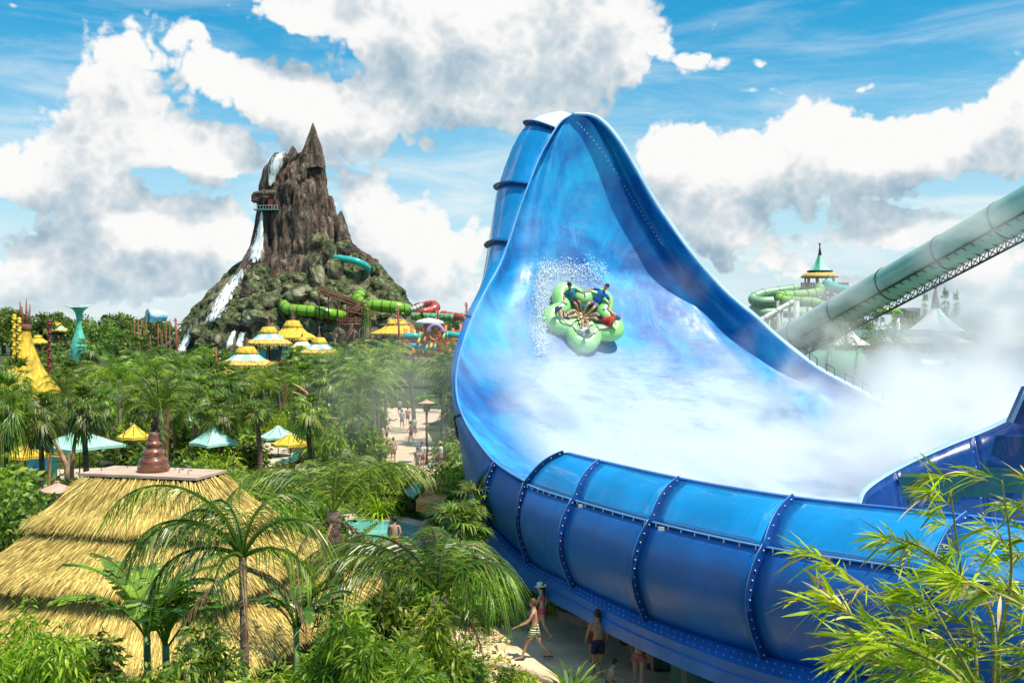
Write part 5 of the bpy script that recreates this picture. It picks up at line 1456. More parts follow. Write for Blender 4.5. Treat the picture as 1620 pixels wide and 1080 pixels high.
for a_, b__ in ((0, 14), (14, 26), (26, 39)):
    mb = MB(); mb.grid(run_rows(a_, b__)); o = mb.build('outer_panel', M_BLUE_SHADE, ro); solidify(o, .04, 1)
    pr = [Vector(v) for v in run_rows(b__-1, b__)[1]]; o_ = Vector((-.1,-1,0)); 
    mb = MB(); mb.tube([q+Vector((0,-.02,0)) for q in pr], .035, 5); mb.build('panel_joint', M_BLUE_DK, ro)
    bl = MB()
    for k in range(1, 11):
        bl.sphere(pr[k]+Vector((-.10,-.04,0)), .022, 6, 4)
    bo = bl.build('bolts', M_BOLT, ro); bo['kind'] = 'stuff'
g = []
for i in range(40):
    p = top_[i]; t = i/39; g.append([tuple(p), tuple(p+Vector((-.05,.16,.05-.02*t))), tuple(p+Vector((-.05,.18,.02)))])
mb = MB(); mb.grid(np.array(g)); o = mb.build('rim', M_RIM, ro)
for k, (px, py) in enumerate(((1470,752),(1540,744),(1600,738))):
    mb = MB(); mb.box(S(px, py+22, 20.9), (1.5,.06,.62), rot=R(-8)); mb.build('window_panel', mat('dark_glass', (.02,.10,.12), .08), ro)
mb = MB(); V = [S(1600,668,21.6), S(1625,612,21.4), S(1700,600,21.2), S(1700,690,21.2)]; V2 = [v+Vector((0,.3,0)) for v in V]
mb.add([tuple(v) for v in V+V2], [(0,3,2,1),(4,5,6,7),(0,1,5,4),(1,2,6,5),(2,3,7,6),(3,0,4,7)]); o = mb.build('side_fin', M_BLUE_SHADE, ro)
mb = MB(); mb.tube([S(1600,668,21.5), S(1625,612,21.3), S(1700,600,21.1)], .05, 5); mb.build('fin_edge', M_RIM, ro)
# columns below the near channel
def column(x, y, z, r, label, m):
    h_ = BVH.ray_cast(Vector((x, y, 0)), Vector((0,0,1)))
    if h_[0] is not None: z = min(z+2, h_[0].z-.45)
    t = thing('support_column', label, 'column', (x, y, 0)); mb = MB(); mb.lathe([(r*1.5,0),(r*1.5,.08),(r,.1),(r,z-.25),(r*1.25,z-.2),(r*1.25,z)], 20, smooth=False); mb.build('shaft', m, t)
    mb = MB(); mb.tube([(0,0,z-.3),(0,0,z)], r*.8, 8); mb.lathe([(r*1.06,z*.55),(r*1.06,z*.55+.1)], 20, smooth=False); mb.build('collar', M_DKST, t); return t
M_COLG = mat('dark_green_steel', (.015,.10,.08), .4, .2, 2, coat=.3)
p = S(1090,1060,19.4); column(p.x, p.y, 2.5, .44, 'thick dark green column beneath the blue slide', M_COLG)
p = S(1046,1060,21.6); column(p.x, p.y, 2.4, .26, 'black column next to the dark green one beneath the slide', M_DKST)
p = S(1330,1100,20.0); column(p.x, p.y, 2.3, .36, 'dark column farther right beneath the slide floor', M_COLG)
p = S(1250,1080,27.0); column(p.x, p.y, 3.2, .4, 'green column far under the slide bowl', M_COLG)
p = S(800,880,31.0); column(p.x, p.y, 3.4, .36, 'dark column under the left end of the bowl', M_COLG)
el = thing('elbow_pipe', 'black elbow pipe with an open round end under the slide', 'pipe', tuple(S(1046,1015,21.6)))
mb = MB(); mb.tube([(0,0,-.3),(-.05,0,.05),(-.25,-.05,.22),(-.70,-.15,.30)], [.20,.21,.22,.22], 16); mb.build('bend', M_DKST, el)
mb = MB(); q = Vector((-.78,-.17,.31)); mb.tube([q, q+Vector((-.28,-.06,.03))], .34, 20, cap=True); mb.build('open_end', mat('black_rubber', (.012,.014,.016), .5), el)
# ================================================================ THATCH
def thatch_mat(name, ca, cb, cc):
    m, N, b = new_mat(name); isl = N.n('ShaderNodeNewGeometry').outputs['Random Per Island']; tc = N.n('ShaderNodeTexCoord').outputs['Object']
    c = N.ramp(N.math('ADD', N.math('MULTIPLY', isl, .7), N.math('MULTIPLY', N.noise(tc, 1.6, 4, .6), .3)), [(.0, ca), (.4, cb), (.85, cc)])
    N.put(b.inputs['Base Color'], c); set_in(b, Roughness=.75); return m
M_TH = thatch_mat('straw_thatch', (.15,.09,.02), (.48,.33,.07), (.82,.64,.20)); M_THB = mat('thatch_base', (.20,.13,.035), .95, .4, 6, bump=1, bscale=30, stretch=(1,1,.2))
M_THF = mat('far_thatch', (.62,.42,.10), .9, .35, 3, bump=.8, bscale=8, stretch=(1,1,.3)); M_THY = mat('yellow_thatch', (.66,.44,.045), .9, .3, 3, bump=.8, bscale=8, stretch=(1,1,.3))
M_CAP = mat('pinkish_roof_cap', (.50,.36,.28), .8, .12, 2); M_RWOOD = mat('red_brown_wood', (.20,.065,.028), .35, .4, 5, coat=.4, stretch=(1,1,3))
def blades_on(quadfn, n, length, width, rg, lift=.05, ang=0.0):
    "quadfn(u,v) -> point, down dir, normal"
    u = rg.rand(n); v = rg.rand(n)**.95; p, dn_, nn = quadfn(u, v)
    L = length*rg.uniform(.6, 1.25, n)[:, None]; sd = np.cross(dn_, nn)
    dirn = unit(dn_+sd*rg.normal(0, .13, n)[:, None]+nn*rg.uniform(.02, .20, n)[:, None])
    wd = unit(sd+nn*rg.normal(0, .5, n)[:, None]); w = width*rg.uniform(.6, 1.4, n)[:, None]; p = p+nn*rg.uniform(.0, lift, n)[:, None]
    sag = np.array([0,0,-1.])
    bars = []
    for s, k in ((0, .8), (.55, 1), (1, .15)):
        q = p+dirn*L*s+sag*L*.12*s*s; bars.append(np.stack([q-wd*w*k/2, q+wd*w*k/2], 1))
    return quads_from(np.stack(bars, 1))
hut = thing('thatched_pavilion', 'large foreground pavilion with tiered golden thatch roof and flat pinkish cap', 'pavilion')
HC = np.array([-8.6, 23.9]); HR = R(-14); HU = np.array([math.cos(HR), math.sin(HR)]); HV = np.array([-math.sin(HR), math.cos(HR)])
def hpnt(a, b, z): q = HC+HU*a+HV*b; return np.array([q[0], q[1], z])
rgt = np.random.RandomState(11)
TIERS = [((1.50,.62,5.50),(2.25,1.40,4.60)),((1.95,1.15,4.52),(3.25,2.65,3.50)),((2.90,2.30,3.38),(4.15,3.75,2.35))]
for ti, ((a0,b0,z0),(a1,b1,z1)) in enumerate(TIERS):
    mb = MB(); C = Cloud()
    for q in range(4):
        sg = [(1,-1),(1,1),(-1,1),(-1,-1)]
        s0, s1 = sg[q-1], sg[q]
        T0 = hpnt(a0*s0[0], b0*s0[1], z0); T1 = hpnt(a0*s1[0], b0*s1[1], z0); B0_ = hpnt(a1*s0[0], b1*s0[1], z1); B1_ = hpnt(a1*s1[0], b1*s1[1], z1)
        def fn(u, v, T0=T0, T1=T1, B0_=B0_, B1_=B1_):
            u = u[:, None]; v = v[:, None]; v2 = v
            t = T0*(1-u)+T1*u; b_ = B0_*(1-u)+B1_*u; p = t*(1-v2)+b_*v2
            p = p+np.array([0,0,-1.])*(np.sin(v*PI)*.10)            # slightly hollow slope
            dn_ = unit(b_-t); al = unit(T1-T0+0*t); nn = np.cross(al, dn_); nn = nn*np.sign(nn[:, 2:3]); return p, dn_, nn
        us, vs = np.meshgrid(np.linspace(0, 1, 13), np.linspace(0, 1, 9)); gp = fn(us.ravel(), vs.ravel())[0].reshape(9, 13, 3)
        mb.grid(gp-np.array([0,0,.03]), smooth=True)
        L0 = np.linalg.norm((T0+B0_)/2-(T1+B1_)/2); H0 = np.linalg.norm((T0+T1)/2-(B0_+B1_)/2)
        C.add(*blades_on(fn, int(L0*H0*1000), .40, .019, rgt))
        # loose ends hang over the tier's edge
        fe = lambda u, v, fn=fn: fn(u, .90+.11*v)
        C.add(*blades_on(fe, int(L0*760), .34, .017, rgt, .10))
        # thick edge
        mb.grid(np.array([gp[-1]-np.array([0,0,.03]), gp[-1]-np.array([0,0,.22])]))
    tier = mb.build('roof_tier', M_THB, hut)
    th = bpy.data.objects.new('thatch', C.mesh('thatch', M_TH)); link(th, tier); th['kind'] = 'stuff'
mb = MB(); V = [hpnt(s*1.56, t*.68, 5.52) for s, t in ((-1,-1),(1,-1),(1,1),(-1,1))]; V2 = [v+np.array([0,0,.06]) for v in V]
mb.add([tuple(v) for v in V+V2], [(0,3,2,1),(4,5,6,7),(0,1,5,4),(1,2,6,5),(2,3,7,6),(3,0,4,7)]); cp = mb.build('roof_cap', M_CAP, hut)
for a, b in ((-1.0,.4),(-.55,.3),(.35,.35),(.75,-.1),(1.05,-.2),(-1.3,-.2),(.5,.45)):
    q = hpnt(a, b, 5.58); mb = MB(); mb.tube([q, q+np.array([0,0,.07]), q+np.array([.05,0,.10]), q+np.array([.10,0,.07])], .010, 5); mb.build('hook', M_DKST, cp)
mb = MB(); fz = hpnt(-.02, .02, 5.58)
mb.lathe([(.36,0),(.38,.06),(.36,.15),(.34,.17),(.35,.22),(.33,.30),(.27,.33),(.24,.35),(.27,.42),(.25,.50),(.17,.55),(.15,.57),(.19,.62),(.18,.68),(.13,.72),(.115,.74),(.13,.78),(.12,.80),(.13,.84),(.115,.87),(.12,.90),(.10,.93)], 28, fz)
mb.build('finial', M_RWOOD, hut)
for q, (px, py) in enumerate(((193,812),(222,828))):
    mb = MB(); p = P(px, py, 23.2 if q == 0 else 22.9); mb.tube([p, p+Vector((0,-.02,.20))], .035, 6); mb.build('lamp_stub', M_DKST, hut)
for s, t in ((-1,-1),(1,-1),(1,1),(-1,1),(0,-1),(1,0),(0,1)):
    q = hpnt(s*3.5, t*3.1, 0); mb = MB(); mb.tube([q, q+np.array([0,0,2.5])], .13, 9); mb.build('post', M_RWOOD, hut)
for k in range(46):
    t = k/45; q = hpnt(3.5, -3.0+6.0*t, 0); mb = MB(); mb.box(q+np.array([0,0,1.05]), (.05,.09,2.1), rot=HR); mb.build('wall_slat', mat_get('pale_column') if False else M_WOOD, hut)
# ================================================================ ROUND HUTS
M_TEALR = mat('teal_canvas', (.26,.60,.58), .7, .15, 2); M_PALEC = mat('pale_canvas', (.66,.72,.70), .7, .1, 2); M_YEL = mat('yellow_canvas', (.74,.50,.045), .7, .12, 2); M_AQ = mat('aqua_canvas', (.36,.66,.56), .7, .10, 2)
def round_hut(px, py_eave, py_top, py_tip, wpx, D, label, mid=M_TEALR, allyellow=False, group='round park huts with bell shaped roofs', zg=0.0, walls=True):
    k = D/FPX; w = wpx*k/2; ze = CAMZ-(py_eave-HY)*k; zt = CAMZ-(py_top-HY)*k; zf = CAMZ-(py_tip-HY)*k; x = (px-810)*k; h = zt-ze
    t = thing('round_hut', label, 'hut', (x, D, zg), 0, group)
    ze -= zg; zt -= zg; zf -= zg
    def ring(name, prof, m, par=t, n=32): mb = MB(); mb.lathe([(r*w, ze+z*h) for r, z in prof], n, smooth=True); return mb.build(name, m, par)
    ring('thatch_fringe', [(.72,.20),(.98,-.02),(1.03,-.08),(1.0,-.16),(.90,-.10),(.70,.10)], M_THF if not allyellow else M_THY)
    mb = MB(); rgx = random.Random(int(px)); 
    for i in range(90):
        a = 2*PI*i/90+rgx.uniform(-.02,.02); r = w*1.0; q = Vector((math.cos(a)*r, math.sin(a)*r, ze-.08*h)); u = Vector((-math.sin(a), math.cos(a), 0))*w*.03; d = Vector((math.cos(a)*w*.03, math.sin(a)*w*.03, -h*rgx.uniform(.10,.22)))
        mb.add([tuple(q-u), tuple(q+u), tuple(q+u*.3+d), tuple(q-u*.3+d)], [(0,1,2,3)])
    fr = mb.build('straw_ends', M_THF, t); fr['kind'] = 'stuff'
    # the bell of canvas is sewn from gores
    n = 12
    for i in range(n):
        mb = MB(); g = []
        for r, z in ((.96,.0),(.78,.13),(.62,.28),(.49,.45),(.40,.60)):
            g.append([(math.cos(2*PI*(i+f)/n)*r*w*(1+.0*f), math.sin(2*PI*(i+f)/n)*r*w, ze+z*h-.02*h*math.sin(f*PI)) for f in (0, .5, 1)])
        mb.grid(np.array(g), flip=True); mb.build('roof_panel', (M_THY if allyellow else (mid if i % 2 else M_PALEC)), t)
    ring('thatch_cap', [(.42,.56),(.45,.58),(.36,.76),(.27,.98),(.25,1.0),(.10,1.02)], M_THY, n=24)
    mb = MB(); mb.lathe([(.12*w,zt),(.13*w,zt+.03*w),(.07*w,zt+.07*w),(.09*w,zt+.12*w),(.05*w,zt+.17*w),(.06*w,zt+.22*w),(.025*w,zt+.3*w),(.012*w,zf)], 10); mb.build('finial', M_RWOOD, t)
    for i in range(8):
        a = 2*PI*i/8+.2; q = Vector((math.cos(a)*w*.78, math.sin(a)*w*.78, 0)); mb = MB(); mb.tube([q+Vector((0,0,0)), q+Vector((0,0,ze+.1*h))], w*.035, 6); mb.build('post', M_TIMB, t)
    if walls:
        for i in range(8):
            a = 2*PI*(i+.5)/8+.2; mb = MB(); hh = w*.42; mb.box((math.cos(a)*w*.70, math.sin(a)*w*.70, ze-w*.55+.0), (w*.06, w*.42, hh), rot=a); mb.build('wall_panel', M_TEAL if i % 3 else M_DKST, t)
    mb = MB(); mb.lathe([(0.02,ze-w*.92),(w*.85,ze-w*.92),(w*.85,ze-w*.82),(.02,ze-w*.82)], 24, smooth=False); mb.build('deck', M_TIMB, t)
    return t
round_hut(425,541,517,491,72,140, 'teal bell roofed hut standing left of the all yellow roofed hut', zg=2.0)
round_hut(463,532,507,480,74,152, 'all yellow bell roofed hut between the boulder and the teal hut', allyellow=True, zg=3.0)
round_hut(505,556,534,515,62,120, 'small teal bell roofed hut below the big boulder, right of its neighbours', zg=.5)
round_hut(390,574,548,534,88,112, 'widest teal bell roofed hut, lowest of the huts in front of the volcano')
round_hut(628,526,505,494,84,165, 'plain yellow roofed hut to the right of the timber stairs', allyellow=True, zg=2)
round_hut(478,549,533,526,40,148, 'pale canvas roof half hidden between the yellow hut and the small teal hut', mid=M_PALEC, zg=2)
round_hut(90,522,510,500,40,190, 'small teal roofed hut left of the green funnel sculpture', zg=2)
round_hut(136,523,511,500,38,190, 'small pale roofed hut right behind the green funnel sculpture', mid=M_PALEC, zg=2)
round_hut(345,588,574,566,52,104, 'low yellow thatched roof peeping out of the palms left of the widest teal hut', allyellow=True, walls=False)
round_hut(60,541,530,524,34,120, 'low straw roof to the right of the yellow trumpet tower', allyellow=True, walls=False)
# ================================================================ PARASOLS
def parasol(px, py_top, py_edge, wpx, D, label, m, square=False, group='canvas parasols on the beach'):
    k = D/FPX; x = (px-810)*k; zt = CAMZ-(py_top-HY)*k; ze = CAMZ-(py_edge-HY)*k; w = wpx*k/2
    t = thing('parasol', label, 'parasol', (x, D, 0), rnd.uniform(0,.6), group); n = 4 if square else 8
    for i in range(n):
        a0 = 2*PI*i/n; a1 = 2*PI*(i+1)/n; mb = MB(); R_ = w*(1.30 if square else 1.03)
        e0 = Vector((math.cos(a0)*R_, math.sin(a0)*R_, ze)); e1 = Vector((math.cos(a1)*R_, math.sin(a1)*R_, ze)); tp = Vector((0,0,zt)); g = []
        for s in (0, .35, .7, 1):
            g.append([tuple(tp.lerp(e0, s)+Vector((0,0,-.06*math.sin(s*PI)))), tuple(tp.lerp(e0.lerp(e1, .5), s*.98)+Vector((0,0,-.12*math.sin(s*PI)+.02*s))), tuple(tp.lerp(e1, s)+Vector((0,0,-.06*math.sin(s*PI))))])
        g.append([tuple(Vector(q)+Vector((0,0,-.16))) for q in g[-1]])
        mb.grid(np.array(g), smooth=False); mb.build('canvas_panel', m, t)
        mb = MB(); mb.tube([tp-Vector((0,0,.04)), e0-Vector((0,0,.03))], .018, 4); mb.build('rib', M_RWOOD, t)
    mb = MB(); mb.tube([(0,0,0),(0,0,zt+.06)], .035, 7); mb.build('pole', M_RWOOD, t)
    mb = MB(); mb.lathe([(.3,0),(.3,.06),(.06,.10)], 12); mb.build('base', M_DKST, t); return t
parasol(40,700,719,74,56,'yellow parasol at the left edge beside the dark palm trunk', M_YEL)
parasol(126,678,704,106,55,'huge pale green square canopy behind the bent timber poles', M_AQ, True)
parasol(212,670,690,50,58,'yellow parasol half hidden by two thin palm trunks', M_YEL)
parasol(338,672,700,60,60,'pale green canopy partly hidden behind the bright bamboo clump', M_AQ, True)
parasol(318,652,664,50,68,'small pale green canopy in the shade under the fan palms', M_AQ, True)
parasol(459,684,701,58,62,'yellow parasol over green sun loungers on the white sand', M_YEL)
parasol(440,672,690,62,70,'pale green parasol right behind the yellow one over the loungers', M_AQ)
parasol(516,655,664,26,74,'small yellow parasol behind the pale palm trunks', M_YEL)
parasol(8,655,662,30,80,'tiny yellow parasol at the far left behind the palms', M_YEL)
# loungers
def lounger(px, py, label, rz):
    p = G(px, py, .03); t = thing('sun_lounger', label, 'sun lounger', tuple(p), rz, 'green sun loungers on the sand')
    mb = MB(); mb.box((0,0,.34), (1.3,.6,.07)); mb.build('seat', M_TEAL2, t)
    mb = MB(); mb.box((.85,0,.58), (.75,.6,.06), rot=Matrix.Rotation(R(-45), 3, 'Y')); mb.build('backrest', M_TEAL2, t)
    for a, b in ((-.55,.25),(-.55,-.25),(.5,.25),(.5,-.25)): mb = MB(); mb.box((a,b,.15), (.05,.05,.30)); mb.build('leg', M_RWOOD, t)
M_TEAL2 = mat('dark_teal_fabric', (.02,.16,.13), .8)
lounger(452,738,'green sun lounger nearest the left under the yellow parasol', 1.0); lounger(462,734,'green sun lounger in the middle of the three under the yellow parasol', 1.0); lounger(472,731,'green sun lounger on the right under the yellow parasol', 1.0)
# blue cabana fronts below the left parasols
for px, py, w, lab in ((60,742,1.2,'blue canvas windbreak under the yellow parasol at the left edge'),(78,740,.9,'teal canvas windbreak beside the first bent timber pole')):
    p = G(px, py+20, 0); t = thing('windbreak', lab, 'windbreak', tuple(p)); mb = MB(); mb.box((0,0,.8), (w,.04,1.3)); mb.build('canvas', M_TEAL if w < 1 else mat('sea_blue_canvas', (.03,.25,.38), .7), t)
    for s in (-1,1): mb = MB(); mb.tube([(s*w/2,0,0),(s*w/2,0,1.55)], .03, 6); mb.build('stake', M_RWOOD, t)
# ================================================================ TIMBER SHAPES
def pole(name, pts, r, label, m=M_TIMB, cat='pole', group=None):
    t = thing(name, label, cat, tuple(pts[0]), 0, group); o = Vector(pts[0]); c = [Vector(p)-o for p in smooth_pts(pts, 14)]
    mb = MB(); mb.tube(c, [r*(1-.4*i/13) for i in range(14)], 8); mb.build('shaft', m, t); return t, mb
M_PTIMB = mat('pale_timber', (.42,.25,.13), .8, .3, 3)
def gz(px, py, D): return P(px, py, D)
def standing(px_b, D, *pts): return [Vector(((px_b-810)/FPX*D, D, 0))]+[P(x, y, D) for x, y in pts]
pole('bent_timber', standing(108,50,(106,745),(100,725),(92,708),(83,698)), .15, 'curved timber post of the swing frame near the pale green canopy', M_PTIMB, 'post')
pole('leaning_timber', standing(112,49,(114,740),(118,700),(121,684)), .13, 'straight leaning timber post right of the curved one', M_PTIMB, 'post')
t_, _ = pole('timber_rail', [P(80,722,50.5), P(94,722.5,50.5), P(107,722.5,50.5)], .06, 'horizontal timber rail fixed to the curved post', M_PTIMB, 'rail')
pole('leaning_timber', standing(76,51,(80,722),(83,704)), .08, 'thin leaning timber strut holding the rail', M_PTIMB, 'post')
pole('bent_timber', standing(545,58,(542,730),(537,700),(529,675)), .14, 'red brown bent timber post among the pale palm trunks', M_TIMB, 'post')
pole('leaning_timber', standing(523,58,(522,690),(521,668)), .15, 'straight red brown post beside the bent one', M_TIMB, 'post')
pole('timber_rail', [P(516,661,58), P(538,662,58)], .06, 'cross rail between the two red brown posts', M_PTIMB, 'rail')
pole('bent_timber', standing(494,76,(490,634),(478,616),(463,607)), .14, 'pale bent boom reaching over the rail left of the tall palms', M_PTIMB, 'post')
pole('timber_rail', [P(448,640,75), P(454,608,75)], .13, 'upright red timber beside the pale bent boom', M_TIMB, 'post')
pole('timber_rail', [P(462,620,76), P(482,626,76), P(492,628,76)], .08, 'sloping pale timber rail behind the leaning person', M_PTIMB, 'rail')
pole('leaning_timber', standing(262,52,(265,660),(272,640)), .13, 'red brown forked post behind the feathery palm', M_TIMB, 'post')
# totem lamp poles
def totem(px, pyb, pyt, D, label, m=None):
    x = (px-810)/FPX*D; zt = CAMZ-(pyt-HY)/FPX*D; t = thing('totem_pole', label, 'pole', (x, D, 0), 0, 'red totem lamp poles')
    mb = MB(); k = D/FPX*2.0; mb.tube([(0,0,0),(0,0,zt*.6),(-.02*zt,0,zt)], [k,k*.9,k*.8], 8); mb.build('shaft', m or mat('red_totem', (.26,.05,.025), .6, .3, 3), t)
    for i in range(5):
        z = zt-(.4+i*5.2*D/FPX); mb = MB(); s = 1 if i % 2 else -1; mb.tube([(0,0,z),(s*k*2.2,0,z+.1)], k*.4, 5); mb.build('arm', M_RWOOD, t)
        mb = MB(); mb.sphere((s*k*2.6,0,z+.1), k*.75, 8, 6); mb.build('lamp_globe', mat_get('pale_column'), t)
totem(280,560,503,135,'red totem lamp pole standing before the left foot waterfall')
totem(343,575,548,118,'short red totem pole left of the widest teal hut')
totem(632,560,487,140,'red totem lamp pole in front of the plain yellow hut')
totem(695,530,490,170,'dark carved pole behind the water playground')
totem(741,520,478,110,'thin carved pole next to the left edge of the blue slide')
# ================================================================ YELLOW TRUMPET TOWER, LEFT
tw = thing('trumpet_tower', 'yellow thatched trumpet shaped tower crowned with wooden spikes', 'tower', ((40-810)/FPX*72, 72, 0))
k = 72/FPX; prof = [(52,622),(47,612),(36,598),(25,580),(17,560),(12,545),(8.5,530),(7,515)]
rw = MB(); rings = []
for r, y in prof: rings.append((r*k, CAMZ-(y-HY)*k))
fine = [tuple(v)[:2] for v in smooth_pts([Vector((r, z, 0)) for r, z in rings], 60)]
rw.lathe([(2.3,0),(2.3,rings[0][1]*.98)]+[(r*(1+.022*(i % 2)), z) for i, (r, z) in enumerate(fine)], 40); rw.build('thatched_trumpet', M_THY, tw)
zz = rings[-1][1]
for i in range(7):
    a = i*.9; mb = MB(); mb.tube([(math.cos(a)*.2, math.sin(a)*.2, zz-.5), (math.cos(a)*.28, math.sin(a)*.28, zz+.6), (math.cos(a)*.34, math.sin(a)*.34, zz+(1.2+.75*((i*37) % 5)/4))], [.10,.09,.03], 6); mb.build('spike', M_TIMB, tw)
mb = MB(); mb.lathe([(.38,zz-.35),(.42,zz-.3),(.42,zz+.05),(.36,zz+.1)], 16); mb.build('collar', M_TIMB, tw)
for px, pt, pb, m_, lab in ((22,498,575,M_YEL,'tall yellow beaded strand left of the trumpet tower'),(30,503,570,M_YEL,'shorter yellow beaded strand touching the trumpet tower'),(52,506,545,mat('maroon_beads', (.16,.03,.03), .6),'maroon beaded column right of the trumpet tower')):
    t = thing('beaded_column', lab, 'column', ((px-810)*k*71/72, 71.0 if px < 50 else 73.5, 0)); zt = CAMZ-(pt-HY)*k; mb = MB(); mb.tube([(0,0,0),(0,0,zt)], .07, 6); mb.build('shaft', M_TIMB, t)
    for j in range(18): mb = MB(); mb.sphere((.05*math.sin(j*2.1),.05*math.cos(j*2.1),zt-.1-j*.21), .155, 8, 6); mb.build('bead', m_, t)
# green hourglass funnel
fn_ = thing('funnel_sculpture', 'green hourglass shaped funnel sculpture rising above the palms', 'sculpture', ((125-810)/FPX*120, 120, 0)); k = 120/FPX
mb = MB(); pr = [(13,548),(9,534),(6,524),(4.0,513),(4.2,503),(6,495),(9,490),(14,486.5)]
mb.lathe([(.9,0)]+[tuple(v)[:2] for v in smooth_pts([Vector((r*k, CAMZ-(y-HY)*k, 0)) for r, y in pr], 24)], 24, cap=False); o = mb.build('fluted_body', mat('sea_green_skin', (.10,.48,.34), .5, .2, 2), fn_); solidify(o, .05)
for s, (a, b) in ((-1,(14,24)),(1,(12,18))):
    mb = MB(); mb.tube([(s*a*k*.6,0,CAMZ-(487-HY)*k),(s*b*k,0,CAMZ-(482-HY)*k)], [.12,.05], 6); mb.build('arm', M_PALEC, fn_)
# blue barrel ride on scaffold
br_ = thing('barrel_slide', 'open blue and white slide barrel on a timber scaffold left of the volcano', 'water slide', ((246-810)/FPX*150, 150, 0)); k = 150/FPX
mb = MB(); c = Vector((0,0,CAMZ-(500-HY)*k)); mb.tube([c+Vector((-10*k,-.6,0)), c+Vector((-3*k,0,.1)), c+Vector((6*k,.5,.05)), c+Vector((13*k,1,-.1))], [.92,.86,.78,.70], 20, cap=False); o = mb.build('barrel', mat('striped_barrel', (.10,.42,.62), .35, .1, 1.2, col2=(.72,.80,.82)), br_); solidify(o, .06)
mb = MB(); mb.tube([c+Vector((-10.2*k,-.62,0)), c+Vector((-9.4*k,-.58,0))], .98, 20, cap=False); o = mb.build('hoop', M_DKST, br_); solidify(o, .1)
for i in range(5):
    for j in (0, 1): mb = MB(); mb.tube([(-3.2+i*1.2, j*1.6, 0), (-3.2+i*1.2, j*1.6, c.z-.5)], .10, 5); mb.build('scaffold_post', M_TIMB, br_)
for i in range(4):
    for z in (4.5, 6.2, 7.6): mb = MB(); mb.tube([(-3.2+i*1.2, 0, z), (-2.0+i*1.2, 0, z+.6*(i % 2))], .07, 4); mb.build('scaffold_beam', M_TIMB, br_)
# ================================================================ WATER PLAYGROUND
pg = thing('water_playground', 'orange framed water playground with teal slides and a purple wheel', 'playground', ((700-810)/FPX*150, 150, 0)); k = 150/FPX
def PG(px, py, dy=0): return Vector(((px-700)*k, dy, CAMZ-(py-HY)*k))
M_OR = mat('orange_paint', (.62,.13,.025), .5, .2, 4); M_PUR = mat('purple_paint', (.38,.25,.45), .5)
xs = [640,650,659,672,684,694,704,716,728,738]
for i, x in enumerate(xs):
    for dy in (0, 3.0):
        mb = MB(); mb.tube([PG(x,565,dy), PG(x, 520-(i*7 % 12), dy)], .14, 6); mb.build('frame_post', M_OR, pg)
for (a, b, y0, y1) in ((640,672,528,529),(640,672,540,541),(672,704,536,534),(704,738,524,523),(704,738,538,536),(672,738,552,551),(650,716,560,560)):
    for dy in (0, 3.0): mb = MB(); mb.tube([PG(a,y0,dy), PG(b,y1,dy)], .11, 5); mb.build('frame_beam', M_OR, pg)
for i in range(14):
    a = 640+i*7; mb = MB(); mb.tube([PG(a,552,0), PG(a+7,540+(i % 3)*4,0)], .08, 4); mb.build('brace', M_OR, pg)
mb = MB(); mb.tube([PG(690+11*math.cos(q/24*2*PI), 527+11*math.sin(q/24*2*PI), -1) for q in range(24)], .20, 6, closed=True); mb.build('wheel_rim', M_OR, pg)
mb = MB(); mb.tube([PG(690+11.5*math.cos(-q/12*PI), 526+12*math.sin(-q/12*PI), -1.2) for q in range(13)], .35, 6); mb.build('purple_arch', M_PUR, pg)
for q in range(8): mb = MB(); mb.tube([PG(690,527,-1), PG(690+11*math.cos(q*.785), 527+11*math.sin(q*.785), -1)], .06, 4); mb.build('spoke', M_OR, pg)
for pts, m_ in (([(640,532),(655,531),(668,533)],M_TEAL),([(704,528),(716,529),(734,531),(745,533)],M_TEAL),([(648,546),(662,547),(668,549)],mat('sky_blue_tub', (.12,.35,.50), .4)),([(716,548),(728,548),(740,547)],M_PALEG)):
    mb = MB(); mb.tube([PG(x,y,-1.6) for x, y in pts], .50, 10); mb.build('water_slide_chute', m_, pg)
for x, y, m_ in ((664,540,M_YEL),(673,538,M_OR),(676,550,M_TEAL),(683,548,M_YEL),(689,549,M_TEAL),(703,533,M_YEL),(708,530,M_TEAL),(687,556,M_OR),(712,556,M_OR),(722,556,M_OR),(655,556,M_OR)):
    mb = MB(); mb.tube([PG(x+2,y-6,-2), PG(x,y,-2.2), PG(x-1,y+7,-2)], [.10,.28,.12], 8); mb.build('spout', m_, pg)
mb = MB(); mb.lathe([(2.5,-.2),(1.7,.35),(.6,.62),(.05,.7)], 20, PG(678,510,1)); mb.build('shade_roof', M_PALEC, pg)
mb = MB(); mb.tube([PG(677,540,1), PG(677,508,1)], .2, 6); mb.build('roof_post', M_OR, pg)
mb = MB(); mb.box(PG(690,566,1), (10,3,.3)); mb.build('platform', M_PAVE2, pg)
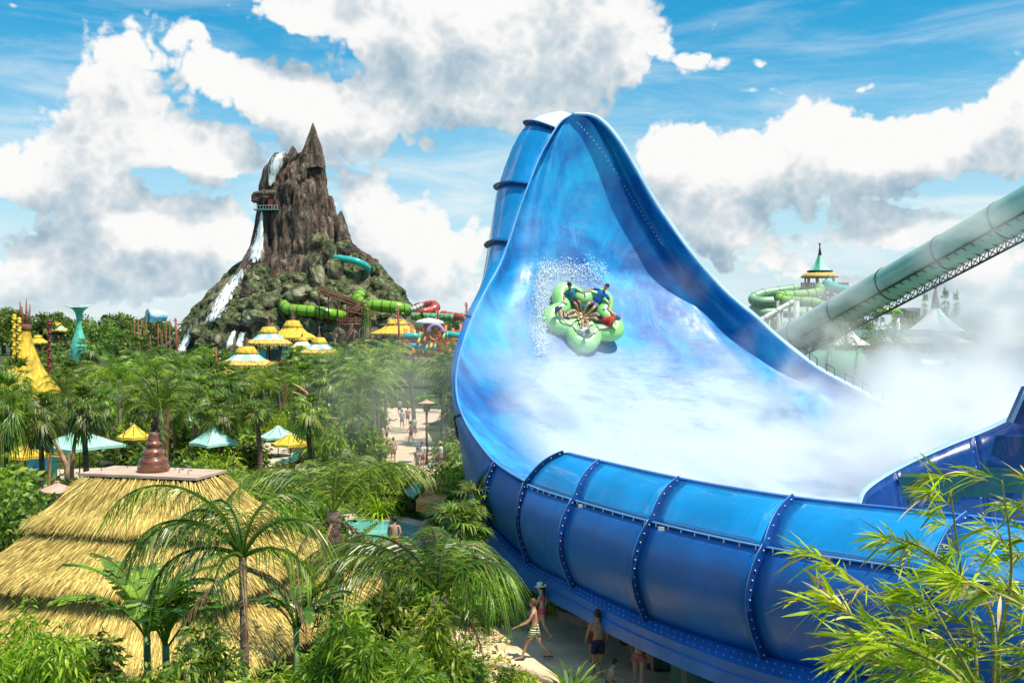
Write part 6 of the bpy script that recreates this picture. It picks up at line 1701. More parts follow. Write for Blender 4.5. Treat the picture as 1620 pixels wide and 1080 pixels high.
# red slides behind
tube_slide('tube_slide', [P(660,486,215),P(672,484,212),P(685,482,210),P(689,486,208),P(682,491,207),P(668,494,206),P(655,496,207)], .95, M_RED, 'red looping tube slide behind the right foot of the volcano', 7, jm=M_RED)
tube_slide('tube_slide', [P(700,497,200),P(715,500,198),P(735,502,196)], .8, M_RED, 'low red tube slide next to the left edge of the blue slide', 4, jm=M_RED)
tube_slide('tube_slide', [P(652,500,190),P(680,501,189),P(716,502,188)], .75, M_PALEG, 'straight pale green tube slide crossing above the playground', 8, jm=M_LIMED)
tube_slide('tube_slide', [P(650,490,196),P(660,486,197),P(668,482,198)], .5, mat_get('pale_column'), 'short grey pipe in front of the red looping slide', 4, jm=M_DKST)
gt2 = thing('green_spire', 'pale green turret beside the left edge of the blue slide', 'spire', ((739-810)/FPX*140, 140, 0)); k = 140/FPX
mb = MB(); mb.lathe([(.75,0),(.7,7.4),(.35,9.2),(.28,9.6),(.42,9.75),(.42,9.9),(.1,10.2),(.05,11.6)], 12); mb.build('body', M_PALEG, gt2)
# ================================================================ RIGHT BACKGROUND
st = thing('slide_tower', 'slide tower with a spired green roof above an orange thatch ring', 'tower', ((1297-810)/FPX*160, 160, 0)); k = 160/FPX
def ST(px, py, dy=0): return Vector(((px-1297)*k, dy, CAMZ-(py-HY)*k))
def zst(py): return CAMZ-(py-HY)*k
mb = MB(); mb.lathe([(29*k,zst(439)),(29*k,zst(437)),(24*k,zst(433)),(17*k,zst(431)),(.05,zst(431))], 28); mb.build('thatch_ring', M_THF, st)
mb = MB(); mb.lathe([(20*k,zst(430)),(20*k,zst(428))], 28); mb.build('eave_board', M_DKST, st)
n = 10
for i in range(n):
    g = []
    for r, y in ((18,428),(12,423),(8,417),(5,410),(3.2,404)): g.append([(math.cos(2*PI*(i+f)/n)*r*k, math.sin(2*PI*(i+f)/n)*r*k, zst(y)) for f in (0,.5,1)])
    mb = MB(); mb.grid(np.array(g), flip=True); mb.build('roof_panel', M_AQ if i % 3 else mat('emerald_canvas', (.03,.36,.22), .6), st)
mb = MB(); mb.lathe([(3.2*k,zst(405)),(1.2*k,zst(392)),(.8*k,zst(388)),(.2*k,zst(387))], 10); mb.build('spire', mat('maroon_spire', (.14,.05,.06), .7), st)
for i in range(5): a = i*1.26; mb = MB(); mb.tube([(0,0,zst(390)),(math.cos(a)*1.6*k,math.sin(a)*1.6*k,zst(384.5))], .06, 4); mb.build('prong', M_TIMB, st)
for i in range(9): a = i*.698; mb = MB(); mb.tube([(math.cos(a)*22*k,math.sin(a)*22*k,zst(460)),(math.cos(a)*22*k,math.sin(a)*22*k,zst(436))], .16, 5); mb.build('roof_post', M_DKST, st)
for (x0,x1,yy) in ((1264,1283,452),(1320,1336,452)):
    for q in range(6): x = x0+(x1-x0)*q/5; mb = MB(); mb.box(ST(x,yy,-1.5), ((x1-x0)/5*k*.8,.15,9*k)); mb.build('fence_panel', M_TIMB, st)
mb = MB(); mb.lathe([(32*k,zst(458)),(32*k,zst(455)),(.1,zst(455))], 20, smooth=False); mb.build('deck', M_TIMB, st)
for i in range(8): a = i*.785; mb = MB(); mb.tube([(math.cos(a)*18*k,math.sin(a)*18*k,0),(math.cos(a)*18*k,math.sin(a)*18*k,zst(458))], .3, 6); mb.build('tower_column', M_DKST, st)
for y in (466,474,482,490):
    mb = MB(); mb.box(ST(1306,y,0), (30*k,2.5,.3), rot=Matrix.Rotation(.15 if y % 4 else -.15, 3, 'Y')); mb.build('stair_flight', M_TIMB, st)
LG2 = mat('faded_lime_fibreglass', (.26,.45,.10), .3, .1, .4, coat=.4); PG2 = mat('faded_green_fibreglass', (.24,.42,.26), .35, .1, .4)
tube_slide('tube_slide', [P(1296,454,156),P(1297,461,154),P(1280,465,153),P(1250,467,152),P(1233,469,151),P(1240,475,150),P(1265,477,149),P(1290,479,148),P(1305,486,147)], .75, LG2, 'lime green tube slide bending sharply below the spired tower roof', 12, supports=[40], jm=M_LIMED)
tube_slide('tube_slide', [P(1262,456,170),P(1235,460,169),P(1205,465,168),P(1191,472,167),P(1200,477,165),P(1225,477,165),P(1230,482,166),P(1205,484,167),P(1192,489,167),P(1205,494,165),P(1235,494,165),P(1280,498,166)], .8, PG2, 'pale green coiled tube slide at the far left of the spired tower', 14, supports=[24, 50], jm=PG2)
tube_slide('tube_slide', [P(1308,449,157),P(1315,453,155),P(1328,458,154),P(1340,460,153)], .8, M_TEAL, 'turquoise tube slide leaving the spired tower to the right', 5, jm=M_TEAL)
tube_slide('tube_slide', [P(1254,477,140),P(1228,492,138),P(1200,508,136)], .35, mat_get('pale_column'), 'thin pale ramp sloping down below the lime slide', 3, supports=[20, 40], jm=M_DKST)
for px, D in ((1260,146),(1213,165),(1233,150),(1280,150)):
    t = thing('slide_pylon', {1260:'thick pale pylon under the bend of the lime slide',1213:'pale pylon inside the coils of the pale green slide',1233:'pale pylon right of the coiled slide',1280:'pale pylon nearest the spired tower'}[px], 'pylon', ((px-810)/FPX*D, D, 0), 0, 'pale slide pylons'); mb = MB(); mb.tube([(0,0,0),(0,0,CAMZ-(476-HY)*D/FPX)], .42, 10); mb.build('shaft', mat_get('pale_column'), t)
# white peaked tents
def peaked(px, py_e, py_t, wpx, D, label, m, spire_py=None):
    k = D/FPX; w = wpx*k/2; ze = CAMZ-(py_e-HY)*k; zt = CAMZ-(py_t-HY)*k; t = thing('peaked_tent', label, 'tent', ((px-810)*k, D, 0)); n = 14
    for i in range(n):
        g = []
        for s in range(7):
            f = s/6; r = w*((1-f)**1.9*.97+.045); z = ze+(zt-ze)*f; g.append([(math.cos(2*PI*(i+q)/n)*r, math.sin(2*PI*(i+q)/n)*r, z-.01*w*math.sin(q*PI)) for q in (0,.5,1)])
        mb = MB(); mb.grid(np.array(g), flip=True); mb.build('canvas_panel', m[i % len(m)], t)
    if spire_py:
        zs = CAMZ-(spire_py-HY)*k; mb = MB(); mb.lathe([(w*.17,ze+(zt-ze)*.72),(w*.11,zt+.1),(w*.06,zt+(zs-zt)*.45),(w*.07,zt+(zs-zt)*.5),(w*.04,zt+(zs-zt)*.55)], 12); mb.build('spire', mat('mauve_spire', (.30,.20,.19), .7), t)
        for i in range(5): a = i*1.26; mb = MB(); mb.tube([(0,0,zt+(zs-zt)*.5),(math.cos(a)*w*.06,math.sin(a)*w*.06,zs)], .09, 4); mb.build('prong', M_TIMB, t)
    for i in range(7): a = i*.9; mb = MB(); mb.tube([(math.cos(a)*w*.9,math.sin(a)*w*.9,0),(math.cos(a)*w*.9,math.sin(a)*w*.9,ze)], .12, 6); mb.build('post', M_TIMB, t)
    return t
M_BLC = mat('blue_canvas', (.18,.40,.56), .7); M_WHC = mat('white_canvas', (.74,.75,.72), .7, .06, 2)
tt = peaked(1480,523,472,84,125,'white peaked tent with a blue stripe and a pronged spire', [M_WHC,M_WHC,M_AQ,M_WHC,M_WHC,M_AQ,M_WHC,M_WHC,M_WHC,M_WHC,M_BLC,M_AQ], 449)
peaked(1345,545,517,62,95,'low white peaked tent under the green truss slide', [M_WHC])
rf = thing('terracotta_roof', 'wide pale terracotta roof below the tent with the spire', 'roof', ((1466-810)/FPX*118, 118, 0)); k = 118/FPX
mb = MB(); mb.add([((-60)*k,-3,CAMZ-(542-HY)*k),((60)*k,-3,CAMZ-(542-HY)*k),((44)*k,2.5,CAMZ-(527-HY)*k),((-32)*k,2.5,CAMZ-(527-HY)*k),((60)*k,8,CAMZ-(542-HY)*k),((-60)*k,8,CAMZ-(542-HY)*k)], [(0,1,2,3),(3,2,4,5),(0,3,5),(1,4,2)]); mb.build('roof_slope', mat('pale_terracotta', (.58,.42,.33), .85, .12, 1.5), rf)
for i in range(8): mb = MB(); mb.box(((-52+i*15)*k,-2,(CAMZ-(543-HY)*k)/2), (.25,.25,CAMZ-(543-HY)*k)); mb.build('post', mat_get('pale_column'), rf)
rb = thing('resort_building', 'small pinkish building with two flat towers far behind the trees', 'building', ((1432-810)/FPX*420, 420, 0)); k = 420/FPX
for (a, b, y) in ((1418,1428,489),(1428,1441,491.5),(1441,1450,488.5)):
    mb = MB(); h = CAMZ-(y-HY)*k; mb.box((((a+b)/2-1432)*k,0,h/2), ((b-a)*k*.98,8,h)); w_ = mb.build('block', mat('pink_stucco', (.50,.28,.25), .9), rb)
    mb = MB(); mb.box((((a+b)/2-1432)*k,0,h+.25), ((b-a)*k*1.1,9,.5)); mb.build('flat_roof', mat_get('pale_column'), w_)
    for q in (-.25,.25):
        for zz_ in (2.5, 5.5): mb = MB(); mb.box((((a+b)/2-1432)*k+q*(b-a)*k,-4.05,h-zz_), (1.0,.2,1.5)); mb.build('window', mat('far_window', (.05,.05,.06), .2), w_)
gw = thing('green_canopy', 'bright green canopy roof on white columns beneath the truss slide', 'canopy', ((1402-810)/FPX*110, 110, 0)); k = 110/FPX
mb = MB(); mb.tube([(-1.6,0,CAMZ-(499-HY)*k),(-.4,0,CAMZ-(492-HY)*k),(1.2,0,CAMZ-(492-HY)*k),(1.9,0,CAMZ-(499-HY)*k)], [.25,.55,.5,.2], 10, aspect=.8); mb.build('canopy_roof', M_LIME, gw)
for i, x in enumerate((-1.2,-.4,1.3)): mb = MB(); mb.tube([(x,0,0),(x,0,CAMZ-(502-HY)*k)], .22, 10); mb.build('column', M_WHC, gw)
mb = MB(); mb.box((.3,.4,CAMZ-(527-HY)*k), (9,2.0,.8)); mb.build('water_channel', mat('aqua_wall', (.20,.42,.40), .6), gw)
# ================================================================ LANTERNS, RAILING
def lantern(px, py_b, D, h, label):
    t = thing('lantern_post', label, 'lantern', ((px-810)/FPX*D, D, 0), 0, 'pagoda topped lantern posts')
    mb = MB(); mb.tube([(0,0,0),(0,0,h-.62)], [.09,.07], 8); mb.build('post', M_RWOOD, t)
    mb = MB(); mb.box((0,0,h-.42), (.34,.34,.40)); lb = mb.build('lamp_box', mat('amber_glass', (.55,.40,.18), .4), t)
    for a, b in ((1,1),(1,-1),(-1,1),(-1,-1)): mb = MB(); mb.box((a*.18,b*.18,h-.42), (.04,.04,.44)); mb.build('bar', M_DKST, lb)
    for z in (h-.64, h-.42, h-.2): mb = MB(); mb.tube([(.19,.19,z),(-.19,.19,z),(-.19,-.19,z),(.19,-.19,z)], .018, 4, closed=True); mb.build('bar', M_DKST, lb)
    mb = MB(); mb.lathe([(.62,h-.17),(.64,h-.14),(.30,h-.03),(.07,h+.07),(.07,h+.14)], 4, smooth=False, a0=.5); mb.build('pagoda_lid', mat('pink_lid', (.58,.36,.28), .7), t)
lantern(90, 860, 30, 9-(768-520)/1575*30, 'pagoda topped lantern left of the thatched pavilion')
lantern(675, 720, 66, 9-(634-520)/1575*66, 'pagoda topped lantern on a tall red post beside the far path')
lantern(603, 600, 110, 9-(586-520)/1575*110, 'little pink lidded lantern among the far palms')
lantern(384, 900, 84, 9-(605-520)/1575*84, 'lantern on a post before the dark palms left of the leaning person')
M_RAILW = mat('white_rail', (.70,.66,.60), .5)
def railing(pts, label):
    t = thing('handrail', label, 'railing', tuple(pts[0])); o = Vector(pts[0]); pp = [Vector(p)-o for p in pts]
    for h in (.95, .5): mb = MB(); mb.tube([p+Vector((0,0,h)) for p in pp], .035, 6); mb.build('rail', M_RAILW, t)
    for i in range(len(pp)): mb = MB(); mb.tube([pp[i], pp[i]+Vector((0,0,.95))], .035, 6); mb.build('baluster', M_RAILW, t)
railing([G(622,778), G(634,770), G(648,762), G(656,757)], 'pale handrail on the left of the steps by the orange clay slab')
railing([G(642,784), G(655,776), G(668,768), G(680,758)], 'pale handrail on the right of the steps by the orange clay slab')
for i in range(6):
    p = G(640+i*4.2, 780-i*4.0, .05); mb = MB(); mb.box((p.x, p.y, .06+.08*i), (2.2,.8,.14+.0*i)); o = mb.build('step', M_PAVE2); o['kind'] = 'structure'
mb = MB(); a = [P(640,775,47), P(662,760,50), P(676,770,50), P(654,786,46.5)]; mb.add([tuple(v) for v in a]+[tuple(v-Vector((0,0,.1))) for v in a], [(0,1,2,3),(4,7,6,5),(0,4,5,1),(1,5,6,2),(2,6,7,3),(3,7,4,0)]); o = mb.build('awning', mat('green_awning', (.12,.38,.26), .6)); tag(o, 'small flat green awning lying next to the orange clay slab', 'awning')
mb = MB(); a = [P(658,790,44), P(694,752,50), P(712,775,50), P(700,800,43)]; mb.add([tuple(v) for v in a]+[tuple(v-Vector((0,0,.5))) for v in a], [(0,1,2,3),(4,7,6,5),(0,4,5,1),(1,5,6,2),(2,6,7,3),(3,7,4,0)]); o = mb.build('clay_slab', M_CLAY); tag(o, 'slanting slab of orange clay below the green awning', 'slab')
# grey rock stack with a flat bowl left of the tall queen palms
t = thing('rock_pillar', 'grey rock pillar with a flat bowl on top among the palms', 'rock pillar', ((492-810)/FPX*82, 82, 0)); mb = MB(); mb.lathe([(.9,0),(.8,2.0),(.62,3.4),(.55,4.4)], 14); mb.v[0] += (fbm(mb.v[0]*1.4, 3, 2)[:, None]-.5)*.4; mb.build('pillar', M_ROCKG, t)
mb = MB(); mb.lathe([(.4,4.3),(.75,4.5),(.85,4.75),(.80,4.78),(.1,4.6)], 18); mb.build('bowl', mat('grey_bowl', (.22,.26,.25), .6), t)
# ================================================================ PLANTING
def far_z(py, D): return CAMZ-(py-HY)/FPX*D
GROUP_F = 'fan palms planted across the park'; GROUP_Q = 'feathery palms planted across the park'; GROUP_S = 'leafy shrubs between the palms'
def fitted(key, px, py_c, py_g_D, crown_px=None, label=None, group=None, hproto=None, rz=None, cr=None):
    "palm whose crown centre projects to (px, py_c) at distance D"
    D = py_g_D; z = far_z(py_c, D); h = hproto; s = z/h
    x = (px-810)/FPX*D
    sw = s if crown_px is None else crown_px/2*D/FPX/cr
    o = plant(key, x, D, 0, (sw, sw, s), rz, label, group)
    return o
HP = {'fan0': 4.2, 'fan1': 5.4, 'fan2': 6.6, 'fea0': 4.6, 'fea1': 6.2, 'date': 3.6}
CRW = {'fan0': 1.85, 'fan1': 1.85, 'fan2': 1.85, 'fea0': 2.2, 'fea1': 2.2, 'date': 2.1}
NAMED = [
 ('fan1',68,668,44,92,'broad fan palm with a dark trunk standing over the yellow parasol at the left'),
 ('fan1',138,650,48,96,'fan palm in front of the pale green square canopy'),
 ('fan0',6,650,42,90,'fan palm cut by the left edge of the picture'),
 ('date',250,652,46,150,'feathery date palm with upright fronds above the roof finial'),
 ('fan1',326,610,78,70,'dark fan palm behind the date palm, to its upper right'),
 ('fan1',372,612,80,74,'dark fan palm right above the small pale green canopy'),
 ('fan2',412,650,60,86,'glossy fan palm with a ragged brown trunk beside the pale green parasol'),
 ('fan1',492,655,52,92,'fan palm with a clean trunk down to the path, right of the yellow parasol'),
 ('fan2',350,660,64,80,'dark fan palm over the bright bamboo clump'),
 ('fea1',590,592,72,104,'tall feathery palm in the cluster left of the far path, highest of them'),
 ('fea1',566,612,66,110,'tall feathery palm in the left of the cluster beside the far path'),
 ('fea0',570,655,58,60,'thin stemmed feathery tree palm before the cluster'),
 ('fea1',610,560,100,78,'feathery palm behind the cluster below the yellow hut'),
 ('fea0',540,570,106,74,'bushy feathery palm below the small teal hut'),
 ('fea1',655,590,86,110,'wide feathery palm left of the blue slide, left one of the pair'),
 ('fea1',700,580,78,120,'wide feathery palm touching the left edge of the blue slide'),
 ('fan1',620,555,112,52,'fan palm at the foot of the playground'),
 ('fan0',440,600,96,60,'fan palm below the widest teal hut to its right'),
 ('fan0',395,600,98,60,'fan palm directly below the widest teal hut'),
 ('fan1',100,585,90,54,'fan palm behind the trumpet tower beside the lagoon'),
 ('fan1',145,555,110,62,'fan palm between the funnel sculpture and the lagoon'),
 ('fan1',190,548,118,48,'fan palm left of the waterfall foot'),
 ('fan0',218,560,104,60,'fan palm in front of the left waterfall foot'),
 ('fea0',190,600,72,90,'bright feathery palm left of the date palm'),
 ('fea0',225,590,80,90,'bright feathery palm directly behind the date palm'),
 ('fea0',285,585,88,80,'bright feathery palm right behind the date palm'),
 ('fan0',255,575,100,60,'fan palm half way between the date palm and the waterfall'),
 ('fan0',470,570,112,56,'fan palm before the rocks below the yellow hut'),
 ('fan1',578,488,190,20,'lone fan palm on the rocks beside the timber stairs'),
 ('fan1',668,515,168,26,'fan palm right behind the plain yellow hut'),
 ('fan0',30,610,60,80,'fan palm at the foot of the trumpet tower'),
 ('fea0',108,625,58,80,'drooping feathery palm right of the trumpet tower'),
]
for i, (k_, px, py, D, w, lab) in enumerate(NAMED):
    fitted(k_, px, py, D, w, lab, GROUP_F if k_.startswith('fan') else GROUP_Q, HP[k_], None, CRW[k_])
# keep-clear rectangles (px box, distance): nothing random may stand in front of these
KEEP = [(0,694,82,735,56),(70,672,180,742,54),(185,668,245,700,57),(300,666,372,716,58),(430,668,492,750,60),(372,695,480,745,60),(590,640,720,790,46),(540,810,680,865,43),(380,545,435,580,108),(385,515,540,560,105),
 (585,500,745,560,120),(0,470,90,620,70),(100,480,150,535,100),(225,488,270,525,120),(255,495,300,560,120),(330,520,400,560,110),(380,618,500,668,70),(86,590,220,640,66),(500,660,550,760,56),(505,745,560,780,50),(60,735,130,760,50),(230,560,262,600,70),(655,625,700,730,60),(640,740,700,790,44),(560,700,700,720,60)]
NEAR_OK = [(790,930,1060,1080,26)]
def clear(x, y, h, r, strict=1.0):
    if y < 5: return False
    px0 = 810+(x-r)/y*FPX; px1 = 810+(x+r)/y*FPX; py0 = HY+(CAMZ-h)/y*FPX; py1 = HY+CAMZ/y*FPX
    for a, b, c, d, D in KEEP+NEAR_OK:
        if y < D+1.5 and px1 > a+3 and px0 < c-3 and py0 < d-4 and py1 > b: return False
    return True
PATHS = []
def onpath(x, y):
    px = 810+x/y*FPX; py = HY+CAMZ/y*FPX
    if 790 < px < 1120 and 955 < py < 1200: return True
    if 600 < px < 700 and 645 < py < 790: return True
    if 400 < px < 690 and 822 < py < 868: return True
    if 365 < px < 500 and 698 < py < 748: return True
    if px < 305 and 738 < py < 775: return True
    q = np.array([x, y])-HC; a = q @ HU; b = q @ HV
    if abs(a) < 4.9 and abs(b) < 4.1: return True
    return False
rp = random.Random(77); placed = []; AUTO = []
WORD = {'fan0':'fan palm','fan1':'fan palm','fea0':'feathery palm','fea1':'feathery palm','cane':'cane palm','caned':'dark cane palm','shr0':'leafy shrub','shr1':'leafy shrub','shr2':'leafy shrub','shro':'olive toned shrub','shrb':'bright green shrub','spike':'spiky plant','grass':'grassy clump'}
def scatter(n, y0, y1, keys, smin, smax, group, labels, pxlo=-60, pxhi=760, mind=1.0, hfac=1.0, rad=1.0, maxtry=60):
    c = 0
    for _ in range(n*maxtry):
        if c >= n: break
        u = rp.random(); y = (1/(1/y0*(1-u)+1/y1*u)) ; px = rp.uniform(pxlo, pxhi); x = (px-810)/FPX*y
        s = rp.uniform(smin, smax); k_ = rp.choice(keys); h = HP.get(k_, 1.15)*s*hfac+(1.2*s if k_ in HP else 0); r = rad*s
        if onpath(x, y) or not clear(x, y, h, r*.8): continue
        if any((x-a)**2+(y-b)**2 < (mind*max(.6, y/60))**2 for a, b in placed[-260:]): continue
        lab = labels[0]; AUTO.append((plant(k_, x, y, 0, (s*rp.uniform(.9,1.15), s*rp.uniform(.9,1.15), s), None, lab, group), 810+x/y*FPX, HY+(CAMZ-h*.7)/y*FPX, WORD[k_])); placed.append((x, y)); c += 1
    return c
def lim_palm(y): return 1
# palms filling the middle distance; tops stay below the skyline of the photograph
scatter(85, 58, 175, ['fan0','fan0','fan1'], .72, 1.15, GROUP_F, ['fan palm in the dense planting of the middle distance'], mind=2.4, rad=1.8)
scatter(65, 55, 170, ['fea0','fea0','cane'], .75, 1.15, GROUP_Q, ['feathery palm in the dense planting of the middle distance'], mind=2.4, rad=2.1)
scatter(165, 44, 150, ['shr0','shr1','shr2','shro','shrb','shr0'], 1.3, 3.0, GROUP_S, ['rounded leafy shrub in the planting between the palms'], mind=1.6, rad=1.0)
scatter(45, 50, 76, ['shr0','shr1','shrb','fan0','cane'], .8, 1.5, GROUP_S, ['x'], pxlo=290, pxhi=600, mind=1.4, rad=1.0)
scatter(60, 34, 62, ['shr0','shr1','shrb','spike','grass','cane'], .9, 1.9, GROUP_S, ['low leafy plant bordering the paths and the sand'], pxlo=330, pxhi=760, mind=1.0, rad=1.0)
scatter(26, 33, 50, ['cane','caned','shr1'], 1.1, 1.8, GROUP_S, ['low leafy plant bordering the paths and the sand'], pxlo=-40, pxhi=330, mind=1.3, rad=1.2)
# far wood behind the park
for i in range(140):
    D = rp.uniform(230, 420); px = rp.uniform(-220, 1850)
    if 250 < px < 690 and D < 275: D += 60
    top = 513-abs(rp.gauss(0, 11)) if px < 260 else rp.uniform(500, 513)
    if px > 1150: top = 512-abs(rp.gauss(0, 9))
    s = (CAMZ-(top-HY)/FPX*D)/11.0
    AUTO.append((plant('treef', (px-810)/FPX*D, D, 0, (s*rp.uniform(.55,1.2), s*1.0, s), None, 'x', 'trees of the far woodland'), px, 505, 'woodland tree'))
for px, top, D, key in ((30,488,200,'treef'),(75,492,190,'treef'),(175,494,210,'treef'),(200,492,215,'treef'),(150,500,160,'tree0'),(1545,486,150,'treef'),(1500,492,150,'treef'),(1600,490,140,'treef'),(1440,502,170,'treef'),(720,505,200,'tree0'),(705,512,180,'shro')):
    h = {'treef': 11.0, 'tree0': 8.0, 'shro': 1.2}[key]; s = (CAMZ-(top-HY)/FPX*D)/h
    AUTO.append((plant(key, (px-810)/FPX*D, D, 0, (s*.9, s*.9, s), None, 'x', 'single trees on the skyline'), px, top+6, 'rounded skyline tree'))
for px, py, D, w in ((1464,492,130,16),(1497,488,135,20),(1512,490,140,16)): fitted('fan1', px, py, D, w, {1464:'thin palm to the left of the white tent spire',1497:'larger thin palm to the right of the white tent spire',1512:'outer thin palm to the right of the white tent spire'}[px], 'palms by the white tent', HP['fan1'], None, 1.85)
# planting on the right behind the truss slide
for i in range(60):
    D = rp.uniform(58, 110); px = rp.uniform(1190, 1660); s = rp.uniform(1.6, 3.0)
    zt_ = (555+rp.uniform(-8, 22) if D < 90 else 545); s = max(1.2, min(5.5, (CAMZ-(zt_-HY)/FPX*D)/1.15))
    k_ = rp.choice(['shr0','shro','shr1','shro','cane']); AUTO.append((plant(k_, (px-810)/FPX*D, D, 0, (s*.6, s*.6, s), None, 'x', 'shrubs behind the rim of the blue slide'), px, zt_, WORD[k_]))
for px, py, D, w in ((1420,552,72,50),(1385,560,66,44),(1300,560,80,40),(1340,566,62,44)): fitted('fea0', px, py, D, w, {1420:'feathery palm right below the bright green canopy',1385:'feathery palm between the low white tent and the terracotta roof',1300:'feathery palm where the truss slide meets the blue rim',1340:'feathery palm in front of the low white tent'}[px], 'palms behind the rim of the blue slide', HP['fea0'], None, 2.2)
# bushes at the volcano foot
for i in range(46):
    px = rp.uniform(250, 690); D = rp.uniform(196, 212); top = rp.uniform(545, 566) if px < 640 else rp.uniform(550, 562); s = (CAMZ-(top-HY)/FPX*D)/1.1
    k_ = rp.choice(['shr0','shro','shr1','shrb']); AUTO.append((plant(k_, (px-810)/FPX*D, D, 0, (s*.9, s*.9, s), None, 'x', 'bushes at the foot of the volcano'), px, top, WORD[k_]))
# ---------------------------------------------------------------- ground cover
rg = np.random.RandomState(9); C = Cloud(); pts = []
while len(pts) < 5200:
    u = rg.rand(); y = 1/(1/14*(1-u)+1/130*u); px = rg.uniform(-80, 1150); x = (px-810)/FPX*y
    if onpath(x, y): continue
    pts.append((x, y))
pts = np.array(pts)
for j in range(7):
    n = len(pts); s = rg.uniform(.25, .75, n)*np.clip(pts[:, 1]/45, .55, 1.6); a = rg.uniform(0, 6.28, n); e = rg.uniform(.3, 1.3, n)
    d = np.stack([np.cos(a)*np.cos(e), np.sin(a)*np.cos(e), np.sin(e)], -1); sd = np.stack([-np.sin(a), np.cos(a), 0*a], -1); p = np.stack([pts[:, 0]+rg.normal(0, .25, n), pts[:, 1]+rg.normal(0, .25, n), rg.uniform(0, .2, n)], -1)
    bars = [np.stack([p+d*(s*t)[:, None]-np.array([0,0,1])*(s*.35*t*t)[:, None]-sd*(s*w)[:, None], p+d*(s*t)[:, None]-np.array([0,0,1])*(s*.35*t*t)[:, None]+sd*(s*w)[:, None]], 1) for t, w in ((0,.03),(.5,.12),(1,.01))]
    C.add(*quads_from(np.stack(bars, 1)))
gc = bpy.data.objects.new('ground_cover', C.mesh('ground_cover', M_SHR)); link(gc); tag(gc, 'low mixed green ground cover filling the planted beds', 'ground cover', kind='stuff')
# every one of these plants is told by the landmark it stands nearest to
LANDMARKS = [(40,560,'the yellow trumpet tower'),(125,510,'the green funnel sculpture'),(246,500,'the blue and white barrel'),(280,530,'the red totem pole at the waterfall'),(390,565,'the widest teal hut'),(425,532,'the teal hut beside the yellow one'),(463,520,'the all yellow hut'),(505,548,'the small teal hut'),(628,515,'the plain yellow hut by the stairs'),(690,535,'the orange playground'),(40,712,'the yellow parasol at the left edge'),(126,690,'the huge pale green canopy'),(212,680,'the half hidden yellow parasol'),(338,688,'the pale green canopy by the bamboo'),(459,692,'the yellow parasol over the loungers'),(520,670,'the red brown timber posts'),(475,625,'the pale bent timber boom'),(492,620,'the grey rock pillar'),(620,690,'the crowd on the far path'),(675,660,'the tall lantern post'),(650,770,'the pale handrails'),(600,840,'the pool'),(175,620,'the lagoon'),(243,720,'the roof finial'),(90,780,'the lantern by the pavilion'),(700,780,'the clay slab'),(1297,440,'the spired slide tower'),(1480,495,'the white tent with the spire'),(1345,530,'the low white tent'),(1402,500,'the bright green canopy'),(1432,492,'the pinkish building'),(1350,590,'the ribbed pale green tube'),(340,500,'the long slanting waterfall'),(486,520,'the big boulder at the volcano foot'),(560,540,'the foot of the timber stairs'),(1560,500,'the mist at the right edge'),(730,500,'the left edge of the blue slide')]
ORD = ['closest','second closest','third closest','fourth closest','fifth closest','sixth closest','seventh closest','eighth closest','ninth closest','tenth closest','eleventh closest','twelfth closest','thirteenth closest','fourteenth closest','fifteenth closest','sixteenth closest','seventeenth closest','eighteenth closest','nineteenth closest','twentieth closest','twenty-first closest','twenty-second closest','twenty-third closest','twenty-fourth closest']
bk = {}
for o, px, py, w_ in AUTO:
    l = min(LANDMARKS, key=lambda q: (q[0]-px)**2+((q[1]-py)*1.3)**2); dx, dy = px-l[0], py-l[1]
    rel = ('to the right of' if dx > 0 else 'to the left of') if abs(dx) > abs(dy) else ('below' if dy > 0 else 'above')
    bk.setdefault((w_, rel, l[2]), []).append((dx*dx+dy*dy, o))
for (w_, rel, l), v in bk.items():
    v.sort(key=lambda q: q[0])
    for i, (d, o) in enumerate(v): o['label'] = '%s %s %s' % (w_, rel, l) if len(v) == 1 else '%s %s %s %s' % (ORD[i] if i < 24 else ('outermost' if i == len(v)-1 else 'farther out'), w_, rel, l)
# ================================================================ NEAR PLANTS
AUTO2 = []
# beds next to the near path
for px, py, k_, s in ((800,955,'spike',1.5),(822,925,'spike',1.4),(850,935,'spike',1.2),(880,975,'shrb',.95),(905,960,'shr1',1.1),(925,972,'shrb',.7),(860,960,'shrb',.7),(958,985,'shrb',.6),(935,950,'shr2',1.3),(985,980,'shr0',.9),(900,930,'shr0',1.4),(870,915,'shr2',1.2),(840,900,'shr1',1.3),(1010,985,'shr2',.9),(820,890,'spike',1.3)):
    p = G(px, py); AUTO2.append((plant(k_, p.x, p.y, 0, s, None, 'x', 'plants in the bed behind the near path'), px, py, WORD[k_]))
for px, py, k_, s, lab in ((905,1118,'spike',1.35,'dark spiky plant in front of the near path'),(870,1150,'spike',1.0,'small dark spiky plant left of the bigger one before the near path'),(800,1090,'shr1',.55,'small leafy shrub at the front edge of the near path'),(760,1100,'shr0',.7,'leafy shrub beneath the big drooping palm'),(950,1150,'caned',.8,'arching dark plant at the bottom edge below the near path'),(830,1100,'shrb',.5,'small bright shrub at the front edge of the near path')):
    p = G(px, py); plant(k_, p.x, p.y, 0, s, None, lab, 'plants before the near path')
AUTO2.sort(key=lambda q: q[1])
OR2 = ['first','second','third','fourth','fifth','sixth','seventh','eighth','ninth','tenth','eleventh','twelfth','thirteenth','fourteenth','fifteenth']
for i, (o, px, py, w_) in enumerate(AUTO2): o['label'] = '%s behind the near path kerb, %s plant from the left' % (w_, OR2[i])
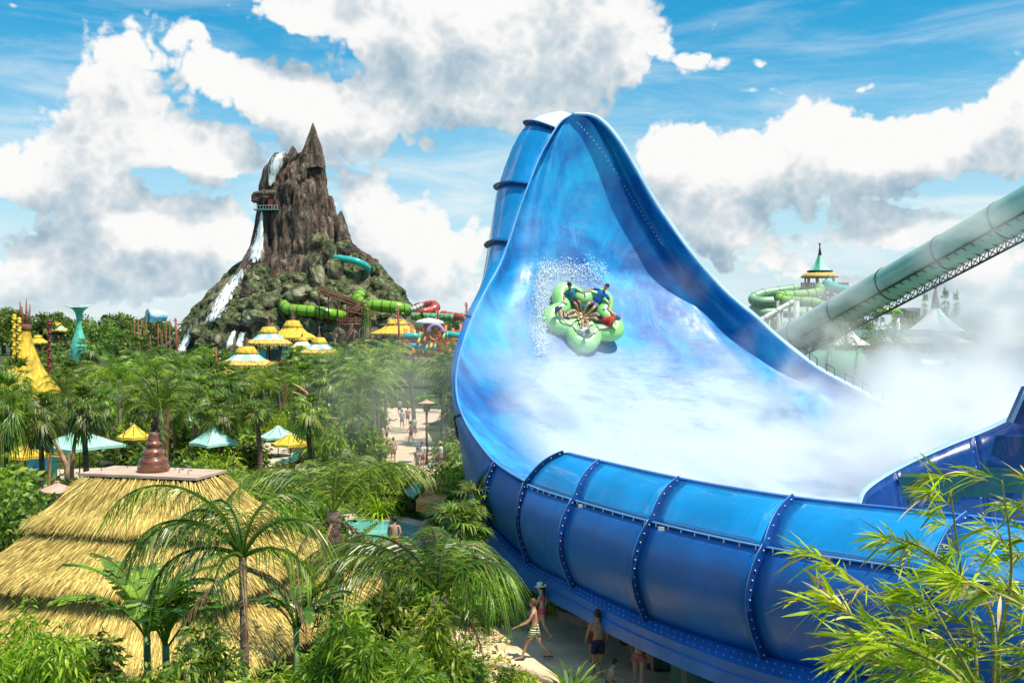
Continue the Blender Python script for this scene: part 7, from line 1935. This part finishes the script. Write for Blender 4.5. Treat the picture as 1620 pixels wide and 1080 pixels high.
# left dark tree, mid shrubs around the pavilion
plant('tree1', (20-810)/FPX*31, 31, 0, (.72,.72,.66), 1.0, 'dense dark green tree at the left edge beside the lantern', 'broadleaf trees near the pavilion')
plant('tree0', (-40-810)/FPX*27, 27, 0, (.6,.6,.6), 2.0, 'dark tree cut by the left edge behind the pavilion', 'broadleaf trees near the pavilion')
for px, D, s, k_, lab in ((330,40,(1.6,1.6,3.0),'grass','tall bright bamboo clump behind the roof cap'),(300,41,(1.5,1.5,2.6),'grass','bright bamboo clump left of the tallest one'),(360,39,(1.5,1.5,2.4),'grass','bright bamboo clump right of the tallest one'),(345,37,(1.4,1.4,2.0),'grass','low bright bamboo clump right behind the roof cap'),
    (210,37,(1.5,1.5,1.9),'cane','arching cane palm directly behind the finial'),(180,38,(1.5,1.5,1.9),'cane','arching cane palm left behind the finial'),(265,37,(1.5,1.5,2.0),'caned','dark cane palm right behind the finial'),(150,40,(1.3,1.3,1.5),'cane','cane palm above the lantern by the pavilion'),(235,40,(1.6,1.6,2.2),'cane','tall cane palm behind the finial'),
    (470,42,(1.7,1.7,1.9),'caned','dark cane palm at the edge of the sand'),(440,40,(1.6,1.6,1.6),'caned','dark cane palm right of the pavilion roof'),(520,41,(1.5,1.5,1.5),'shr1','dark shrub between the sand and the pool'),(395,36,(1.5,1.5,1.8),'spike','spiky plant beside the roof edge'),(555,60,(2.0,2.0,3.2),'shr0','dark shrub behind the pale palm trunks'),(580,58,(2.0,2.0,3.0),'shr1','leafy shrub left of the far path'),(530,57,(1.8,1.8,3.0),'shrb','bright shrub between the pale palm trunks'),(548,56,(1.8,1.8,1.8),'shr2','low shrub under the pale palm trunks'),
    (556,38,(.9,.9,.9),'ban','green canna clump in front of the pool'),(545,39,(1.1,1.1,1.0),'shro','reddish shrub next to the pool canna'),(620,40,(.8,.8,.7),'grass','grassy clump below the steps'),(735,46,(1.2,1.2,2.0),'shr0','dark shrub by the clay slab'),(600,47,(1.3,1.3,1.7),'grass','pale grassy clump left of the handrails')):
    plant(k_, (px-810)/FPX*D, D, 0, s, None, lab, 'clumps around the pavilion and the pool')
# extra tree-like fillers left of slide base
for px, D, top, k_ in ((740,36,812,'caned'),(760,33,850,'shr1'),(720,38,800,'fan0'),(775,30,900,'caned'),(700,30,880,'shr2'),(640,31,895,'caned'),(600,29,915,'shr1')):
    h = {'caned': 1.9, 'shr1': 1.15, 'fan0': 5.0, 'shr2': 1.15}[k_]; s = max(.4, (CAMZ-(top-HY)/FPX*D)/h); w_ = s if k_ != 'shr1' and k_ != 'shr2' else s*.8
    plant(k_, (px-810)/FPX*D, D, 0, (w_, w_, s), None, {740:'dark cane palm highest against the left end of the blue slide',760:'dark shrub touching the left end of the blue slide',720:'small fan palm in the shade of the left slide end',775:'lowest cane palm beneath the left slide end',700:'leafy shrub just left of the shaded slide end',640:'cane palm right of the bare backed person by the pool',600:'leafy shrub below the pool'}[px], 'plants under the left end of the slide')
M_DRY = mat('dry_frond', (.22,.14,.065), .85, .35, 6)
# hero palms --------------------------------------------------------
def hero_feather(name, base, top, fronds, label, m=M_FEA, r0=.16, r1=.12, seed=1, pairs=58, leaf=.72, w=.032, tm=M_TRUNK, droop=1.0):
    "fronds: (azimuth deg [0 = picture right, 90 = away], start elevation, end elevation, length)"
    t = thing(name, label, 'palm', tuple(base)); rg = np.random.RandomState(seed); b = Vector(base); tp = Vector(top)-b
    mb = MB(); c = smooth_pts([Vector((0,0,0)), tp*.5+Vector((.08,0,0)), tp], 16); mb.tube(c, [(r0*(1-i/15)+r1*i/15)*(1+.07*(i % 2)) for i in range(16)], 12); mb.build('trunk', tm, t)
    for (az, e0, e1, L) in fronds:
        C = Cloud(); feather_frond(C, np.array([0,0,0.]), R(az), R(e0), R(e1), L, rg, pairs, leaf, w, droop, 3, .15, .2, 1.0)
        o = bpy.data.objects.new('frond', C.mesh('frond', m)); link(o, t); o.location = tp
    for i in range(3):
        C = Cloud(); feather_frond(C, np.array([0,0,-.15]), rg.uniform(0, 6.28), R(-20), R(-88), 1.5*(.6+L*.15), rg, pairs//2, leaf*.6, w*.8, droop, 3, .2, .2, 1.5)
        o = bpy.data.objects.new('dead_frond', C.mesh('dead_frond', M_DRY)); link(o, t); o.location = tp; o['label'] = 'dry brown frond hanging down the trunk'
    return t
# palm with the ringed trunk in front of the roof's right side
b0 = P(528,790,19.5); hero_feather('feather_palm', (b0.x, b0.y, 0), b0+Vector((0,0,-.25)), [(180,56,-70,2.7),(170,64,-50,2.4),(8,68,-50,2.5),(20,60,-40,2.2),(100,70,-20,1.7),(60,78,-10,1.7),(130,76,-10,1.6),(85,85,20,1.5)],
    'feathery palm with a thick ringed trunk right of the thatched roof', M_FEA, .17,.13, 3, 52,.66,.030)
b0 = P(384,880,13.2); hero_feather('feather_palm', (P(372,1100,13.2).x, 13.2, 0), b0, [(178,72,-62,2.5),(150,66,-80,1.8),(18,66,-88,1.55),(-12,30,-85,1.25),(192,28,-88,1.5),(55,84,-60,1.7),(205,60,-85,1.9),(130,80,-75,1.7),(260,30,-88,1.1),(172,50,-80,2.1)],
    'slender windblown palm rising in front of the thatched roof', M_FEAD, .065,.05, 5, 60,.56,.022, M_TRUNK, 1.35)
b0 = P(694,932,18.0); hero_feather('feather_palm', (b0.x, b0.y, 0), b0+Vector((0,0,-.1)), [(0,66,-88,2.0),(-18,62,-88,1.8),(20,64,-85,2.0),(168,52,-55,3.3),(186,48,-65,3.3),(150,58,-50,2.9),(60,66,-65,2.3),(100,68,-45,2.5),(130,60,-50,2.6),(-40,60,-88,1.9),(205,48,-75,2.8),(80,85,-30,1.6),(40,62,-80,2.2),(178,40,-70,3.0),(-60,50,-88,1.6),(5,50,-88,1.5)],
    'large weeping palm with long drooping fronds beside the near path', M_FEAD, .17,.14, 7, 66,.80,.030, M_TRUNK, 1.15)
# dark fan palm clump by the slide's left end
def hero_fan(px, py, D, n, rad, stalk, label, m=M_FAN, seed=1):
    b = P(px, py, D); t = thing('fan_palm', label, 'palm', (b.x, b.y, 0)); mb = MB(); mb.tube([(0,0,0),(0,0,b.z)], [.2,.16], 10); mb.build('trunk', M_TRUNK, t)
    rg = np.random.RandomState(seed)
    for i in range(n):
        C = Cloud(); az = i*2.4; u = (i+.5)/n; fan_frond(C, np.array([0,0,0.]), az, R(82)-u*R(95), stalk, rad*rg.uniform(.85,1.1), rg, 26, .055, .35, 3.4)
        o = bpy.data.objects.new('frond', C.mesh('frond', m)); link(o, t); o.location = (0,0,b.z)
hero_fan(722,835,31,20,.75,.60,'dark fan palm with stiff round leaves below the clay slab', M_FAN, 4)
hero_fan(752,795,33,14,.62,.5,'dark fan palm against the shaded left end of the blue slide', M_FAN, 6)
# banana plants
def hero_ban(px, py, D, s, label, seed, n=9):
    n += 5; s *= 1.25
    b = P(px, py, D); t = thing('banana_plant', label, 'plant', (b.x, b.y, 0)); C = banana_cloud(seed, n, 2.2*s, .55*s); o = bpy.data.objects.new('leaves', C.mesh('leaves', M_BAN)); link(o, t); o.location = (0,0,b.z)
    mb = MB(); mb.tube([(0,0,0),(.05,0,b.z*.6),(0,0,b.z+.1)], [.07,.06,.05], 9); mb.build('stem', M_STEM, t)
hero_ban(232,1010,14.5,.60,'dark torn banana plant in front of the roof eave', 3, 10)
hero_ban(262,1030,14.0,.42,'smaller banana plant to the right of the dark torn one', 8, 7)
hero_ban(468,1000,16.5,.46,'banana plant with one pale upright leaf at the roof corner', 12, 5)
# foreground bushes
def near_bush(px, py_top, D, w, h, m, label, seed, n=2600, size=.16, asp=.22, droop=.4):
    top = far_z(py_top, D); t = thing('leafy_bush', label, 'bush', ((px-810)/FPX*D, D, 0)); rg = np.random.RandomState(seed); C = Cloud()
    stems = MB()
    for i in range(12):
        a = rg.uniform(0, 6.28); r = w*rg.uniform(0, .75); z = top-h*rg.uniform(.12, 1.0)**1.0
        c = np.array([r*math.cos(a), r*math.sin(a), z]); leaf_blob(C, rg, c, (w*rg.uniform(.25,.42), w*rg.uniform(.25,.42), h*rg.uniform(.14,.26)), n//12, size, asp, droop, .25)
        stems.tube([(0,0,0), (c[0]*.4, c[1]*.4, z*.6), tuple(c)], [.03,.022,.008], 5)
    o = bpy.data.objects.new('foliage', C.mesh('foliage', m)); link(o, t); stems.build('stems', M_WOOD, t)
near_bush(600,965,11.0,.85,2.2,M_SHRB,'bright yellow green bush at the bottom centre left of the weeping palm', 1, 5200, .15, .20)
near_bush(520,1010,11.5,.80,1.8,M_SHRB,'bright bush in front of the weeping palm, left one of the bottom row', 2, 4200, .15, .20)
near_bush(680,935,12.5,.60,2.6,M_SHRB,'tall bright bush growing up through the weeping palm', 3, 3600, .15, .20)
near_bush(440,1045,11.5,.70,1.4,M_SHR,'green bush at the bottom below the roof corner', 4, 3000, .14, .25)
near_bush(300,1000,12.0,.70,1.5,M_SHR,'leafy bush at the bottom before the banana plants', 5, 3000, .13, .3)
near_bush(165,990,13.0,.75,1.3,M_FAN,'very dark bush under the front eave of the roof', 6, 3000, .13, .4)
near_bush(60,990,12.5,.80,1.6,M_SHRB,'bright bush at the bottom left below the eave', 7, 3600, .14, .22)
near_bush(-10,960,12.5,.55,1.8,M_SHRB,'bright bush cut by the lower left edge', 8, 2400, .14, .22)
near_bush(230,1065,11.0,.6,.9,M_SHR,'low green bush at the bottom edge left of the slender palm', 9, 2400, .12, .3)
near_bush(720,1030,13.0,.55,1.8,M_SHR,'shaded bush at the foot of the weeping palm', 10, 2600, .13, .35)
near_bush(20,560+30,58,1.5,3.5,M_SHRB,'feathery yellow green bush in front of the trumpet tower', 12, 2400, .34, .25)
# ---------------------------------------------------------------- bamboo in the foreground
bam = thing('bamboo', 'bright yellow green bamboo with narrow windblown leaves in the right foreground', 'bamboo', (0, 0, 0))
rg = np.random.RandomState(21); C = Cloud(); Cd = Cloud()
stemlist = [((1530,1230),(1545,1060),(1520,900),(1500,750),4.4),((1590,1230),(1580,1050),(1600,900),(1585,760),4.2),((1500,1240),(1490,1090),(1430,980),(1300,880),4.5),((1540,1240),(1520,1080),(1400,1010),(1330,960),4.0),((1570,1240),(1530,1100),(1440,1060),(1360,1040),4.2),((1610,1230),(1640,1050),(1630,900),(1640,760),4.3),((1480,1240),(1470,1100),(1440,1040),(1400,1010),4.6),((1560,1230),(1570,980),(1480,880),(1420,850),4.7),((1640,1200),(1650,1000),(1560,930),(1520,920),4.1),((1600,1240),(1560,1120),(1500,1000),(1460,930),4.4)]
for si, s in enumerate(stemlist):
    D = s[4]; pp = smooth_pts([P(x, y, D+.25*math.sin(si+i)) for i, (x, y) in enumerate(s[:4])], 30)
    mb = MB(); mb.tube(pp, [.011*(1-i/30)+.002 for i in range(30)], 6); mb.build('stem', M_BSTEM, bam)
    for i in range(7, 30, 1):
        if rg.rand() < .12: continue
        q = np.array(pp[i]); tang = unit(np.array(pp[i]-pp[i-1])); 
        bd = unit(np.array([-1.0, rg.normal(0, .5), rg.uniform(-.35, .9)])+tang*.3+rg.normal(0, .3, 3)); tl = rg.uniform(.04, .18); tip = q+bd*tl
        C.add(*quads_from(np.array([[[q-[0,0,.0015], q+[0,0,.0015]], [tip-[0,0,.001], tip+[0,0,.001]]]])))
        nl = rg.randint(8, 14)
        for j in range(nl):
            st_ = q+(tip-q)*rg.uniform(.3, 1); L = rg.uniform(.07, .20); wdt = L*rg.uniform(.05, .085)
            d = unit(bd*.9+rg.normal(0, .42, 3)+np.array([-.25,0,.1])); sd = unit(np.cross(d, rg.normal(0, 1, 3))); cv = rg.uniform(.0, .5)
            bars = []
            for t_, w_ in ((0,.12),(.2,.8),(.5,1),(.8,.55),(1,.03)):
                p_ = st_+d*L*t_+np.array([0,0,-1])*L*cv*t_*t_+sd*L*.12*math.sin(t_*3)*rg.uniform(-1, 1)*0
                bars.append([p_-sd*wdt*w_/2, p_+sd*wdt*w_/2])
            (Cd if rg.rand() < .10 else C).add(*quads_from(np.array(bars)[None]))
o = bpy.data.objects.new('leaves', C.mesh('leaves', M_BAMB)); link(o, bam); o['kind'] = 'stuff'
o = bpy.data.objects.new('dry_leaves', Cd.mesh('dry_leaves', mat('dry_straw_leaf', (.55,.42,.20), .7, .3, 9))); link(o, bam); o['kind'] = 'stuff'
# ---------------------------------------------------------------- unused prototypes go
for k, o in list(PROTO.items()):
    if k not in USED:
        for c in list(o.children): bpy.data.objects.remove(c)
        bpy.data.objects.remove(o)
